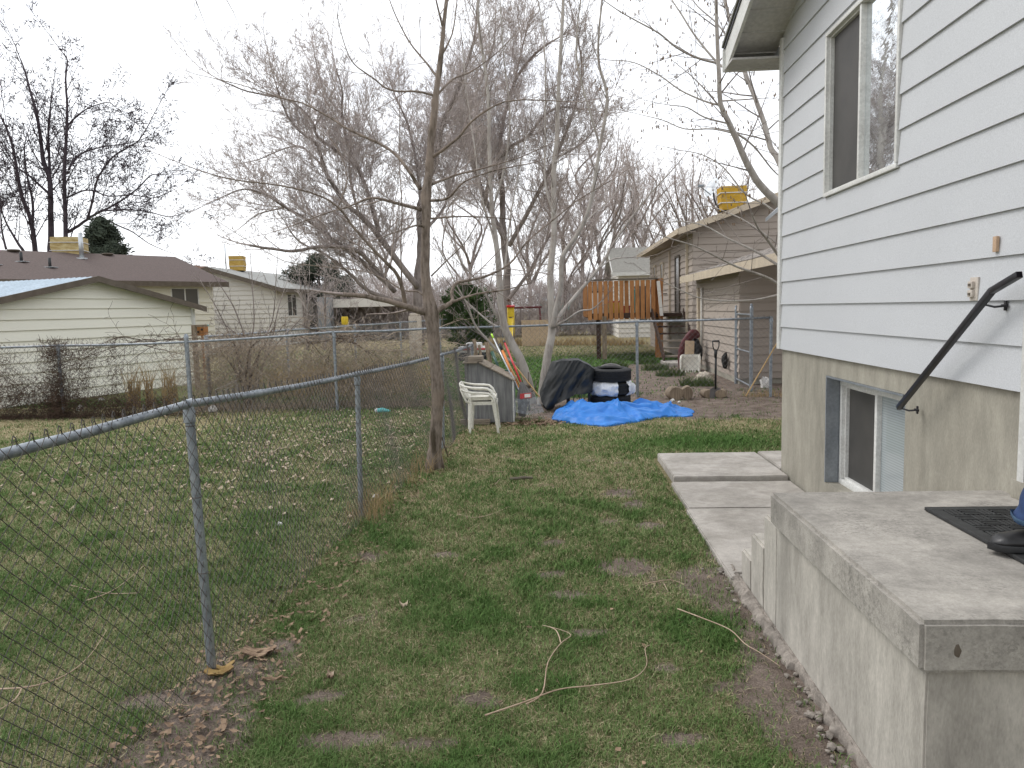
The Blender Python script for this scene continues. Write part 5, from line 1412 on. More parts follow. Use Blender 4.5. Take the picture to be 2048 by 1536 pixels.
mb = MB(); q = b_; mb.add([q+Vector(v) for v in ((-.03, -.01, .05), (.03, -.01, .05), (.10, -.02, -.10), (.05, -.04, -.32), (-.05, -.04, -.30), (-.06, -.02, -.08))], [(0, 1, 2, 3, 4, 5)])
mb.build('blade', MAT['rake_grey'], t)
# leaf rake: red handle, grey fan with tines
t = thing('leaf_rake', 'leaf rake with red handle and wide grey fan bearing a red and white sticker', 'rake', tuple(gnd(1062, 830)))
a_, b_ = P10(1008, 682, 11.35), P10(1044, 770, 10.72); c_ = a_.lerp(b_, .05)
mb = MB(); mb.tube([c_, b_], 0.0145, 10); mb.build('handle', MAT['red'], t, smooth=True)
mb = MB(); mb.tube([a_, c_], 0.016, 10); mb.build('end_cap', MAT['black_plastic'], t, smooth=True)
def fan(px, py): 
    return P10(px, py, 10.72-(py-765)/60*0.16)
mb = MB()
fl, fr, ft = fan(1032, 797), fan(1072, 793), fan(1041, 763); ft2 = fan(1047, 765)
n = 10
V = []
for i in range(n+1):
    u = i/n; top = ft.lerp(ft2, u); bot = fl.lerp(fr, u)+Vector((0, -0.03*math.sin(math.pi*u), -0.02*math.sin(math.pi*u)))
    for v in (0, .5, 1): V.append(top.lerp(bot, v)+Vector((0, (0.006 if i % 2 else -0.006)*v, 0)))
mb.add(V, [(i*3+j, i*3+3+j, i*3+4+j, i*3+1+j) for i in range(n) for j in range(2)])
V2 = [v+Vector((0, 0.006, 0)) for v in V]; mb.add(V2, [(i*3+j, i*3+1+j, i*3+4+j, i*3+3+j) for i in range(n) for j in range(2)])
mb.build('fan', MAT['rake_grey'], t)
for i in range(24):
    u = i/23; s_ = fl.lerp(fr, u)+Vector((0, -0.03*math.sin(math.pi*u), -0.02*math.sin(math.pi*u)))
    e_ = fan(1027+u*60, 828-10*abs(u-.5)*1.2)
    e_.z = max(e_.z, 0.02)
    mb = MB(); mb.tube([s_, s_.lerp(e_, .85), e_+Vector((0, -0.035, -0.01))], 0.0036, 4); mb.build('tine', MAT['galv'], t)
mb = MB(); cc = fl.lerp(fr, .5); cc = cc.lerp(ft, 0.12)+Vector((0, -0.036, 0))
ux = (fr-fl).normalized()
for (o0, o1, hh, mm, nm) in ((-.075, .085, .036, 'red', 'sticker'), (-.01, .075, .024, 'white_junk', 'sticker')):
    q = MB(); dy = -0.002 if mm == 'white_junk' else 0.0
    q.add([cc+ux*o0+Vector((0, dy, -hh)), cc+ux*o1+Vector((0, dy, -hh)), cc+ux*o1+Vector((0, dy+.01, hh)), cc+ux*o0+Vector((0, dy+.01, hh))], [(0, 1, 2, 3)]); q.build(nm, MAT[mm], t)
# tan handled tool leaning right, bare handle
leanpole('rake', 'plain tan wooden handle slanting right over the rake fan', 'handle', P10(1079, 794, 10.95), P10(1029, 730, 11.25), 0.012, 'pine_pole')
leanpole('hoe', 'thin tan wooden handle between the silver pole and the orange one', 'handle', P10(1040, 770, 10.85), P10(1003, 700, 11.3), 0.010, 'pine_pole')
leanpole('steel_rod', 'short steel rod standing between the plywood box and the rake', 'rod', P10(1037, 779, 10.68), P10(1022, 745, 10.8), 0.008, 'steel')
# boards behind the box
for (a, b, w, lb) in (((948, 678), (962, 715), .055, 'leftmost weathered board leaning behind the plywood box'), ((958, 690), (973, 722), .045, 'middle grey board leaning behind the plywood box'), ((973, 684), (991, 735), .07, 'widest brown board leaning behind the plywood box, right of the others')):
    p, q = P10(a[0], a[1], 11.55), P10(b[0], b[1]+60, 11.32); d = (q-p); L = d.length; d.normalize(); mb = MB(); s_ = Vector((1, 0, 0)); s_ = (s_-d*s_.dot(d)).normalized(); u_ = s_.cross(d)
    mb.box((p+q)/2, (w, L, .02), mtx=Matrix((s_, d, u_)).transposed(), bev=.003)
    props(mb.build('wooden_board', MAT['old_wood'], None, origin=tuple(q), auto=AUTO), lb, 'board', 'boards behind the plywood box')
mb = MB(); mb.tube([P10(984, 705, 11.5), P10(996, 732, 11.3), P10(1001, 790, 11.3)], [.03, .02, .012], 8); props(mb.build('garden_fork', MAT['dark_green'], None, origin=tuple(P10(996, 790, 11.3)), smooth=True), 'dark green garden tool standing behind the plywood box lid', 'garden tool')

# ---- covered grill
YG = 12.05
g = thing('covered_grill', 'barbecue grill hidden under a sagging black plastic cover', 'grill', (at(1135, 812, YG).x, YG, 0))
top = [(1103, 723), (1120, 720), (1140, 719), (1156, 718), (1168, 724), (1180, 730), (1190, 737)]
bot = [(1079, 782), (1084, 800), (1096, 812), (1118, 800), (1140, 790), (1152, 784), (1186, 782)]
NU, NV = 96, 26
def ip(lst, u): 
    f = u*(len(lst)-1); i = min(int(f), len(lst)-2); t_ = f-i; return (lst[i][0]*(1-t_)+lst[i+1][0]*t_, lst[i][1]*(1-t_)+lst[i+1][1]*t_)
def cover(u, v):
    # u goes right round: 0-.5 front from left to right, .5-1 back from right to left
    fr_ = u <= 0.5; uu = u*2 if fr_ else 2-u*2
    tx, ty = ip(top, uu); bx_, by_ = ip(bot, uu)
    A = at(tx, ty, YG); Bq = at(bx_, by_, YG)
    P_ = A.lerp(Bq, v)
    d = 0.25+0.10*v
    side = math.sqrt(max(0.0, 1-(2*uu-1)**4))
    y = YG-d*side if fr_ else YG+d*side
    fold = math.sin(uu*21+2*v+math.sin(v*3+uu*9)*1.0)*0.022*v+mnoise.noise(Vector((uu*5, v*2.2, 2 if fr_ else 9)))*0.05*min(1, v*2+.1)+abs(mnoise.noise(Vector((uu*14+v*2, v*2.5, 4))))*0.035
    P_.y = y-fold*(1 if fr_ else -1); P_.z = P_.z+mnoise.noise(Vector((uu*6, v*4, 12)))*0.02
    if not fr_: P_.z = max(P_.z, 0.28)
    P_.z = max(P_.z, 0.02)
    return P_
mb = MB()
V = [cover(i/NU, j/NV) for i in range(NU) for j in range(NV+1)]
Fc = [(i*(NV+1)+j, i*(NV+1)+j+1, ((i+1) % NU)*(NV+1)+j+1, ((i+1) % NU)*(NV+1)+j) for i in range(NU) for j in range(NV)]
mb.add(V, Fc); cN = NU
c_top = Vector((0, 0, 0))
for i in range(cN): c_top += V[i*(NV+1)]
c_top = c_top/cN+Vector((0, 0, 0.0)); mb.v.append(tuple(c_top)); ci = len(mb.v)-1
for i in range(cN): mb.f.append((i*(NV+1), ((i+1) % cN)*(NV+1), ci))
mb.build('cover', MAT['cover'], g, auto=R(55))
for (px, w) in ((1136, .028), (1178, .02)):
    p_ = at(px, 780, YG-.05); mb = MB(); mb.box((p_.x, YG-.05, .17), (w*2, .05, .36), bev=.004); mb.build('leg', MAT['black_plastic'], g, auto=AUTO)
for px in (1147, 1159, 1163, 1168):
    p_ = at(px, 780, YG); mb = MB(); mb.tube([(p_.x, YG, 0), (p_.x, YG, .45)], .006, 6); mb.build('leg', MAT['galv_old'], g)
mb = MB(); p_ = at(1098, 815, YG); mb.lathe((p_.x, YG-.12, .10), [(.0, -.02), (.09, -.02), (.10, 0), (.09, .02), (.0, .02)], 20, axis='Y'); mb.build('wheel', MAT['black_plastic'], g, auto=AUTO)
# small iron stand behind the rake
t = thing('iron_stand', 'small rusty iron candle-like stand between the two pale trees', 'stand', tuple(gnd(1060, 805)))
mb = MB(); p_ = at(1058, 800, 11.9)
mb.tube([(p_.x, 11.9, 0), (p_.x, 11.9, .62)], .012, 6)
for s_ in (-1, 1): mb.tube([(p_.x, 11.9, .3), (p_.x+.1*s_, 11.9, .33), (p_.x+.12*s_, 11.9, .48)], .011, 6)
mb.lathe((p_.x, 11.9, .36), [(.01, 0), (.05, .02), (.05, .05), (.02, .1)], 10); mb.build('frame', MAT['brown_trim'], t, smooth=True)

# ---- tyres
def tyre_local(label):
    t = thing('tyre', label, 'tyre', (0, 0, 0), 'stacked black tyres'); ro, ri, w = 0.325, 0.20, 0.205
    mb = MB(); prof = [(ri, -w/2+.02), (ri+.02, -w/2), (ro-.05, -w/2), (ro-.015, -w/2+.02), (ro-.004, -w/2+.05)]
    prof += [(ro-.004, w/2-.05), (ro-.015, w/2-.02), (ro-.05, w/2), (ri+.02, w/2), (ri, w/2-.02), (ri+.03, w/2-.05), (ro-.04, w/2-.06), (ro-.04, -w/2+.06), (ri+.03, -w/2+.05)]
    mb.lathe((0, 0, 0), prof, 64); mb.build('carcass', MAT['tyre'], t, auto=R(35))
    mb = MB(); nseg = 84
    for k, (z, hh) in enumerate(((-.062, .036), (-.02, .03), (.02, .03), (.062, .036))):
        for i in range(nseg):
            a = 2*math.pi*(i+.5*(k % 2))/nseg; mb.box((math.cos(a)*(ro), math.sin(a)*(ro), z), (.012, .0175, hh), rz=a, rx=(.25 if k % 2 else -.25))
    mb.build('tread', MAT['tyre'], t)
    return t
tx_ = at(1221, 770, 12.15).x
ty1 = tyre_local('bottom tyre of the stack, half hidden behind the blue tarp'); ty1.location = (tx_-.01, 12.15, .11)
ty2 = copy_tree(ty1); ty2['label'] = 'middle tyre of the stack, wrapped in a torn white plastic bag'; ty2.location = (tx_+.01, 12.15, .325); ty2.rotation_euler = (0, 0, .4)
ty3 = copy_tree(ty1); ty3['label'] = 'top tyre of the stack, lying bare on the bagged one'; ty3.location = (tx_-.0, 12.13, .545); ty3.rotation_euler = (R(1.5), R(-2), 1.1)
def lid(): 
    t = thing('tyre', 'worn grey tyre half seen, tilted behind the top of the tyre stack', 'tyre', (tx_, 12.6, .5))
    mb = MB(); c = at(1222, 748, 12.62); 
    M_ = Matrix.Rotation(R(62), 3, 'X'); prof = [(.20, -.05), (.30, -.06), (.325, -.03), (.325, .03), (.30, .06), (.20, .05)]
    s_ = MB(); s_.lathe((0, 0, 0), prof, 40)
    c = Vector((c.x, 12.62, at(1222, 729, 12.62).z-.29)); mb.add([c+M_ @ Vector(v) for v in s_.v], s_.f); mb.build('carcass', MAT['rake_grey'], t, auto=AUTO)
    s_ = MB(); s_.lathe((0, 0, 0), [(.0, -.02), (.2, -.03), (.2, .03), (.0, .02)], 30); mb = MB(); mb.add([c+M_ @ Vector(v) for v in s_.v], s_.f); mb.build('rim', MAT['grey_metal'], t, auto=AUTO)
    s_ = None
lid()
t = thing('plastic_bag', 'torn white plastic bag wrapped round the middle tyre', 'bag', (tx_, 12.15, .325))
mb = MB()
def bag(a0, a1, seed, hole=None):
    NA, NB = 60, 18
    def fn(u, v):
        a = a0+(a1-a0)*u; th_ = (v-.5)*math.pi*1.02
        ro = .352+.024*mnoise.noise(Vector((a*3, v*5, seed)))+.02*abs(mnoise.noise(Vector((a*7, v*9, seed+4))))
        r = .20+(ro-.20)*max(0, math.cos(th_))**.35; z = .118*math.sin(th_)
        e = min(u, 1-u)*10
        r += 0.012*(1-min(1, e))*math.sin(v*22); z += .008*math.sin(a*9)
        return Vector((tx_+.01+r*math.cos(a), 12.15+r*math.sin(a), .325+z))
    V = []; keep = {}
    mb.grid(fn, NA, NB)
bag(R(183), R(284), 2); bag(R(318), R(535), 7)
mb.build('film', MAT['bag_white'], t, auto=R(70))
mb = MB(); mb.blob((tx_-.34, 12.10, .32), (.05, .06, .09), .5, 2, 3, 2, False); mb.build('knot', MAT['bag_white'], t, smooth=True); mb = MB(); mb.blob((tx_+.35, 12.12, .30), (.055, .06, .10), .5, 2, 6, 2, False); mb.build('knot', MAT['bag_white'], t, smooth=True)

# ---- blue tarp
tarp_out = [(1103, 838), (1108, 812), (1118, 800), (1150, 796), (1180, 799), (1262, 797), (1318, 796), (1340, 806), (1372, 813), (1388, 818), (1384, 828), (1352, 830), (1330, 832), (1300, 838), (1262, 846), (1212, 852), (1160, 848), (1128, 844)]
TP = []
for (px, py) in tarp_out:
    zz = 0.02 if py > 820 else 0.16
    if px > 1330: zz = 0.04
    p = gnd(px, py, zz); TP.append((p.x, p.y))
TPa = np.array(TP)
def poly_sd(x, y, P):
    n = len(P); d = 1e9; ins = False
    j = n-1
    for i in range(n):
        xi, yi = P[i]; xj, yj = P[j]
        ex, ey = xj-xi, yj-yi; wx, wy = x-xi, y-yi
        t_ = max(0, min(1, (wx*ex+wy*ey)/(ex*ex+ey*ey+1e-12))); d = min(d, math.hypot(wx-ex*t_, wy-ey*t_))
        if (yi > y) != (yj > y) and x < (xj-xi)*(y-yi)/(yj-yi+1e-12)+xi: ins = not ins
        j = i
    return d if ins else -d
def ridge(x, y, s, k):
    v, _p = mnoise.voronoi(Vector((x*s, y*s*1.3, k*3.1)))[:2]; return v[1]-v[0]
def tarp_h(x, y, sd):
    e = max(0, min(1, sd/0.16))
    wx = x+0.25*mnoise.noise(Vector((x*1.6, y*1.6, 3))); wy = y+0.25*mnoise.noise(Vector((x*1.6, y*1.6, 9)))
    r1 = 1-abs(mnoise.noise(Vector((wx*2.3, wy*3.2, .5))))*2.2
    r2 = ridge(wx, wy, 2.6, 1); r3 = ridge(wx, wy, 6.0, 2)
    dome = 0.15*math.exp(-(((x-.72)/.40)**2+((y-11.15)/.34)**2))+0.05*math.exp(-(((x-.15)/.30)**2+((y-11.2)/.4)**2))+0.04*math.exp(-(((x-1.35)/.35)**2+((y-11.6)/.4)**2))
    def tri(u): u = u-math.floor(u); return 1-abs(2*u-1)
    n_a = mnoise.noise(Vector((x*1.1, y*1.1, 21))); n_b = mnoise.noise(Vector((x*1.7, y*1.7, 33)))
    f1 = tri(1.35*(x*.45+y*1.0)+1.5*n_a); f2 = tri(1.9*(x*.95-y*.5)+1.3*n_b+.3); f3 = tri(3.6*(x*.7+y*.8)+2.2*n_b+.6); f4 = tri(6.5*(x*.9-y*.7)+2.5*n_a)
    f5 = tri(10.5*(x*.35+y*.95)+3.5*n_b+1.7*n_a); cr_ = .040*f1*f2+.026*f2**1.5+.030*f3*(.4+f1)+.008*f4*(.5+f2)+.004*f5
    h = 0.010+e**.5*(0.02+dome*(.75+.5*f1)+cr_*1.15+0.012*(1-r2))
    return max(0.008, h*(1 if x < 1.75 else .6))
xs0, xs1, ys0, ys1 = TPa[:, 0].min()-.05, TPa[:, 0].max()+.05, TPa[:, 1].min()-.05, TPa[:, 1].max()+.05
stp_ = 0.0125; nx_, ny_ = int((xs1-xs0)/stp_), int((ys1-ys0)/stp_)
vid = {}; V = []
for i in range(nx_+1):
    for j in range(ny_+1):
        x, y = xs0+i*stp_, ys0+j*stp_; sd_ = poly_sd(x, y, TP)+0.03*mnoise.noise(Vector((x*6, y*6, 1)))
        if sd_ > 0:
            vid[(i, j)] = len(V); k = mnoise.noise(Vector((x*9, y*9, 7)))*0.02
            V.append((x+k, y+k, tarp_h(x, y, sd_)))
Fc = []
for (i, j) in vid:
    if (i+1, j) in vid and (i, j+1) in vid and (i+1, j+1) in vid:
        a, b, c, d = vid[(i, j)], vid[(i+1, j)], vid[(i+1, j+1)], vid[(i, j+1)]
        Fc += [(a, b, c, d)]
link_t = thing('blue_tarp', 'crumpled bright blue tarp heaped on the dirt before the tyres', 'tarp', (0.9, 11.2, 0))
ob = link_mesh('sheet', V, Fc, MAT['tarp'], link_t)
bm = bmesh.new(); bm.from_mesh(ob.data)
be = [e for e in bm.edges if e.is_boundary]
ret = bmesh.ops.extrude_edge_only(bm, edges=be)
for v in [v for v in ret['geom'] if isinstance(v, bmesh.types.BMVert)]: v.co.z = 0.0
for f in bm.faces: f.smooth = True
bm.normal_update()
for e in bm.edges:
    if len(e.link_faces) == 2 and e.calc_face_angle(0) > R(24): e.smooth = False
bm.to_mesh(ob.data); bm.free()
MAT['tarp'].use_backface_culling = False

# ---- shovel stuck in the ground
sx = gnd(1431, 797); YS = sx.y
sh = thing('shovel', 'black shovel with D-grip standing upright in the dirt before the back fence', 'shovel', (sx.x, YS, 0))
ttop = at(1432, 682, YS).z; gzb = at(1432, 697, YS).z; bz = at(1431, 778, YS).z
mb = MB(); mb.tube([(sx.x, YS, bz), (sx.x+.005, YS, gzb-.02)], [.017, .02], 10); mb.build('shaft', MAT['black_plastic'], sh, smooth=True)
mb = MB(); mb.tube([(sx.x-.015, YS, gzb-.05), (sx.x-.045, YS, gzb+.03), (sx.x-.05, YS, ttop)], .010, 8); mb.tube([(sx.x+.02, YS, gzb-.05), (sx.x+.055, YS, gzb+.03), (sx.x+.06, YS, ttop)], .010, 8)
mb.tube([(sx.x-.055, YS, ttop), (sx.x+.065, YS, ttop)], .014, 8); mb.tube([(sx.x, YS, gzb-.16), (sx.x+.003, YS, gzb-.02)], [.022, .03], 10); mb.build('grip', MAT['black_plastic'], sh, smooth=True)
mb = MB(); mb.prism([(sx.x+a, YS+.01, b) for a, b in ((-.09, bz), (-.1, .03), (-.05, -.05), (.05, -.05), (.1, .03), (.09, bz), (.03, bz+.03), (-.03, bz+.03))], (0, .006, 0)); mb.build('blade', MAT['rake_grey'], sh)
# ---- log rounds
for (px, py, pt, wpx, dx, lb) in ((1353, 801, 774, 26, 0, 'left round of sawn log lying before the back fence'), (1375, 800, 773, 20, 1, 'right round of sawn log leaning against the other round'),
                              (1417, 797, 779, 16, 0, 'small log piece left of the shovel'), (1441, 797, 779, 20, 2, 'small log piece behind the shovel blade')):
    p = gnd(px, py); h = at(px, pt, p.y).z; w = wpx/FPX*p.y/2
    t = thing('log_round', lb, 'log', (p.x, p.y+.12, 0), 'sawn log rounds'); mb = MB()
    prof = []; NS = 22
    V = []; 
    for e, yo in ((0, 0.0), (1, .02), (2, .2), (3, .22)):
        for j in range(NS):
            a = 2*math.pi*j/NS; k = 1+.12*mnoise.noise(Vector((math.cos(a)*1.3, math.sin(a)*1.3, px)))
            if e in (0, 3): k *= .93
            V.append((p.x+w*1.15*math.cos(a)*k+yo*.25*(dx-.7), p.y+yo, h/2+h/2*math.sin(a)*k))
    F_ = [(i*NS+j, i*NS+(j+1) % NS, (i+1)*NS+(j+1) % NS, (i+1)*NS+j) for i in range(3) for j in range(NS)]
    mb.add(V, F_+[tuple(range(3*NS, 4*NS))]); mb.build('bark', MAT['log'], t, auto=R(50))
    mb = MB(); mb.add([Vector(v)+Vector((0, -.002, 0)) for v in V[:NS]], [tuple(range(NS))[::-1]]); mb.build('cut_face', MAT['old_wood'], t)
# leaning bare stick by the right fence post
leanpole('broom', 'long tan broom handle leaning against the right end post of the back fence', 'handle', at(1492, 792, 12.75), at(1556, 683, 12.88), 0.011, 'pine_pole')
# ---- sticks, scraps and litter
def stick(label, chains, z=0.035, seed=0, r=0.0034, w2=0.0014):
    rg = random.Random(seed); p0_ = gnd(*chains[0][0]); t = thing('fallen_twig', label, 'twig', (p0_.x, p0_.y, 0)); mb = MB()
    for c in chains:
        pts = []
        for i, (a, b) in enumerate(c):
            p = gnd(a, b, z); p.z = z+rg.uniform(-.006, .014); pts.append(p)
        P, Rr = smooth_path(pts, lin(r, w2, len(pts)), 4); mb.tube(P, Rr, 6)
    mb.build('stem', MAT['stick'], t, smooth=True)
stick('long forked twig lying on the lawn in the foreground', [[(970, 1436), (1050, 1408), (1118, 1380), (1190, 1370), (1262, 1360), (1293, 1332), (1290, 1302), (1300, 1290)], [(1052, 1410), (1085, 1388), (1096, 1330), (1122, 1288), (1142, 1270), (1118, 1262), (1085, 1253)], [(1122, 1286), (1112, 1265), (1088, 1256)]])
stick('short forked twig on the lawn right of the bare patch', [[(1290, 1172), (1340, 1164), (1372, 1170)], [(1328, 1166), (1336, 1186)]], .03, 2, .003)
stick('curved yellow twig arching towards the foot of the stoop', [[(1355, 1217), (1410, 1240), (1460, 1260), (1490, 1290), (1520, 1308), (1560, 1330)]], .035, 3, .0035)
stick('thin pale twig on the lawn left of centre', [[(915, 1028), (950, 1034), (985, 1028), (1018, 1012)]], .03, 4, .003)
stick('pale broken twigs on the grass beside the near tree', [[(945, 935), (965, 943), (1010, 945)], [(990, 972), (1000, 960)]], .03, 5, .003)
stick('long dry stem curving through the grass behind the near fence, lower left', [[(-30, 1383), (60, 1378), (130, 1352), (180, 1310), (215, 1255)], [(45, 1378), (30, 1400), (-10, 1430)]], .03, 6, .004)
stick('dry stem on the far side of the near fence, left of the first post', [[(140, 1170), (210, 1185), (280, 1188)], [(170, 1200), (230, 1180), (290, 1130)]], .03, 7, .003)
p = gnd(1045, 962); mb = MB(); mb.tube([p+Vector((-.12, 0, .02)), p+Vector((.02, .01, .03)), p+Vector((.1, .02, .025))], [.014, .016, .01], 6)
props(mb.build('bark_piece', MAT['brown_trim'], None, origin=(p.x, p.y, 0)), 'dark piece of bark on the lawn between tree and walkway', 'bark')
# curled bark / cardboard scraps at the fence foot
def scrap(px, py, w, d, rz, mt, label, seed, curl=.05, h=.02):
    p = gnd(px, py); mb = MB(); M_ = Matrix.Rotation(rz, 3, 'Z')
    def fn(u, v, o=0):
        x = (u-.5)*w*(1+.25*mnoise.noise(Vector((v*3, seed, 0)))); y = (v-.5)*d*(1+.3*mnoise.noise(Vector((u*3, seed, 4))))
        z = h+curl*((u-.5)*2)**2*.5+.012*mnoise.noise(Vector((u*4, v*4, seed)))
        return p+M_ @ Vector((x, y, z+o))
    mb.grid(fn, 12, 8); mb.grid(lambda u, v: fn(u, 1-v, -.006), 12, 8)
    o_ = mb.build('scrap', MAT[mt], None, origin=(p.x, p.y, 0), auto=AUTO); o_.name = 'bark_scrap'; return props(o_, label, 'scrap')
MAT['scrap_ochre'] = mat('scrap_ochre', (0.40, 0.27, 0.10), (0.26, 0.16, 0.055), 16, 0.9, .3)
MAT['scrap_tan'] = mat('scrap_tan', (0.36, 0.255, 0.165), (0.20, 0.13, 0.085), 24, 0.9, .3, st=(1, 4, 1))
scrap(440, 1348, .115, .085, .3, 'scrap_ochre', 'ochre curled scrap at the foot of the nearest fence post', 1, .04)
scrap(520, 1312, .15, .075, .1, 'scrap_tan', 'ridged tan scrap lying right of the nearest fence post', 2, .05)
scrap(545, 1366, .09, .02, .15, 'scrap_tan', 'narrow brown scrap lying in the grass right of the ochre one', 3, .02)
scrap(662, 1357, .03, .05, .2, 'leaf_pale', 'small pale scrap of wood standing in the grass near the bare patch', 4, .02)
scrap(808, 1216, .045, .03, .2, 'leaf_pale', 'single curled tan leaf on the lawn right of the fence', 6, .04)
p = gnd(768, 827); t = thing('plastic_bottle', 'crushed turquoise plastic bottle lying by the back fence', 'bottle', (p.x, p.y, 0))
mb = MB(); mb.tube([p+Vector((-.1, 0, .05)), p+Vector((-.02, 0, .055)), p+Vector((.05, 0, .045)), p+Vector((.1, 0, .04))], [.045, .05, .035, .02], 12, flat=.8); mb.build('body', MAT['turquoise'], t, smooth=True)
mb = MB(); mb.tube([p+Vector((-.14, 0, .045)), p+Vector((-.098, 0, .05))], [.03, .045], 12); mb.build('end', MAT['bag_white'], t, smooth=True)
k = 0
for (px, py, s, where) in ((1345, 803, .035, 'by the log rounds'), (1358, 806, .025, 'right of the log rounds'), (1530, 775, .10, 'behind the right fence post'), (160, 822, .07, 'under the vines left of the corner post'),
                    (203, 803, .06, 'below the cream shed wall'), (425, 824, .08, 'below the wire crate'), (752, 997, .03, 'at the foot of the near fence'), (560, 1052, .022, 'in the grass left of the second fence post')):
    p = gnd(px, py); mb = MB(); mb.blob((p.x, p.y, s*.55), (s, s*.8, s*.9 if s < .09 else s*1.6), .6, 2.2, k, 2, True); k += 1
    props(mb.build('litter', MAT['white_junk'], None, origin=(p.x, p.y, 0)), 'crumpled white litter '+where, 'litter')
# white lump in the neighbour's yard
p = gnd(1405, 765); mb = MB(); mb.blob((p.x+.05, p.y, .09), (.17, .14, .13), .35, 3, 2, 4); mb.blob((p.x-.13, p.y-.02, .04), (.09, .07, .06), .5, 3, 5, 3)
props(mb.build('stone', MAT['rock'], None, origin=(p.x, p.y, 0), smooth=True), 'pale cream rough boulder on the dirt behind the shovel', 'boulder')

# ---- overgrowth
rsv = np.random.RandomState(44)
def vine_cloud(label, cx, cy, rx, rz, zc, n, mt, seed, r=0.004, L=0.12, ry=.12, name='dead_vines', leaf=True, depth=None):
    rs = np.random.RandomState(seed)
    P = np.stack([cx+rs.randn(n)*rx*.5, cy+rs.randn(n)*ry, np.clip(zc+rs.randn(n)*rz*.5, .02, 1.0+.32*rs.rand(n))], 1)
    D = rs.randn(n, 3); D[:, 2] += .6; D /= np.linalg.norm(D, axis=1, keepdims=True)
    V, F = seg_arrays(P, P+D*L*(.5+rs.rand(n))[:, None], r, r*.6, 3)
    return V, F
def combine(name, lst, mt, label, cat, kind='stuff', parent=None):
    Vs, Fs, b = [], [], 0
    for V, F in lst: Vs.append(V); Fs.append(F+b); b += len(V)
    o = np_mesh(name, np.concatenate(Vs), np.concatenate(Fs), mt, parent)
    if label: props(o, label, cat, kind=kind)
    return o
yb = bp[2][1]
lst = []
for (px, zc, rx, rz, n) in ((118, .62, .22, 1.1, 2600), (118, .2, .4, .4, 1500), (60, .25, .5, .5, 1300), (20, .3, .4, .8, 1200), (200, .15, .9, .3, 1800), (300, .12, .9, .25, 1500), (-60, .3, .8, .9, 1600),
                         (180, .9, .3, .5, 350), (232, .7, .10, .9, 350), (165, .5, .15, .8, 500)):
    lst.append(vine_cloud('', at(px, 800, yb).x, yb, rx, rz, zc, n, None, px+500, .0035, .08))
combine('dead_vines', lst, MAT['vine'], 'dark reddish dead vines hanging on the back fence before the cream shed', 'vines')
lst = []
for (px, zc, rx, rz, n) in ((440, .6, .75, 1.0, 2000), (500, .5, .5, 1.1, 1700), (560, .45, .6, .9, 1500), (620, .45, .6, .9, 1400), (700, .4, .8, .8, 3600), (800, .35, .9, .7, 3200), (470, 1.0, .9, .3, 500), (420, .4, .5, .8, 1500)):
    lst.append(vine_cloud('', at(px, 790, 12.75).x, 12.75, rx, rz, zc, n, None, px+1, .0032, .12, .22))
combine('dry_brush', lst, MAT['brush'], 'tangled dry brown brush along the back fence left of the near tree', 'brush')
# vine runners along the rail
for (x0, x1, seed, lb) in ((0, 6, 1, 'twisted vine runners along the rail of the back fence'),):
    rg = random.Random(seed); tw = Twigs(); C9 = dict(limb=(.3, .5, 1, 0, .006), lv=[(.14, .5, R(55)), (.16, .5, R(50))], up=[-.5, -.6, -.3], wob=.22, seg=[.08, .07, .07], rmin=.0028)
    for i in range(16):
        px = rg.uniform(150, 760); f = at(px, 0, 12.8).x; zr_ = 1.24
        grow(tw, rg, Vector((f, 12.78, zr_+rg.uniform(-.05, .03))), Vector((rg.choice((-1, 1)), rg.uniform(-.15, .15), rg.uniform(-.1, .1))), rg.uniform(.9, 1.8), .010, 0, C9)
    o = tw.build('vine_runners', MAT['vine'], None); props(o, lb, 'vines', kind='stuff')
stalks('tall_dead_grass', [(at(px, 800, 13.3).x, 13.3, .10) for px in (262, 272, 300, 335, 345)], 260, 0.80, .1, MAT['straw'], 'clump of tall straw-coloured dead grass behind the back fence by the shed', 'dead grass', 41, 0.014, 0.25)
stalks('tall_dead_grass', [(at(px, 780, 14.5+i*1.3).x, 14.5+i*1.3, .9) for i in range(4) for px in (560, 620, 680, 740, 800)], 2600, 0.55, .1, MAT['straw'], 'broad patch of golden dead grass in the field behind the dry brush', 'dead grass', 42, 0.012, 0.4)
stalks('weeds', [(gnd(px, py).x, gnd(px, py).y, .35) for px, py in ((1230, 735), (1260, 722), (1290, 728), (1310, 740), (1210, 745), (1395, 772), (1340, 752))], 2600, 0.20, .1, MAT['weed'], 'low green weeds around the foot of the wooden deck', 'weeds', 43, 0.012, 0.7)
stalks('dry_weeds', [(p_[0], p_[1], .3) for p_ in [(bp[7][0]+dx, 13.3) for dx in (-.2, .1, .5, .9, 1.3, 1.7, 2.1)]], 900, 0.13, .1, MAT['straw'], 'short dead stalks along the foot of the back fence by the logs', 'dead grass', 47, 0.006, 0.7)
stalks('dry_weeds', [(gnd(px, 690).x, gnd(px, 690).y, 1.2) for px in (1000, 1060, 1120, 1180, 1240)], 2200, 0.35, .1, MAT['straw'], 'pale dry weeds at the far edge of the green field', 'dead grass', 46, 0.02, 0.5)
rg = random.Random(17); tw = Twigs()
for i in range(60):
    px = rg.uniform(385, 870)
    grow(tw, rg, Vector((at(px, 0, 12.8).x, 12.8+rg.uniform(-.1, .3), rg.uniform(.5, 1.25))), Vector((rg.choice((-1, 1)), rg.uniform(-.15, .15), rg.uniform(-.1, .5))), rg.uniform(.6, 1.4), .008, 0, C9)
props(tw.build('vine_runners', MAT['brush'], None), 'pale dry vine stems trailing over the back fence left of the near tree', 'vines', kind='stuff')
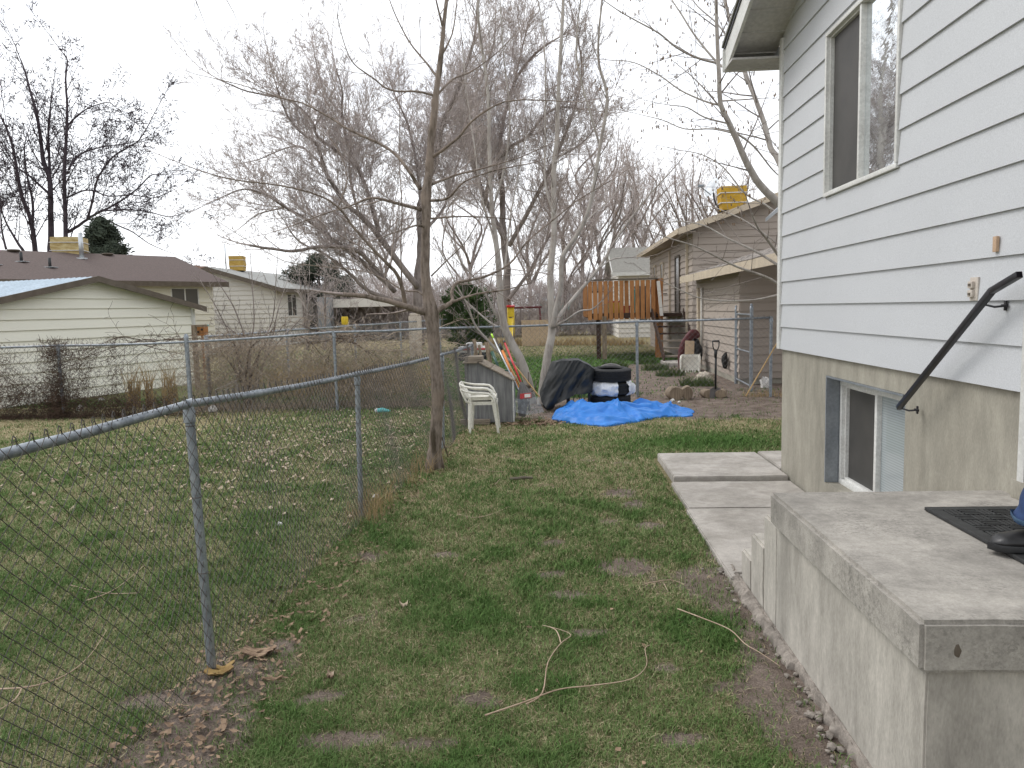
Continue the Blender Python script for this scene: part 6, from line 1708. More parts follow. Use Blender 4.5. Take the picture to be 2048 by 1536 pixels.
# thicket saplings between fence and grey-roofed house
th_ = thing('sapling', 'pale leafless shrub with many thin stems rising above the back fence corner', 'shrub', (at(500, 780, 13.6).x, 13.6, 0))
rg = random.Random(4); mb = MB(); tw = Twigs(); C10 = dict(limb=(.22, .8, R(40), .2, .008), lv=[(.18, .5, R(42)), (.16, .5, R(42))], up=[.25, .2, .1], wob=.09, seg=[.14, .12, .1], rmin=.0028)
for pl in ([(505, 830), (500, 760), (502, 690), (508, 640), (504, 560), (500, 500)], [(500, 820), (480, 720), (455, 660), (430, 610), (400, 560)], [(505, 820), (520, 700), (545, 640), (552, 560), (556, 500)], [(500, 800), (540, 690), (556, 620), (575, 560)],
           [(495, 830), (470, 740), (480, 680), (440, 640), (425, 600)], [(510, 800), (530, 720), (590, 650), (640, 600)], [(500, 800), (495, 700), (470, 620), (440, 570), (420, 540)]):
    limb(mb, tw, rg, [at(x, y, 13.6+rg.uniform(-.3, .3)) for x, y in pl], lin(.02, .004, len(pl)), C10, start=.25, n=6)
mb.build('stems', MAT['twig_pale'], th_, smooth=True); tw.build('twigs', MAT['twig_pale'], th_)
th_ = thing('sapling', 'dark vine-wrapped shrub trunk growing in the dry brush at the back fence', 'shrub', (at(500, 820, 12.9).x, 12.9, 0)); mb = MB(); tw = Twigs()
for pl in ([(505, 830), (492, 800), (484, 770), (478, 730), (470, 690), (462, 680)], [(488, 790), (492, 750), (500, 700), (520, 680)], [(486, 770), (470, 740), (455, 720)], [(505, 830), (500, 770), (512, 720), (530, 690)]):
    limb(mb, tw, rg, [at(x, y, 12.9) for x, y in pl], lin(.035, .008, len(pl)), C10, start=.2, n=8, Lf=.6)
mb.build('stems', MAT['vine'], th_, smooth=True); tw.build('twigs', MAT['vine'], th_)
for (x_, lb) in ((615, 'thin dark sapling before the windows of the grey-roofed house'), (650, 'second thin dark sapling at the right end of the grey-roofed house')):
    th_ = thing('sapling', lb, 'shrub', (at(x_, 780, 24).x, 24, 0)); mb = MB(); tw = Twigs(); C11 = dict(C10, rmin=.005)
    for k_ in range(3):
        d_ = rg.uniform(-22, 22); limb(mb, tw, rg, [at(x_+d_*f, 700-f*150, 24) for f in (0, .33, .66, 1)], [.05, .035, .02, .008], C11, start=.25, n=6, Lf=1.4)
    mb.build('stems', MAT['bark_old'], th_, smooth=True); tw.build('twigs', MAT['twig_old'], th_)
# low thicket in the distance behind the field
for (xa, xb, Y, zt_, n, lb, sd_) in ((-16, 6, 46, 3.6, 26000, 'pinkish grey leafless thicket at the end of the field', 1), (-22, -7, 56, 3.0, 9000, 'leafless thicket behind the dark carport', 2)):
    rs = np.random.RandomState(sd_); x = rs.uniform(xa, xb, n); z = zt_*rs.rand(n)**1.3*(.6+.6*fbm(x, x*0, .3, 2)); y = Y+rs.randn(n)*1.2
    P = np.stack([x, y, z], 1); D = rs.randn(n, 3)*.5; D[:, 2] = np.abs(D[:, 2])+.5; D /= np.linalg.norm(D, axis=1, keepdims=True)
    V, F_ = seg_arrays(P, P+D*(.3+.5*rs.rand(n))[:, None], .013, .006, 3); combine('thicket', [(V, F_)], MAT['twig_old'], lb, 'thicket')
# wire crate and post behind the fence
p = at(445, 800, 13.6); t = thing('wire_crate', 'white slatted crate leaning in the brush behind the near fence rail', 'crate', (p.x, 13.6, 0))
mb = MB(); A_, B_, C_, D_ = at(432, 780, 13.6), at(472, 762, 13.6), at(474, 800, 13.6), at(434, 822, 13.6)
for (a, b) in ((A_, B_), (B_, C_), (D_, A_), (D_, C_)): mb.tube([a, b], .022, 6)
for i in range(1, 6): mb.tube([A_.lerp(D_, i/6), B_.lerp(C_, i/6)], .012, 6)
mb.tube([A_.lerp(B_, .5), D_.lerp(C_, .5)], .018, 6); mb.build('frame', MAT['trim_white'], t)
# ================================================================== neighbouring buildings
def gable_house(name, label, P, d, length, width, eave, pitch, wall, trim, roofm, z0=-0.1, pitchb=0.25, over=0.4, windows=(), kind='house', lap=0.045, ends=True):
    """P: near-left ground corner; d: direction of the eave wall (unit, xy); width measured to the left-normal side (away)."""
    t = thing(name, label, kind, (P[0], P[1], 0))
    d = Vector((d[0], d[1], 0)).normalized(); nrm = Vector((d.y, -d.x, 0))   # outward for the front eave wall
    P = Vector((P[0], P[1], 0)); w = width; h = eave; rise = pitch*w/2
    back = -nrm
    mb = MB(); c = [P, P+d*length, P+d*length+back*w, P+back*w]
    mb.prism([(q.x, q.y, z0) for q in c], (0, 0, h-z0)); 
    for (q, dd) in ((P, d), (P+d*length-d*0.1, d)):
        mb.prism([q+Vector((0, 0, h)), q+back*w+Vector((0, 0, h)), q+back*w/2+Vector((0, 0, h+rise))], d*0.1)
    mb.build('wall', MAT[wall], t)
    mb = MB(); siding(mb, P, d, nrm, [(0, z0), (length, z0), (length, h), (0, h)], pitchb, [(a, b, a+ww, b+hh) for (a, b, ww, hh) in windows], lap, 0)
    siding(mb, P+back*w, -back, -d, [(0, z0), (w, z0), (w, h), (w/2, h+rise), (0, h)], pitchb, (), lap, 0)
    siding(mb, P+d*length, back, d, [(0, z0), (w, z0), (w, h), (w/2, h+rise), (0, h)], pitchb, (), lap, 0)
    siding(mb, P+d*length+back*w, -d, back, [(0, z0), (length, z0), (length, h), (0, h)], pitchb, (), lap, 0)
    mb.build('siding', MAT[wall], t)
    for (a, b, ww, hh) in windows:
        f = MB(); fw = .05
        def R_(u0, u1, v0, v1, o0, o1, b_): b_.prism([P+d*u0+Vector((0, 0, v0))+nrm*o0, P+d*u1+Vector((0, 0, v0))+nrm*o0, P+d*u1+Vector((0, 0, v1))+nrm*o0, P+d*u0+Vector((0, 0, v1))+nrm*o0], nrm*(o1-o0))
        R_(a, a+ww, b, b+fw, .0, .035, f); R_(a, a+ww, b+hh-fw, b+hh, .0, .035, f); R_(a, a+fw, b+fw, b+hh-fw, .0, .034, f); R_(a+ww-fw, a+ww, b+fw, b+hh-fw, .0, .034, f); R_(a+ww/2-fw/2, a+ww/2+fw/2, b+fw, b+hh-fw, .0, .033, f)
        wf = f.build('window', MAT['trim_white'], t); g_ = MB(); R_(a+.02, a+ww-.02, b+.02, b+hh-.02, .004, .012, g_); g_.build('pane', MAT['glass_far'], wf)
    sl = pitch; th_ = 0.16; L = length+2*over
    for s_ in (0, 1):
        mb = MB(); base = P-d*over if s_ == 0 else P-d*over+back*w
        out = nrm if s_ == 0 else back
        e = base+out*over+Vector((0, 0, h-sl*over)); r_ = P-d*over+back*w/2+Vector((0, 0, h+rise))
        mb.prism([e+Vector((0, 0, .06)), r_+Vector((0, 0, .06)), r_+Vector((0, 0, .13)), e+Vector((0, 0, .13))], d*L); rf_ = mb.build('roof', MAT[roofm], t)
        mb = MB(); mb.prism([e, r_, r_+Vector((0, 0, .058)), e+Vector((0, 0, .058))], d*L); mb.build('fascia', MAT[trim], rf_)
        for q in (e-d*.02, e+d*L):
            mb = MB(); rr = r_-e; mb.prism([q+Vector((0, 0, -.1)), q+rr+Vector((0, 0, -.1)), q+rr+Vector((0, 0, .128)), q+Vector((0, 0, .128))], d*.02); mb.build('barge_board', MAT[trim], t)
        if s_ == 0: mb = MB(); mb.prism([e+out*.02+Vector((0, 0, -.08)), e+Vector((0, 0, -.08)), e+Vector((0, 0, .12)), e+out*.02+Vector((0, 0, .12))], d*L); mb.build('gutter', MAT[trim], t)
    return t, P, d, nrm, back

# ---- cream shed on the left
A_ = Vector((-8.72, 18.0, 0)); B0 = Vector((-10.1, 12.95, 0))
ax = at(388, 700, 18.0).x; A_ = Vector((ax, 18.0, 0)); dg = Vector((-math.sin(R(17.5)), -math.cos(R(17.5)), 0))   # towards the camera along the gable wall
wS = 5.55
t = thing('garden_shed', 'cream lap-sided shed with brown barge boards and pale corrugated metal roof', 'shed', tuple(A_))
nr = Vector((-dg.y, dg.x, 0));  nr = nr if nr.dot(Vector((1, 0, 0))) > 0 else -nr
eh, rs_ = 1.86, 0.60
Lb = -nr*7.0
mb = MB(); out_ = [(0, -.1), (wS, -.1), (wS, eh), (wS/2, eh+rs_), (0, eh)]
mb.prism([A_+dg*u+Vector((0, 0, z)) for u, z in out_], Lb); mb.build('wall', MAT['cream_shed'], t)
mb = MB(); siding(mb, A_, dg, nr, [(u, z) for u, z in out_], 0.205, (), .030, .02); mb.build('siding', MAT['cream_shed'], t)
for s_ in (-1, 1):
    mb = MB(); e0 = A_+dg*(wS/2+s_*(wS/2+.25))+Vector((0, 0, eh-.25*rs_/(wS/2))); r0 = A_+dg*(wS/2)+Vector((0, 0, eh+rs_))
    mb.prism([e0+nr*.22+Vector((0, 0, .03)), r0+nr*.22+Vector((0, 0, .03)), r0+nr*.22+Vector((0, 0, .05)), e0+nr*.22+Vector((0, 0, .05))], Lb-nr*.4)
    rf_ = mb.build('roof', MAT['metal_roof'], t)
    mb = MB(); n_ = 46
    for i in range(n_):
        q = Lb.normalized()*(i*(7.3/n_)); mb.tube([e0+nr*.2+q+Vector((0, 0, .052)), r0+nr*.2+q+Vector((0, 0, .052))], .02, 5)
    mb.build('ridges', MAT['metal_roof'], rf_)
    mb = MB(); mb.prism([e0+nr*.225+Vector((0, 0, -.05)), r0+nr*.225+Vector((0, 0, -.05)), r0+nr*.225+Vector((0, 0, .075)), e0+nr*.225+Vector((0, 0, .075))], nr*.03); mb.build('barge_board', MAT['brown_trim'], t)
mb = MB(); mb.box(A_+nr*.02+Vector((0, 0, .9)), (.09, .09, 1.85)); mb.build('corner_trim', MAT['trim_white'], t)
pp = at(389, 668, 16.5); t = thing('fence_post', 'thin brown wooden post with small bracket right of the shed corner', 'post', (pp.x, 16.5, 0)); mb = MB(); zt_ = at(389, 650, 16.5).z
mb.box((pp.x, 16.5, zt_/2), (.09, .09, zt_)); mb.build('shaft', MAT['old_wood'], t); mb = MB(); mb.box((pp.x+.15, 16.5, zt_-.02), (.3, .06, .05)); mb.build('bracket', MAT['old_wood'], t)
pp = at(404, 663, 19); t = thing('bird_house', 'small orange wooden nest box with dark holes and blue roof right of the shed', 'nest box', (pp.x, 19, 0)); zt_ = at(404, 652, 19).z; mb = MB()
mb.box((pp.x, 19, zt_-.12), (.24, .2, .26), bev=.004); mb.tube([(pp.x, 19, 0), (pp.x, 19, zt_-.25)], .03, 6); mb.build('box', MAT['deck_wood'], t, auto=AUTO)
mb = MB(); mb.box((pp.x, 19, zt_+.02), (.27, .24, .02)); mb.build('roof', MAT['turquoise'], t)
for s_ in (-1, 1): mb = MB(); mb.lathe((pp.x+.05*s_, 18.895, zt_-.12+.03*s_), [(.0, 0), (.03, 0), (.03, -.006), (.0, -.006)], 12, axis='Y'); mb.build('hole', MAT['dark_gap'], t)

# ---- brown-roofed house far left
dA = Vector((.59, .81, 0)).normalized(); cr_ = at(432, 700, 32.0); Lh = 17.0; PA = Vector((cr_.x, 32.0, 0))-dA*Lh
eA = at(430, 566, 32).z
wv = [(Lh-1.85, 2.02, 1.22, .86), (Lh-3.65, 2.02, .75, .86), (Lh-9.5, 2.0, 1.4, .9)]
tA, P_, d_, n_, b_ = gable_house('neighbour_house', 'long cream house with brown shingle roof behind the shed', (PA.x, PA.y), dA, Lh, 8.2, eA+.05, .30, 'cream_wall', 'brown_trim', 'shingle_brown', windows=wv, over=.5)
def roof_pt(P, d, back, s, v, h, w, pitch): return P+d*s+back*v+Vector((0, 0, h+pitch*v+.13))
for s_ in (Lh-2.6, Lh-6.2, Lh-11.8):
    q = roof_pt(P_, d_, b_, s_, 3.9, eA+.05, 8.2, .30); mb = MB(); mb.lathe(q+Vector((0, 0, -.02)), [(.0, .1), (.22, .1), (.24, .06), (.16, .0)], 14); mb.build('roof_vent', MAT['brown_trim'], tA, auto=AUTO)
for s_, v in ((Lh-7.6, 1.6), (Lh-6.5, 2.2), (Lh-5.8, 1.4)):
    q = roof_pt(P_, d_, b_, s_, v, eA+.05, 8.2, .30); mb = MB(); mb.cyl(q-Vector((0, 0, .05)), q+Vector((0, 0, .36)), .055, n=8); pi_ = mb.build('vent_pipe', MAT['black_plastic'], tA, smooth=True)
    mb = MB(); mb.box(q+Vector((0, 0, -.0)), (.42, .34, .02)); mb.build('flashing', MAT['steel'], pi_)
def cooler(label, c, w, d, h, mt, rz=0):
    t = thing('evaporative_cooler', label, 'roof cooler', tuple(c), 'canvas-covered coolers on the roofs'); mb = MB()
    bm = bmesh.new(); bmesh.ops.create_cube(bm, size=1); bmesh.ops.subdivide_edges(bm, edges=bm.edges[:], cuts=6, use_grid_fill=True)
    V = []
    for v in bm.verts:
        q = v.co.copy(); k = 1+.05*mnoise.noise(q*4+Vector(c)); q = Vector((q.x*w*k*(1-.12*max(0, -q.z-.1)*2), q.y*d*k, q.z*h)); V.append(Vector(c)+Vector((0, 0, h/2+.08))+Matrix.Rotation(rz, 3, 'Z') @ q)
    bm.verts.index_update(); mb.add(V, [tuple(v.index for v in f.verts) for f in bm.faces]); bm.free(); mb.build('canvas_cover', MAT[mt], t, auto=R(40))
    mb = MB(); mb.box(Vector(c)+Vector((0, 0, .0)), (w*.8, d*.8, .26), rz=rz); mb.build('stand', MAT['dark_gap'], t)
    for zf in (.3, .72):
        mb = MB(); mb.box(Vector(c)+Vector((0, 0, .08+h*zf)), (w*1.07, d*1.07, .025), rz=rz); mb.build('strap', MAT['white_junk'], t)
    return t
yc = 31.5
c_ = at(141, 512, yc); cooler('large pale yellow canvas-wrapped cooler on the brown roof', (c_.x, yc, c_.z-.12), 1.18, 1.0, at(141, 474, yc).z-c_.z, 'cooler_pale', .3)
p0_, p1_ = at(164, 517, yc-.9), at(158, 466, yc-.9); mb = MB(); mb.cyl(p0_, (p0_.x, p0_.y, p1_.z), .09, n=12); mb.build('flue_pipe', MAT['steel'], tA, smooth=True)
mb = MB(); mb.box(p0_+Vector((0, 0, .0)), (.3, .3, .06)); mb.build('flashing', MAT['steel'], tA)

# ---- grey-roofed pale house
YB_ = 40.0
pk = at(436, 536, YB_-4.0); en = at(560, 574, YB_-.5); ef = at(672, 583, YB_+8)
dB = Vector((ef.x-en.x, 8.5, 0)).normalized()
hB = en.z
wl = at(556, 640, YB_-.3)
tB, P_, d_, n_, b_ = gable_house('neighbour_house', 'pale two-storey house with light grey roof, left of the near tree', (wl.x, YB_-.3), dB, 8.3, 7.2, hB-.03, .30, 'pale_wall', 'brown_trim', 'shingle_grey',
    windows=[(1.3, 1.55, 1.25, 1.25), (3.9, 2.2, .7, .7), (5.6, 1.5, .6, 1.3), (1.4, .05, 1.0, .45), (4.4, .05, 1.0, .45)], over=.55)
q = b_*3.4+P_+d_*2.6; rz_ = hB+.30*3.4+.1; cooler('orange canvas-wrapped cooler on the light grey roof', (q.x, q.y, rz_-.1), .78, .8, .82, 'cooler', .2)
mb = MB(); mb.cyl(Vector((q.x-.55, q.y-.3, rz_-.1)), Vector((q.x-.55, q.y-.3, rz_+1.5)), .035, n=8); mb.build('antenna_mast', MAT['steel'], tB, smooth=True)
for k_ in range(3):
    qq = P_+b_*4.4+d_*(-.2+k_*.85-0); 
    mb = MB(); mb.box((qq.x, qq.y, hB+.30*3.6-.4+.15), (.36, .36, .9)); mb.build('chimney', MAT['brick'], tB)
# dark carport with yellow barrel
pc = at(655, 600, 44); t = thing('carport', 'dark open carport with flat pale roof at the right end of the grey-roofed house', 'carport', (pc.x, 44, 0)); z_ = at(700, 618, 44).z
xa, xb = at(672, 620, 44).x, at(800, 620, 44).x
mb = MB(); mb.box(((xa+xb)/2, 46, z_+.35), (xb-xa, 5, .5)); mb.build('roof', MAT['pale_wall'], t)
mb = MB(); mb.box(((xa+xb)/2, 48.4, z_/2+.1), (xb-xa, .1, z_)); mb.build('wall', MAT['dark_wood'], t)
for x_ in (xa+.1, xb-.1): mb = MB(); mb.box((x_, 43.6, z_/2), (.14, .14, z_+.1)); mb.build('post', MAT['brown_trim'], t)
mb = MB(); x_ = at(648, 600, 43).x
mb.box((x_, 43.2, 1.35), (.75, .6, 2.5)); props(mb.build('storage_cabinet', MAT['grey_metal'], None, origin=(x_, 43.2, 0)), 'tall grey metal cabinet between the pale house and the dark carport', 'cabinet')
p = at(690, 647, 41); t = thing('plastic_barrel', 'yellow plastic barrel standing before the dark carport', 'barrel', (p.x, 41, 0)); zt_ = at(690, 633, 41).z
mb = MB(); zb0 = at(690, 650, 41).z; mb.lathe((p.x, 41, 0), [(.0, zb0), (.17, zb0), (.19, zb0+.04), (.19, zt_-.08), (.16, zt_), (.0, zt_)], 16); mb.build('drum', MAT['yellow'], t, auto=AUTO)
mb = MB(); mb.box((p.x, 41, zb0/2), (.6, .6, zb0), bev=.02); mb.build('stand', MAT['old_wood'], t, auto=AUTO)
pb = at(830, 640, 26); t = thing('concrete_pillar', 'pale grey concrete gatepost in the field left of the near tree', 'pillar', (pb.x, 26, 0)); mb = MB(); zt_ = at(830, 632, 26).z
mb.box((pb.x, 26, zt_/2), (.40, .35, zt_), bev=.02); mb.build('shaft', MAT['rock'], t, auto=AUTO); mb = MB(); mb.box((pb.x, 26, zt_+.05), (.34, .3, .1), bev=.04); mb.build('cap', MAT['rock'], t, auto=AUTO)

# ---- tan house on the right: gable, side wall, lean-to, deck
TX = 3.94; YN = 21.9; YF = 31.6; RG = 21.4
tn = thing('tan_house', 'tan lap-sided house with yellow trim, gable and lower lean-to, beyond the back fence', 'house', (TX, YN, 0))
SLP = .33; eT = at(1357, 462, RG).z
ex = at(1357, 462, RG).x
hw = eT+SLP*(TX-ex)
mb = MB(); mb.prism([(TX, YN, -.1), (TX+9, YN, -.1), (TX+9, YN, hw), (TX+4.5, YN, hw+SLP*4.5), (TX, YN, hw)], (0, YF-YN, 0)); mb.build('wall', MAT['tan_wall'], tn)
mb = MB(); siding(mb, (TX, YN, 0), (1, 0, 0), (0, -1, 0), [(0, -.1), (9, -.1), (9, hw), (4.5, hw+SLP*4.5), (0, hw)], .19, (), .026, .1)
siding(mb, (TX, YN, 0), (0, 1, 0), (-1, 0, 0), [(0, -.1), (YF-YN, -.1), (YF-YN, hw), (0, hw)], .19, (), .026, .1); mb.build('siding', MAT['tan_wall'], tn)
def rz(x): return eT+SLP*(x-ex)
for (xa_, xb_, s_) in ((ex, TX+4.5, 1), (TX+4.5, TX+9.4, -1)):
    za = rz(xa_) if s_ > 0 else rz(TX+4.5); zb = rz(TX+4.5) if s_ > 0 else rz(TX+4.5)-SLP*(xb_-xa_)
    mb = MB(); mb.prism([(xa_, RG, za+.0), (xb_, RG, zb+.0), (xb_, RG, zb+.07), (xa_, RG, za+.07)], (0, YF+.5-RG, 0)); mb.build('roof', MAT['shingle_tan'], tn)
    mb = MB(); mb.prism([(xa_, RG-.035, za-.10), (xb_, RG-.035, zb-.10), (xb_, RG-.035, zb+.075), (xa_, RG-.035, za+.075)], (0, .03, 0)); mb.build('barge_board', MAT['tan_trim'], tn)
mb = MB(); mb.box((ex-.012, (RG+YF+.5)/2, eT+.0), (.022, YF+.5-RG-.02, .15)); mb.build('gutter', MAT['tan_trim'], tn)
mb = MB(); mb.box(((ex+TX)/2, (RG+YF+.5)/2, eT-.02), (TX-ex-.02, YF+.4-RG, .03)); mb.build('soffit', MAT['tan_wall'], tn)
for (ya, w_, za, zb_) in ((27.6, .7, 2.4, 3.2), (29.6, .7, 2.4, 3.2), (24.0, .9, 1.35, 3.2)):
    f = MB(); X0 = TX-.03
    for (a, b, c, d__) in ((ya, ya+w_, zb_-.07, zb_), (ya, ya+w_, za, za+.07), (ya, ya+.07, za+.07, zb_-.07), (ya+w_-.07, ya+w_, za+.07, zb_-.07)): f.box((X0-.0, (a+b)/2, (c+d__)/2), (.06, b-a, d__-c))
    wf = f.build('window' if w_ < .8 else 'door', MAT['tan_trim'] if w_ < .8 else MAT['brown_trim'], tn); g_ = MB(); g_.box((X0+.01, ya+w_/2, (za+zb_)/2), (.03, w_-.1, zb_-za-.1)); g_.build('pane', MAT['glass_far'], wf)
for yq in (22.6, 26.0): mb = MB(); mb.box((TX-.05, yq, 1.9), (.07, .10, 3.1)); mb.build('corner_board' if yq > 25 else 'downspout', MAT['tan_trim'], tn)
# lean-to: side wall from the gable wall towards the camera, open porch at its front
LX, LY0, LY1 = 3.68, 15.3, 19.95
ez = at(1450, 540, 3.28*FPX/(1450-1111)).z-0.03; exl = 3.28; lsl = .30
def lz(x): return ez+lsl*(x-exl)
mb = MB(); mb.prism([(LX, LY0, .12), (LX+4.6, LY0, .12), (LX+4.6, LY0, lz(LX+4.6)), (LX, LY0, lz(LX))], (0, LY1-LY0, 0)); mb.build('lean_to_wall', MAT['tan_wall'], tn)
mb = MB(); siding(mb, (LX, LY0, 0), (1, 0, 0), (0, -1, 0), [(0, .25), (4.6, .25), (4.6, lz(LX+4.6)), (0, lz(LX))], .175, (), .024, .25)
siding(mb, (LX, LY0, 0), (0, 1, 0), (-1, 0, 0), [(0, .25), (LY1-LY0, .25), (LY1-LY0, lz(LX)), (0, lz(LX))], .175, (), .024, .25); mb.build('lean_to_siding', MAT['tan_wall'], tn)
mb = MB(); mb.box((LX+2.28, (LY0+LY1)/2+.02, .17), (4.55, LY1-LY0-.05, .38)); mb.build('lean_to_foundation', MAT['foundation'], tn)
YE = 10.6
mb = MB(); mb.prism([(exl, YE, lz(exl)+.07), (exl+5, YE, lz(exl+5)+.07), (exl+5, YE, lz(exl+5)+.13), (exl, YE, lz(exl)+.13)], (0, 20.0-YE, 0)); mb.build('lean_to_roof', MAT['shingle_worn'], tn)
mb = MB(); mb.prism([(exl, YE, lz(exl)+.0), (exl+5, YE, lz(exl+5)+.0), (exl+5, YE, lz(exl+5)+.066), (exl, YE, lz(exl)+.066)], (0, 20.0-YE, 0)); mb.build('lean_to_soffit', MAT['tan_wall'], tn)
mb = MB(); mb.box((exl-.014, (YE+20.0)/2, lz(exl)+.04), (.025, 20.0-YE, .17)); mb.build('lean_to_fascia', MAT['tan_trim'], tn)
for p_ in ((exl+.3, YE+.1), (exl+4.8, YE+.1)): mb = MB(); mb.box((p_[0]+2.4, p_[1], lz(p_[0])/2+.3), (.1, .1, lz(p_[0])+.6)); mb.build('porch_post', MAT['tan_trim'], tn)
py_ = at(1381, 640, 19.2)
mb = MB(); mb.box((LX-.05, 19.3, 1.1), (.10, .16, 1.9)); mb.build('pipe_box', MAT['tan_trim'], tn); 
mb = MB(); mb.tube([(LX-.06, 18.95, .35), (LX-.06, 18.95, 2.05)], .03, 8); mb.build('conduit', MAT['pale_wall'], tn, smooth=True)
# satellite dish and cooler on the roof
cq = at(1465, 408, 22.5); cooler('bright orange canvas-wrapped cooler on the tan house roof', (cq.x, 22.6, rz(cq.x)+.0), .72, .6, at(1465, 378, 22.5).z-rz(cq.x)-.02, 'cooler_bright', 0)
dp = at(1425, 376, 22.0); t = thing('satellite_dish', 'grey satellite dish on a bent mast on the tan house roof', 'satellite dish', (dp.x+.1, 22.0, rz(dp.x+.1)))
M_ = Matrix.Rotation(R(-55), 3, 'Z') @ Matrix.Rotation(R(62), 3, 'X'); s_ = MB(); pr = [(r_, .16*r_*r_/.3) for r_ in (.0001, .08, .16, .24, .30)]
s_.lathe((0, 0, 0), pr+[(.302, .285*.16), (.24, .02+.16*.24*.24/.3), (.0001, .02)], 24); mb = MB(); mb.add([dp+M_ @ Vector((v[0]*.75, v[1], v[2])) for v in s_.v], s_.f); mb.build('reflector', MAT['grey_metal'], t, auto=R(50))
mb = MB(); q0 = Vector((dp.x+.02, 22.0, dp.z-.12)); mb.tube([q0, q0+Vector((.03, 0, -.22)), q0+Vector((.14, .02, -.42)), (q0.x+.2, 22.05, rz(q0.x+.2)+.04)], .025, 8); mb.build('mast', MAT['black_metal'], t, smooth=True)
mb = MB(); a_ = at(1402, 372, 21.7); mb.tube([dp+Vector((-.05, -.05, -.2)), a_+Vector((0, 0, -.03))], .014, 6); mb.box(a_, (.16, .1, .07), bev=.01); mb.build('receiver', MAT['grey_metal'], t, auto=AUTO)

# ---- deck
YD = 23.5; dk = thing('wooden_deck', 'raised orange-stained wooden deck with slatted rail and steps on the tan house', 'deck', (at(1200, 715, YD).x, YD, 0))
dx0, dx1 = at(1176, 600, YD).x, at(1313, 600, YD).x; zf, zt_ = at(1240, 635, YD).z, at(1240, 559, YD).z
mb = MB(); mb.box(((dx0+TX-.05)/2, YD+1.8, zf+.04), (TX-.05-dx0, 3.6, .10)); mb.build('platform', MAT['dark_wood'], dk)
mb = MB(); mb.box(((dx0+dx1)/2, YD-.02, zf+.06), (dx1-dx0, .05, .16)); mb.build('rim_joist', MAT['dark_wood'], dk)
mb = MB(); mb.box(((dx0+dx1)/2, YD-.02, zt_-.0), (dx1-dx0+.1, .14, .045)); mb.build('top_rail', MAT['brown_trim'], dk)
n_ = 13
for i in range(n_):
    x_ = dx0+(dx1-dx0)*(i+.35)/n_; mb = MB(); mb.box((x_, YD-.065+(0.07 if i == 7 else 0), (zf+zt_)/2-.05), (.125, .025, zt_-zf+.02), ry=random.Random(i).uniform(-.015, .015)); mb.build('slat', MAT['deck_wood'], dk)
for i in range(9):
    mb = MB(); mb.box((dx0-.02, YD+.25+i*.38, (zf+zt_)/2), (.025, .14, zt_-zf-.05)); mb.build('slat', MAT['deck_wood'], dk)
for px, mm in ((1198, 'dark_wood'), (1209, 'deck_wood'), (1316, 'deck_wood'), (1321, 'deck_wood')):
    x_ = at(px, 700, YD).x; ztp = zf if px < 1300 else zt_-.05; mb = MB(); mb.box((x_, YD+(.12 if px in (1198, 1316) else -.08), ztp/2), (.13, .13, ztp+.1)); mb.build('post', MAT['old_wood'] if px == 1209 else MAT[mm], dk)
x_ = at(1319, 600, YD-.3).x; mb = MB(); mb.box((x_+.02, YD-.25, (zf+zt_)/2-.03), (.10, .05, zt_-zf-.1), ry=-.09); mb.build('newel', MAT['pale_wall'], dk)
sx0, sx1 = 2.98, TX-.04
ns = 6; ys0_, ys1_ = 20.9, YD-.1
mb = MB()
for i in range(ns):
    f = (i+.5)/ns; mb = MB(); z_ = zf*(1-f)+.12*f; y_ = ys1_+(ys0_-ys1_)*f
    mb.box(((sx0+sx1)/2, y_, z_), (sx1-sx0, .28, .045)); mb.build('step', MAT['dark_wood'] if i < 3 else MAT['old_wood_flat'], dk)
mb = MB(); mb.prism([(sx0-.04, YD-.1, zf), (sx0-.04, ys0_-.1, .02), (sx0-.04, ys0_-.1, .25), (sx0-.04, YD-.1, zf+.25)], (.045, 0, 0)); mb.build('stringer', MAT['dark_wood'], dk)
mb = MB(); mb.prism([(sx1, YD-.1, zf), (sx1, ys0_-.1, .02), (sx1, ys0_-.1, .25), (sx1, YD-.1, zf+.25)], (.045, 0, 0)); mb.build('stringer', MAT['dark_wood'], dk)
l0, l1, l2 = gnd(1308, 715, .1), gnd(1336, 733, .1), gnd(1375, 727, .1)
mb = MB(); mb.box(((l0.x+TX)/2+.0, 20.55, .05), (TX-.02-l0.x, 1.2, .12), bev=.02); props(mb.build('paving_slab', MAT['walk'], None, origin=(3.2, 20.5, 0), auto=AUTO), 'low concrete landing slab at the foot of the deck steps', 'slab')
# things on the deck
def dbox(name, label, cat, px, wpx, py0, py1, Yo, mt, d=.35, cap=None):
    a = at(px, py0, YD+Yo); w = wpx/FPX*(YD+Yo); h = at(px, py1, YD+Yo).z-zf-.09; t = thing(name, label, cat, (a.x, YD+Yo, zf+.09)); mb = MB()
    mb.box((a.x, YD+Yo, zf+.09+h/2), (w, d, h), bev=.02); mb.build('body', MAT[mt], t, auto=AUTO)
    mb = MB(); mb.box((a.x, YD+Yo, zf+.09+h+.02), (w*1.08, d*1.08, .05), bev=.015); mb.build('lid', MAT[cap or mt], t, auto=AUTO)
dbox('storage_bin', 'yellow storage bin seen between the slats of the deck', 'bin', 1228, 20, 620, 605, .8, 'yellow', cap='red')
dbox('storage_bin', 'red storage bin behind the middle slats of the deck', 'bin', 1250, 18, 625, 614, .7, 'red')
dbox('picnic_cooler', 'white cool box with dark lid at the left end of the deck', 'cool box', 1196, 22, 622, 585, .9, 'white_junk', cap='black_plastic')
dbox('folded_chair', 'dark folded chair behind the right slats of the deck', 'chair', 1280, 22, 620, 575, .9, 'rake_grey')
dbox('trash_bag', 'pale bag hanging behind the deck slats beside the dark folded chair', 'bag', 1268, 12, 620, 582, .6, 'turquoise')
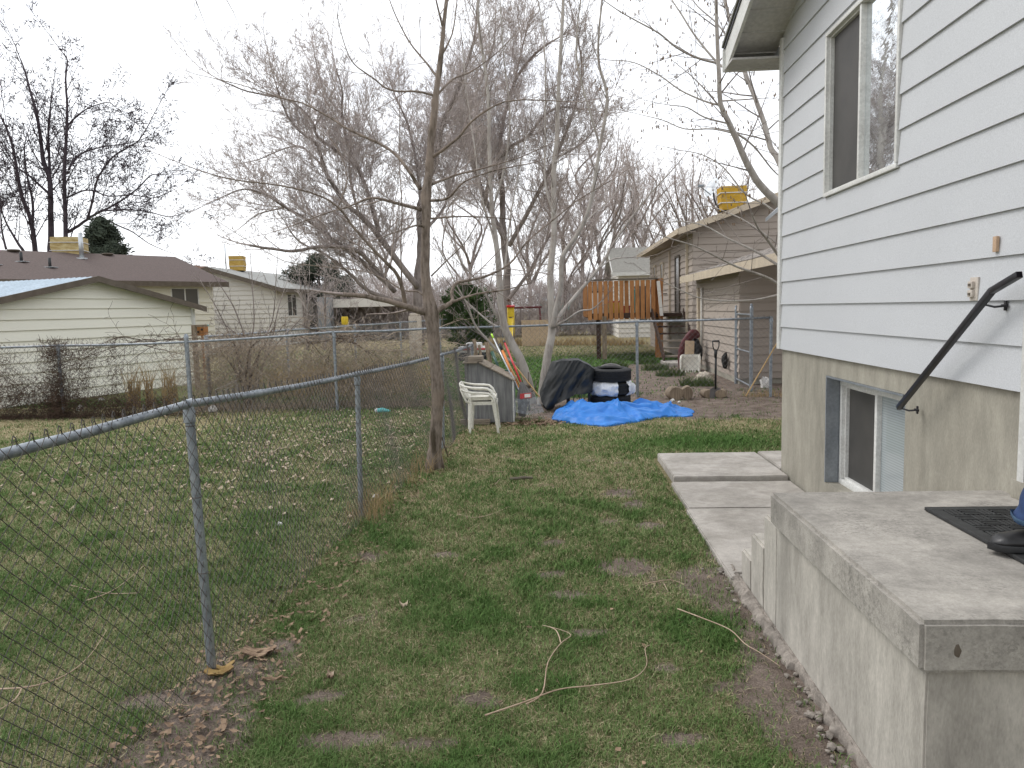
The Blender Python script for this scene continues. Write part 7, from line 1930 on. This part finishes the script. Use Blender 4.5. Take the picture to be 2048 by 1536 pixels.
a = at(1327, 600, 22.6); t = thing('gas_grill', 'dark gas grill with dusty pink lid at the right end of the deck', 'grill', (a.x, 22.7, zf+.09)); zg = at(1327, 583, 22.7).z
mb = MB(); mb.box((a.x, 24.2, (zf+.09+zg)/2-.02), (.30, .4, zg-zf-.12), bev=.01); mb.build('cart', MAT['grey_metal'], t, auto=AUTO)
mb = MB(); mb.tube([(a.x-.17, 24.2, zg+.07), (a.x+.17, 24.2, zg+.07)], .14, 14, flat=.9); mb.build('lid', MAT['maroon'], t, auto=AUTO)
mb = MB(); mb.box((a.x+.24, 24.2, zg-.05), (.16, .35, .03)); mb.build('side_shelf', MAT['black_plastic'], t)
# white overturned chair, old seat and junk by the tan wall
pq = gnd(1386, 744); t = thing('plastic_chair', 'white plastic chair tipped over beside the tan house wall', 'chair', (pq.x, pq.y, 0))
c0 = chair_local(); M_ = Matrix.Translation((pq.x, pq.y+.1, .30)) @ Matrix.Rotation(R(90), 4, 'X') @ Matrix.Rotation(R(-92), 4, 'Z') 
bpy.data.objects.remove(t)
for c in [c0]:
    c['label'] = 'white plastic chair tipped over on its back beside the tan house wall'; del c['group']
    c.rotation_euler = (R(0), R(-88), R(78)); c.scale = (.85, .85, .8); c.location = (pq.x+.0, pq.y+.28, .22)
p = gnd(1380, 728, 0); t = thing('old_car_seat', 'worn maroon and black old seat leaning on the tan house wall', 'seat', (p.x, 18.6, 0)); X_ = at(1375, 700, 18.6).x
mb = MB(); P__, R__ = smooth_path([(X_-.12, 18.6, .05), (X_-.14, 18.6, .38), (X_-.06, 18.62, .68), (X_+.14, 18.65, .92), (X_+.24, 18.7, .82)], [.07, .08, .085, .085, .06], 5); mb.tube(P__, R__, 12, flat=1.6); mb.build('cushion', MAT['maroon'], t, smooth=True)
mb = MB(); mb.blob((X_+.22, 18.7, .42), (.16, .16, .36), .25, 2, 4, 3, False); mb.build('backrest', MAT['black_plastic'], t, smooth=True)
mb = MB(); mb.box((X_+.02, 18.45, .45), (.22, .04, .62), ry=.06, rx=-.12, bev=.01); props(mb.build('foam_panel', MAT['chain_tan'], None, origin=(X_, 18.4, .1), auto=AUTO), 'pale beige panel standing before the old maroon seat', 'panel')
p = gnd(1447, 762); mb = MB(); mb.blob((LX-.1, 16.2, .42), (.07, .10, .17), .4, 2, 8, 2, False); props(mb.build('crow_ornament', MAT['dark_gap'], None, origin=(LX-.1, 16.2, .3)), 'small dark pointed thing at the foot of the tan wall right of the shovel', 'garden ornament')

# ---- far buildings in the middle
Yq = 40; a = at(1224, 546, Yq); b = at(1300, 550, Yq)
t1_, P_, d_, n_, b_ = gable_house('far_house', 'small pale house with grey-tan roof far behind the wooden deck', (a.x+.35, Yq), Vector((1, 0.0, 0)), 7.0, 6.5, a.z+.05, .42, 'pale_wall', 'trim_white', 'shingle_tan', windows=[(1.0, .8, 1.0, 1.0)], over=.35)
mb = MB(); q = at(1286, 545, 41); mb.cyl((q.x, 41.3, q.z-.3), (q.x, 41.3, q.z+.4), .06, n=8); mb.build('vent_pipe', MAT['black_plastic'], t1_, smooth=True)
Yq = 60; a = at(1142, 605, Yq)
gable_house('far_house', 'tiny low house with white eaves far off between the pale tree and the deck', (a.x, Yq), Vector((1, 0.15, 0)), 8.0, 6, a.z-.2, .45, 'tan_wall', 'trim_white', 'shingle_tan', windows=[(.6, .7, 1.0, 1.0)], over=.5)
Yq = 56; a = at(1080, 612, Yq); b = at(1140, 600, Yq); 
gable_house('playhouse', 'small turquoise playhouse far off behind the pale trees', (a.x, Yq), Vector((1, 0, 0)), (b.x-a.x), 2.5, at(1080, 603, Yq).z, .3, 'turquoise', 'trim_white', 'metal_roof', over=.15, kind='playhouse', lap=.01)
p0_, p1_ = at(1043, 660, 33), at(1097, 660, 33); t = thing('board_fence', 'low tan board panel at the end of the green field', 'fence panel', (p0_.x, 33, 0)); zt_ = at(1070, 640, 33).z; mb = MB()
nb_ = 6
for i in range(nb_): mb.box((p0_.x+(p1_.x-p0_.x)*(i+.5)/nb_, 33, zt_/2), ((p1_.x-p0_.x)/nb_-.01, .03, zt_)); 
mb.build('boards', MAT['chain_tan'], t); mb = MB(); mb.box(((p0_.x+p1_.x)/2, 33.04, zt_*.8), (p1_.x-p0_.x, .04, .08)); mb.build('rail', MAT['old_wood'], t)
p = at(1022, 640, 34); t = thing('play_slide', 'yellow plastic toy slide tower with red roof at the end of the field', 'toy slide', (p.x, 34, 0)); zz = at(1022, 614, 34).z
mb = MB(); mb.box((p.x, 34, zz-.22), (.26, .1, .46), bev=.03); mb.build('panel', MAT['yellow'], t, auto=AUTO); mb = MB(); mb.box((p.x, 34, zz+.04), (.36, .3, .06), rx=.2, bev=.01); mb.build('roof', MAT['red'], t, auto=AUTO)
for s__ in (-1, 1): mb = MB(); mb.tube([(p.x+.13*s__, 34, 0), (p.x+.13*s__, 34, zz)], .03, 8); mb.build('post', MAT['yellow'], t, smooth=True)
mb = MB(); mb.grid(lambda u, v: Vector((p.x+(u-.5)*.24, 33.95-1.3*v, max(.08, (zz-.5)*(1-v)**1.4)+.06*(2*u-1)**2)), 6, 10); mb.build('chute', MAT['yellow'], t, smooth=True)
p = at(1050, 628, 36); t = thing('swing_frame', 'red timber play frame beside the yellow slide', 'play frame', (p.x, 36, 0)); zz = at(1050, 615, 36).z; mb = MB()
for s__ in (-1, 1):
    for q__ in (-1, 1): mb.tube([(p.x+.7*s__+.1*s__, 36+.5*q__, 0), (p.x+.7*s__, 36, zz)], .045, 6)
mb.tube([(p.x-.8, 36, zz), (p.x+.8, 36, zz)], .05, 8); mb.build('frame', MAT['maroon'], t)
mb = MB(); mb.box((p.x, 36, .5), (.45, .18, .04)); mb.tube([(p.x-.2, 36, .5), (p.x-.2, 36, zz)], .01, 4); mb.tube([(p.x+.2, 36, .5), (p.x+.2, 36, zz)], .01, 4); mb.build('swing', MAT['black_plastic'], t)
p = at(985, 665, 20); t = thing('toy_car', 'small white toy car with red trim beyond the back fence behind the plywood box', 'toy car', (at(950, 672, 24).x, 24, 0)); X_ = at(945, 680, 24).x
mb = MB(); mb.box((X_, 24, .38), (.9, .5, .2), bev=.05); mb.box((X_+.05, 24, .52), (.5, .45, .16), bev=.05); mb.build('body', MAT['white_junk'], t, auto=AUTO)
mb = MB(); mb.box((X_, 23.73, .40), (.92, .03, .05)); mb.build('trim', MAT['red'], t)
for s__ in (-1, 1):
    for q__ in (-1, 1): mb = MB(); mb.lathe((X_+.3*s__, 24+.24*q__, .15), [(.0, -.04), (.13, -.04), (.15, -.02), (.15, .02), (.13, .04), (.0, .04)], 16, axis='Y'); mb.build('wheel', MAT['black_plastic'], t, auto=AUTO)
# barren hills far away keep the horizon closed
# ================================================================== the person in the doorway (only shoe and trouser leg reach the frame)
pz = SZ+0.0185
sole = at(1990, 1108, 2.62)
per = thing('person', 'person in blue jeans and black shoes standing on the doormat at the right edge', 'person', (1.98, 2.58, pz))
bm = bmesh.new()
# joints: shoe toe near x=1.50, heel about x=1.74; leg rises slightly to the right
J = {}
def jv(n, co, r): J[n] = (len(J), Vector(co), r)
AX, AY = 1.74, 2.64
jv('pelvis', (1.97, 2.56, pz+.94), .135); jv('belly', (1.98, 2.56, pz+1.08), .135); jv('chest', (2.0, 2.56, pz+1.30), .155); jv('shoulder', (2.0, 2.56, pz+1.43), .10)
jv('neck', (1.985, 2.56, pz+1.51), .055)
jv('hipL', (1.95, 2.66, pz+.87), .10); jv('kneeL', (1.775, 2.68, pz+.48), .062); jv('calfL', (1.73, 2.68, pz+.33), .058); jv('ankL', (1.70, 2.67, pz+.09), .040)
jv('hipR', (1.98, 2.45, pz+.87), .10); jv('kneeR', (2.02, 2.42, pz+.48), .062); jv('calfR', (2.05, 2.42, pz+.33), .058); jv('ankR', (2.06, 2.42, pz+.09), .040)
jv('shL', (1.99, 2.76, pz+1.40), .055); jv('elL', (1.99, 2.83, pz+1.12), .042); jv('wrL', (1.94, 2.82, pz+.88), .028); jv('hdL', (1.92, 2.815, pz+.80), .03)
jv('shR', (1.99, 2.36, pz+1.40), .055); jv('elR', (2.0, 2.29, pz+1.12), .042); jv('wrR', (1.95, 2.30, pz+.88), .028); jv('hdR', (1.93, 2.305, pz+.80), .03)
E = [('pelvis', 'belly'), ('belly', 'chest'), ('chest', 'shoulder'), ('shoulder', 'neck'), ('pelvis', 'hipL'), ('hipL', 'kneeL'), ('kneeL', 'calfL'), ('calfL', 'ankL'),
     ('pelvis', 'hipR'), ('hipR', 'kneeR'), ('kneeR', 'calfR'), ('calfR', 'ankR'), ('shoulder', 'shL'), ('shL', 'elL'), ('elL', 'wrL'), ('wrL', 'hdL'), ('shoulder', 'shR'), ('shR', 'elR'), ('elR', 'wrR'), ('wrR', 'hdR')]
def skin_mesh(name, verts, edges, radii, mt, parent, root=0, sub=1):
    me = bpy.data.meshes.new(name); off = wloc(parent); me.from_pydata([tuple(Vector(v)-off) for v in verts], edges, [])
    o = bpy.data.objects.new(name, me); COL.objects.link(o); o.parent = parent
    md = o.modifiers.new('skin', 'SKIN'); md.use_smooth_shade = True
    for i, r in enumerate(radii): 
        rr = (r, r) if not hasattr(r, '__len__') else r
        me.skin_vertices[0].data[i].radius = rr; me.skin_vertices[0].data[i].use_root = (i == root)
    s_ = o.modifiers.new('subd', 'SUBSURF'); s_.levels = sub; s_.render_levels = sub
    bpy.context.view_layer.update()
    ev = o.evaluated_get(bpy.context.evaluated_depsgraph_get()); m2 = bpy.data.meshes.new_from_object(ev); o.modifiers.clear(); o.data = m2
    m2.materials.clear(); m2.materials.append(mt); return o
names = list(J); V = [J[n][1] for n in names]; Rd = [J[n][2] for n in names]; Ed = [(J[a][0], J[b][0]) for a, b in E]
skin_mesh('body', V, Ed, Rd, MAT['skin'], per, 0, 2)
# head with face features
mb = MB(); hc = Vector((1.965, 2.56, pz+1.645))
bmh = bmesh.new(); bmesh.ops.create_icosphere(bmh, subdivisions=4, radius=1)
Vh = []
for v in bmh.verts:
    q = v.co; k = 1.0
    x = q.x*.098; y = q.y*.075; z = q.z*.118
    f = max(0, -q.x)
    if q.z < -.2: x *= 1-.18*(-q.z-.2); y *= 1-.32*(-q.z-.2)
    nose = math.exp(-((q.y)/.12)**2-((q.z+.12)/.2)**2)*f; x -= .024*nose
    brow = math.exp(-((abs(q.y)-.3)/.2)**2-((q.z-.12)/.08)**2)*f; x -= .006*brow
    eye = math.exp(-((abs(q.y)-.33)/.12)**2-((q.z-.0)/.08)**2)*f; x += .010*eye
    mouth = math.exp(-((q.y)/.3)**2-((q.z+.48)/.05)**2)*f; x -= .005*mouth
    Vh.append(hc+Vector((x, y, z)))
bmh.verts.index_update(); mb.add(Vh, [tuple(v.index for v in f.verts) for f in bmh.faces]); bmh.free()
for s_ in (-1, 1): mb.blob((hc.x+.005, hc.y+.077*s_, hc.z-.01), (.02, .009, .032), .1, 2, 1, 2, False)
mb.build('head', MAT['skin'], per, smooth=True)
for s_ in (-1, 1):
    mb = MB(); mb.blob((hc.x-.083, hc.y+.029*s_, hc.z+.0), (.010, .012, .009), 0, 1, 1, 2, False); mb.build('eye', MAT['hair'], per, smooth=True)
mb = MB(); mb.blob((hc.x+.018, hc.y, hc.z+.035), (.100, .083, .103), .06, 5, 3, 4, False); mb.build('hair', MAT['hair'], per, smooth=True)
# hands: palm and five fingers
for s_, wn, hn in ((1, 'wrL', 'hdL'), (-1, 'wrR', 'hdR')):
    w = J[wn][1]; h = w+Vector((-.01, 0, -.075)); vv = [w, w.lerp(h, .5), h]; ee = [(0, 1), (1, 2)]; rr = [(.026, .018), (.038, .016), (.038, .015)]
    for k, (o_, L_) in enumerate(((-.028, .07), (-.01, .08), (.010, .075), (.027, .06))):
        b0 = len(vv); vv += [h+Vector((o_, 0, -.012)), h+Vector((o_-.003, -.004*s_, -.012-L_*.45)), h+Vector((o_-.006, -.018*s_, -.012-L_*.75)), h+Vector((o_-.007, -.034*s_, -.012-L_*.9))]; ee += [(2, b0), (b0, b0+1), (b0+1, b0+2), (b0+2, b0+3)]; rr += [(.0095, .0095), (.009, .009), (.0085, .0085), (.0075, .0075)]
    b0 = len(vv); vv += [w+Vector((-.042, -.005*s_, -.045)), w+Vector((-.058, -.015*s_, -.075)), w+Vector((-.062, -.022*s_, -.10))]; ee += [(1, b0), (b0, b0+1), (b0+1, b0+2)]; rr += [(.013, .013), (.011, .011), (.009, .009)]
    skin_mesh('hand', vv, ee, rr, MAT['skin'], per, 0, 1)
# clothing
def leg_cloth(hip, knee, ank, hem_r):
    mb = MB(); mid = knee.lerp(ank, .5)
    path = [hip+Vector((0, 0, .04)), hip.lerp(knee, .5), knee, mid, ank+Vector((.0, 0, .10)), ank+Vector((-.006, 0, .045)), ank+Vector((-.015, 0, .012))]
    P, Rr = smooth_path(path, [.115, .098, .082, .077, .074, .080, hem_r], 5)
    n = 28; V = []
    for i, p in enumerate(P):
        for j in range(n):
            a = 2*math.pi*j/n; low = max(0, 1-(p.z-pz)/.35)
            k = 1+.05*low*math.sin(p.z*85+math.sin(a*2)*1.5)+.05*mnoise.noise(Vector((math.cos(a)*2, math.sin(a)*2, p.z*14)))
            V.append(p+Vector((math.cos(a), math.sin(a)*.92, 0))*Rr[i]*k+Vector((0, 0, .012*math.sin(a*3)*low)))
    mb.add(V, [(i*n+j, i*n+(j+1) % n, (i+1)*n+(j+1) % n, (i+1)*n+j) for i in range(len(P)-1) for j in range(n)])
    return mb, V[-n:], V[-2*n:-n]
for hp, kn, an in (('hipL', 'kneeL', 'ankL'), ('hipR', 'kneeR', 'ankR')):
    mb, last, prev = leg_cloth(J[hp][1], J[kn][1], J[an][1], .090); o = mb.build('trouser_leg', MAT['denim'], per, smooth=True)
    hm = MB(); n = len(last); c_ = sum(last, Vector())/n
    ring = [c_+(v-c_)*1.02+Vector((0, 0, .003)) for v in last]; ring2 = [c_+(v-c_)*1.035+Vector((0, 0, .020)) for v in last]; ring3 = [c_+(v-c_)*.9 for v in last]
    hm.add(ring3+ring+ring2, [(k*n+j, k*n+(j+1) % n, (k+1)*n+(j+1) % n, (k+1)*n+j) for k in range(2) for j in range(n)]); hm.build('hem', MAT['denim_hem'], o, smooth=True)
mb = MB(); mb.tube([(1.97, 2.56, pz+.80), (1.97, 2.56, pz+.90), (1.975, 2.56, pz+1.02)], [.15, .165, .155], 24); mb.build('trousers', MAT['denim'], per, smooth=True)
P, Rr = smooth_path([(1.975, 2.56, pz+.93), (1.98, 2.56, pz+1.1), (2.0, 2.56, pz+1.3), (2.0, 2.56, pz+1.42), (1.99, 2.56, pz+1.49)], [.172, .162, .18, .15, .07], 4)
mb = MB(); mb.tube(P, Rr, 24)
for sh_, el, wr in (('shL', 'elL', 'wrL'), ('shR', 'elR', 'wrR')): mb.tube([J[sh_][1]+Vector((0, 0, .01)), J[el][1], J[wr][1]+Vector((0, 0, .03))], [.075, .055, .042], 16)
mb.tube([J['shL'][1]+Vector((0, .03, 0)), J['shL'][1]+Vector((0, -.05, .01)), J['shR'][1]+Vector((0, .05, .01)), J['shR'][1]+Vector((0, -.03, 0))], [.075, .095, .095, .075], 16); mb.build('shirt', MAT['shirt'], per, smooth=True)
# shoes
def shoe(ax_, ay, yaw):
    s = thing('shoe', None, None, (0, 0, 0)); s.parent = per
    return s
def shoe_parts(cx, cy, yaw, name='shoe'):
    M_ = Matrix.Rotation(yaw, 3, 'Z'); L = .30; mb = MB(); N_, K = 22, 18
    def outline(t):      # half width along length, t 0 heel .. 1 toe
        return .041+.012*math.sin(math.pi*min(1, t*1.15))+(.006 if t > .6 else 0)-.05*max(0, t-.88)/.12*max(0, t-.88)/.12*.8-.018*max(0, .1-t)/.1
    def top(t): return .105-.03*max(0, (t-.25))/.2 if t < .45 else .075-.020*((t-.45)/.4) if t < .85 else .055-.030*((t-.85)/.15)**2
    V = []
    for i in range(N_+1):
        t = i/N_; w = outline(t); h = top(t)
        for j in range(K):
            a = 2*math.pi*j/K; y = w*math.copysign(abs(math.cos(a))**.7, math.cos(a)); z = .022+(h-.022)*max(0, math.sin(a))**.8 if math.sin(a) > 0 else .022
            V.append(Vector((cx, cy, pz))+M_ @ Vector((-L*(t-.25), y, z)))
    mb.add(V, [(i*K+j, (i+1)*K+j, (i+1)*K+(j+1) % K, i*K+(j+1) % K) for i in range(N_) for j in range(K)]+[tuple(range(K)), tuple(range(N_*K, N_*K+K))[::-1]])
    up = mb.build(name, MAT['shoe'], per, smooth=True)
    mb = MB(); V = []
    for zz, kk in ((0, .97), (.004, 1.05), (.020, 1.06), (.025, 1.02)):
        for i in range(2*N_):
            t = i/N_ if i <= N_ else 2-i/N_; sg = 1 if i <= N_ else -1; w = outline(t)*kk*(.75 if t in (0, 1) else 1)
            V.append(Vector((cx, cy, pz))+M_ @ Vector((-L*(t-.25)*1.0-(.006 if t > .95 else 0), w*sg, zz)))
    n = 2*N_; mb.add(V, [(k*n+j, k*n+(j+1) % n, (k+1)*n+(j+1) % n, (k+1)*n+j) for k in range(3) for j in range(n)]+[tuple(range(n))[::-1], tuple(range(3*n, 4*n))]); mb.build('sole', MAT['black_plastic'], up, auto=AUTO)
    mb = MB()
    for t in (.40, .47, .54): q = [Vector((cx, cy, pz))+M_ @ Vector((-L*(t-.25), y, top(t)+.004-abs(y)*.25)) for y in (-.022, 0, .022)]; mb.tube(q, .003, 6)
    mb.build('lace', MAT['black_plastic'], up)
shoe_parts(1.742, 2.66, R(-4)); shoe_parts(2.06, 2.40, R(4))
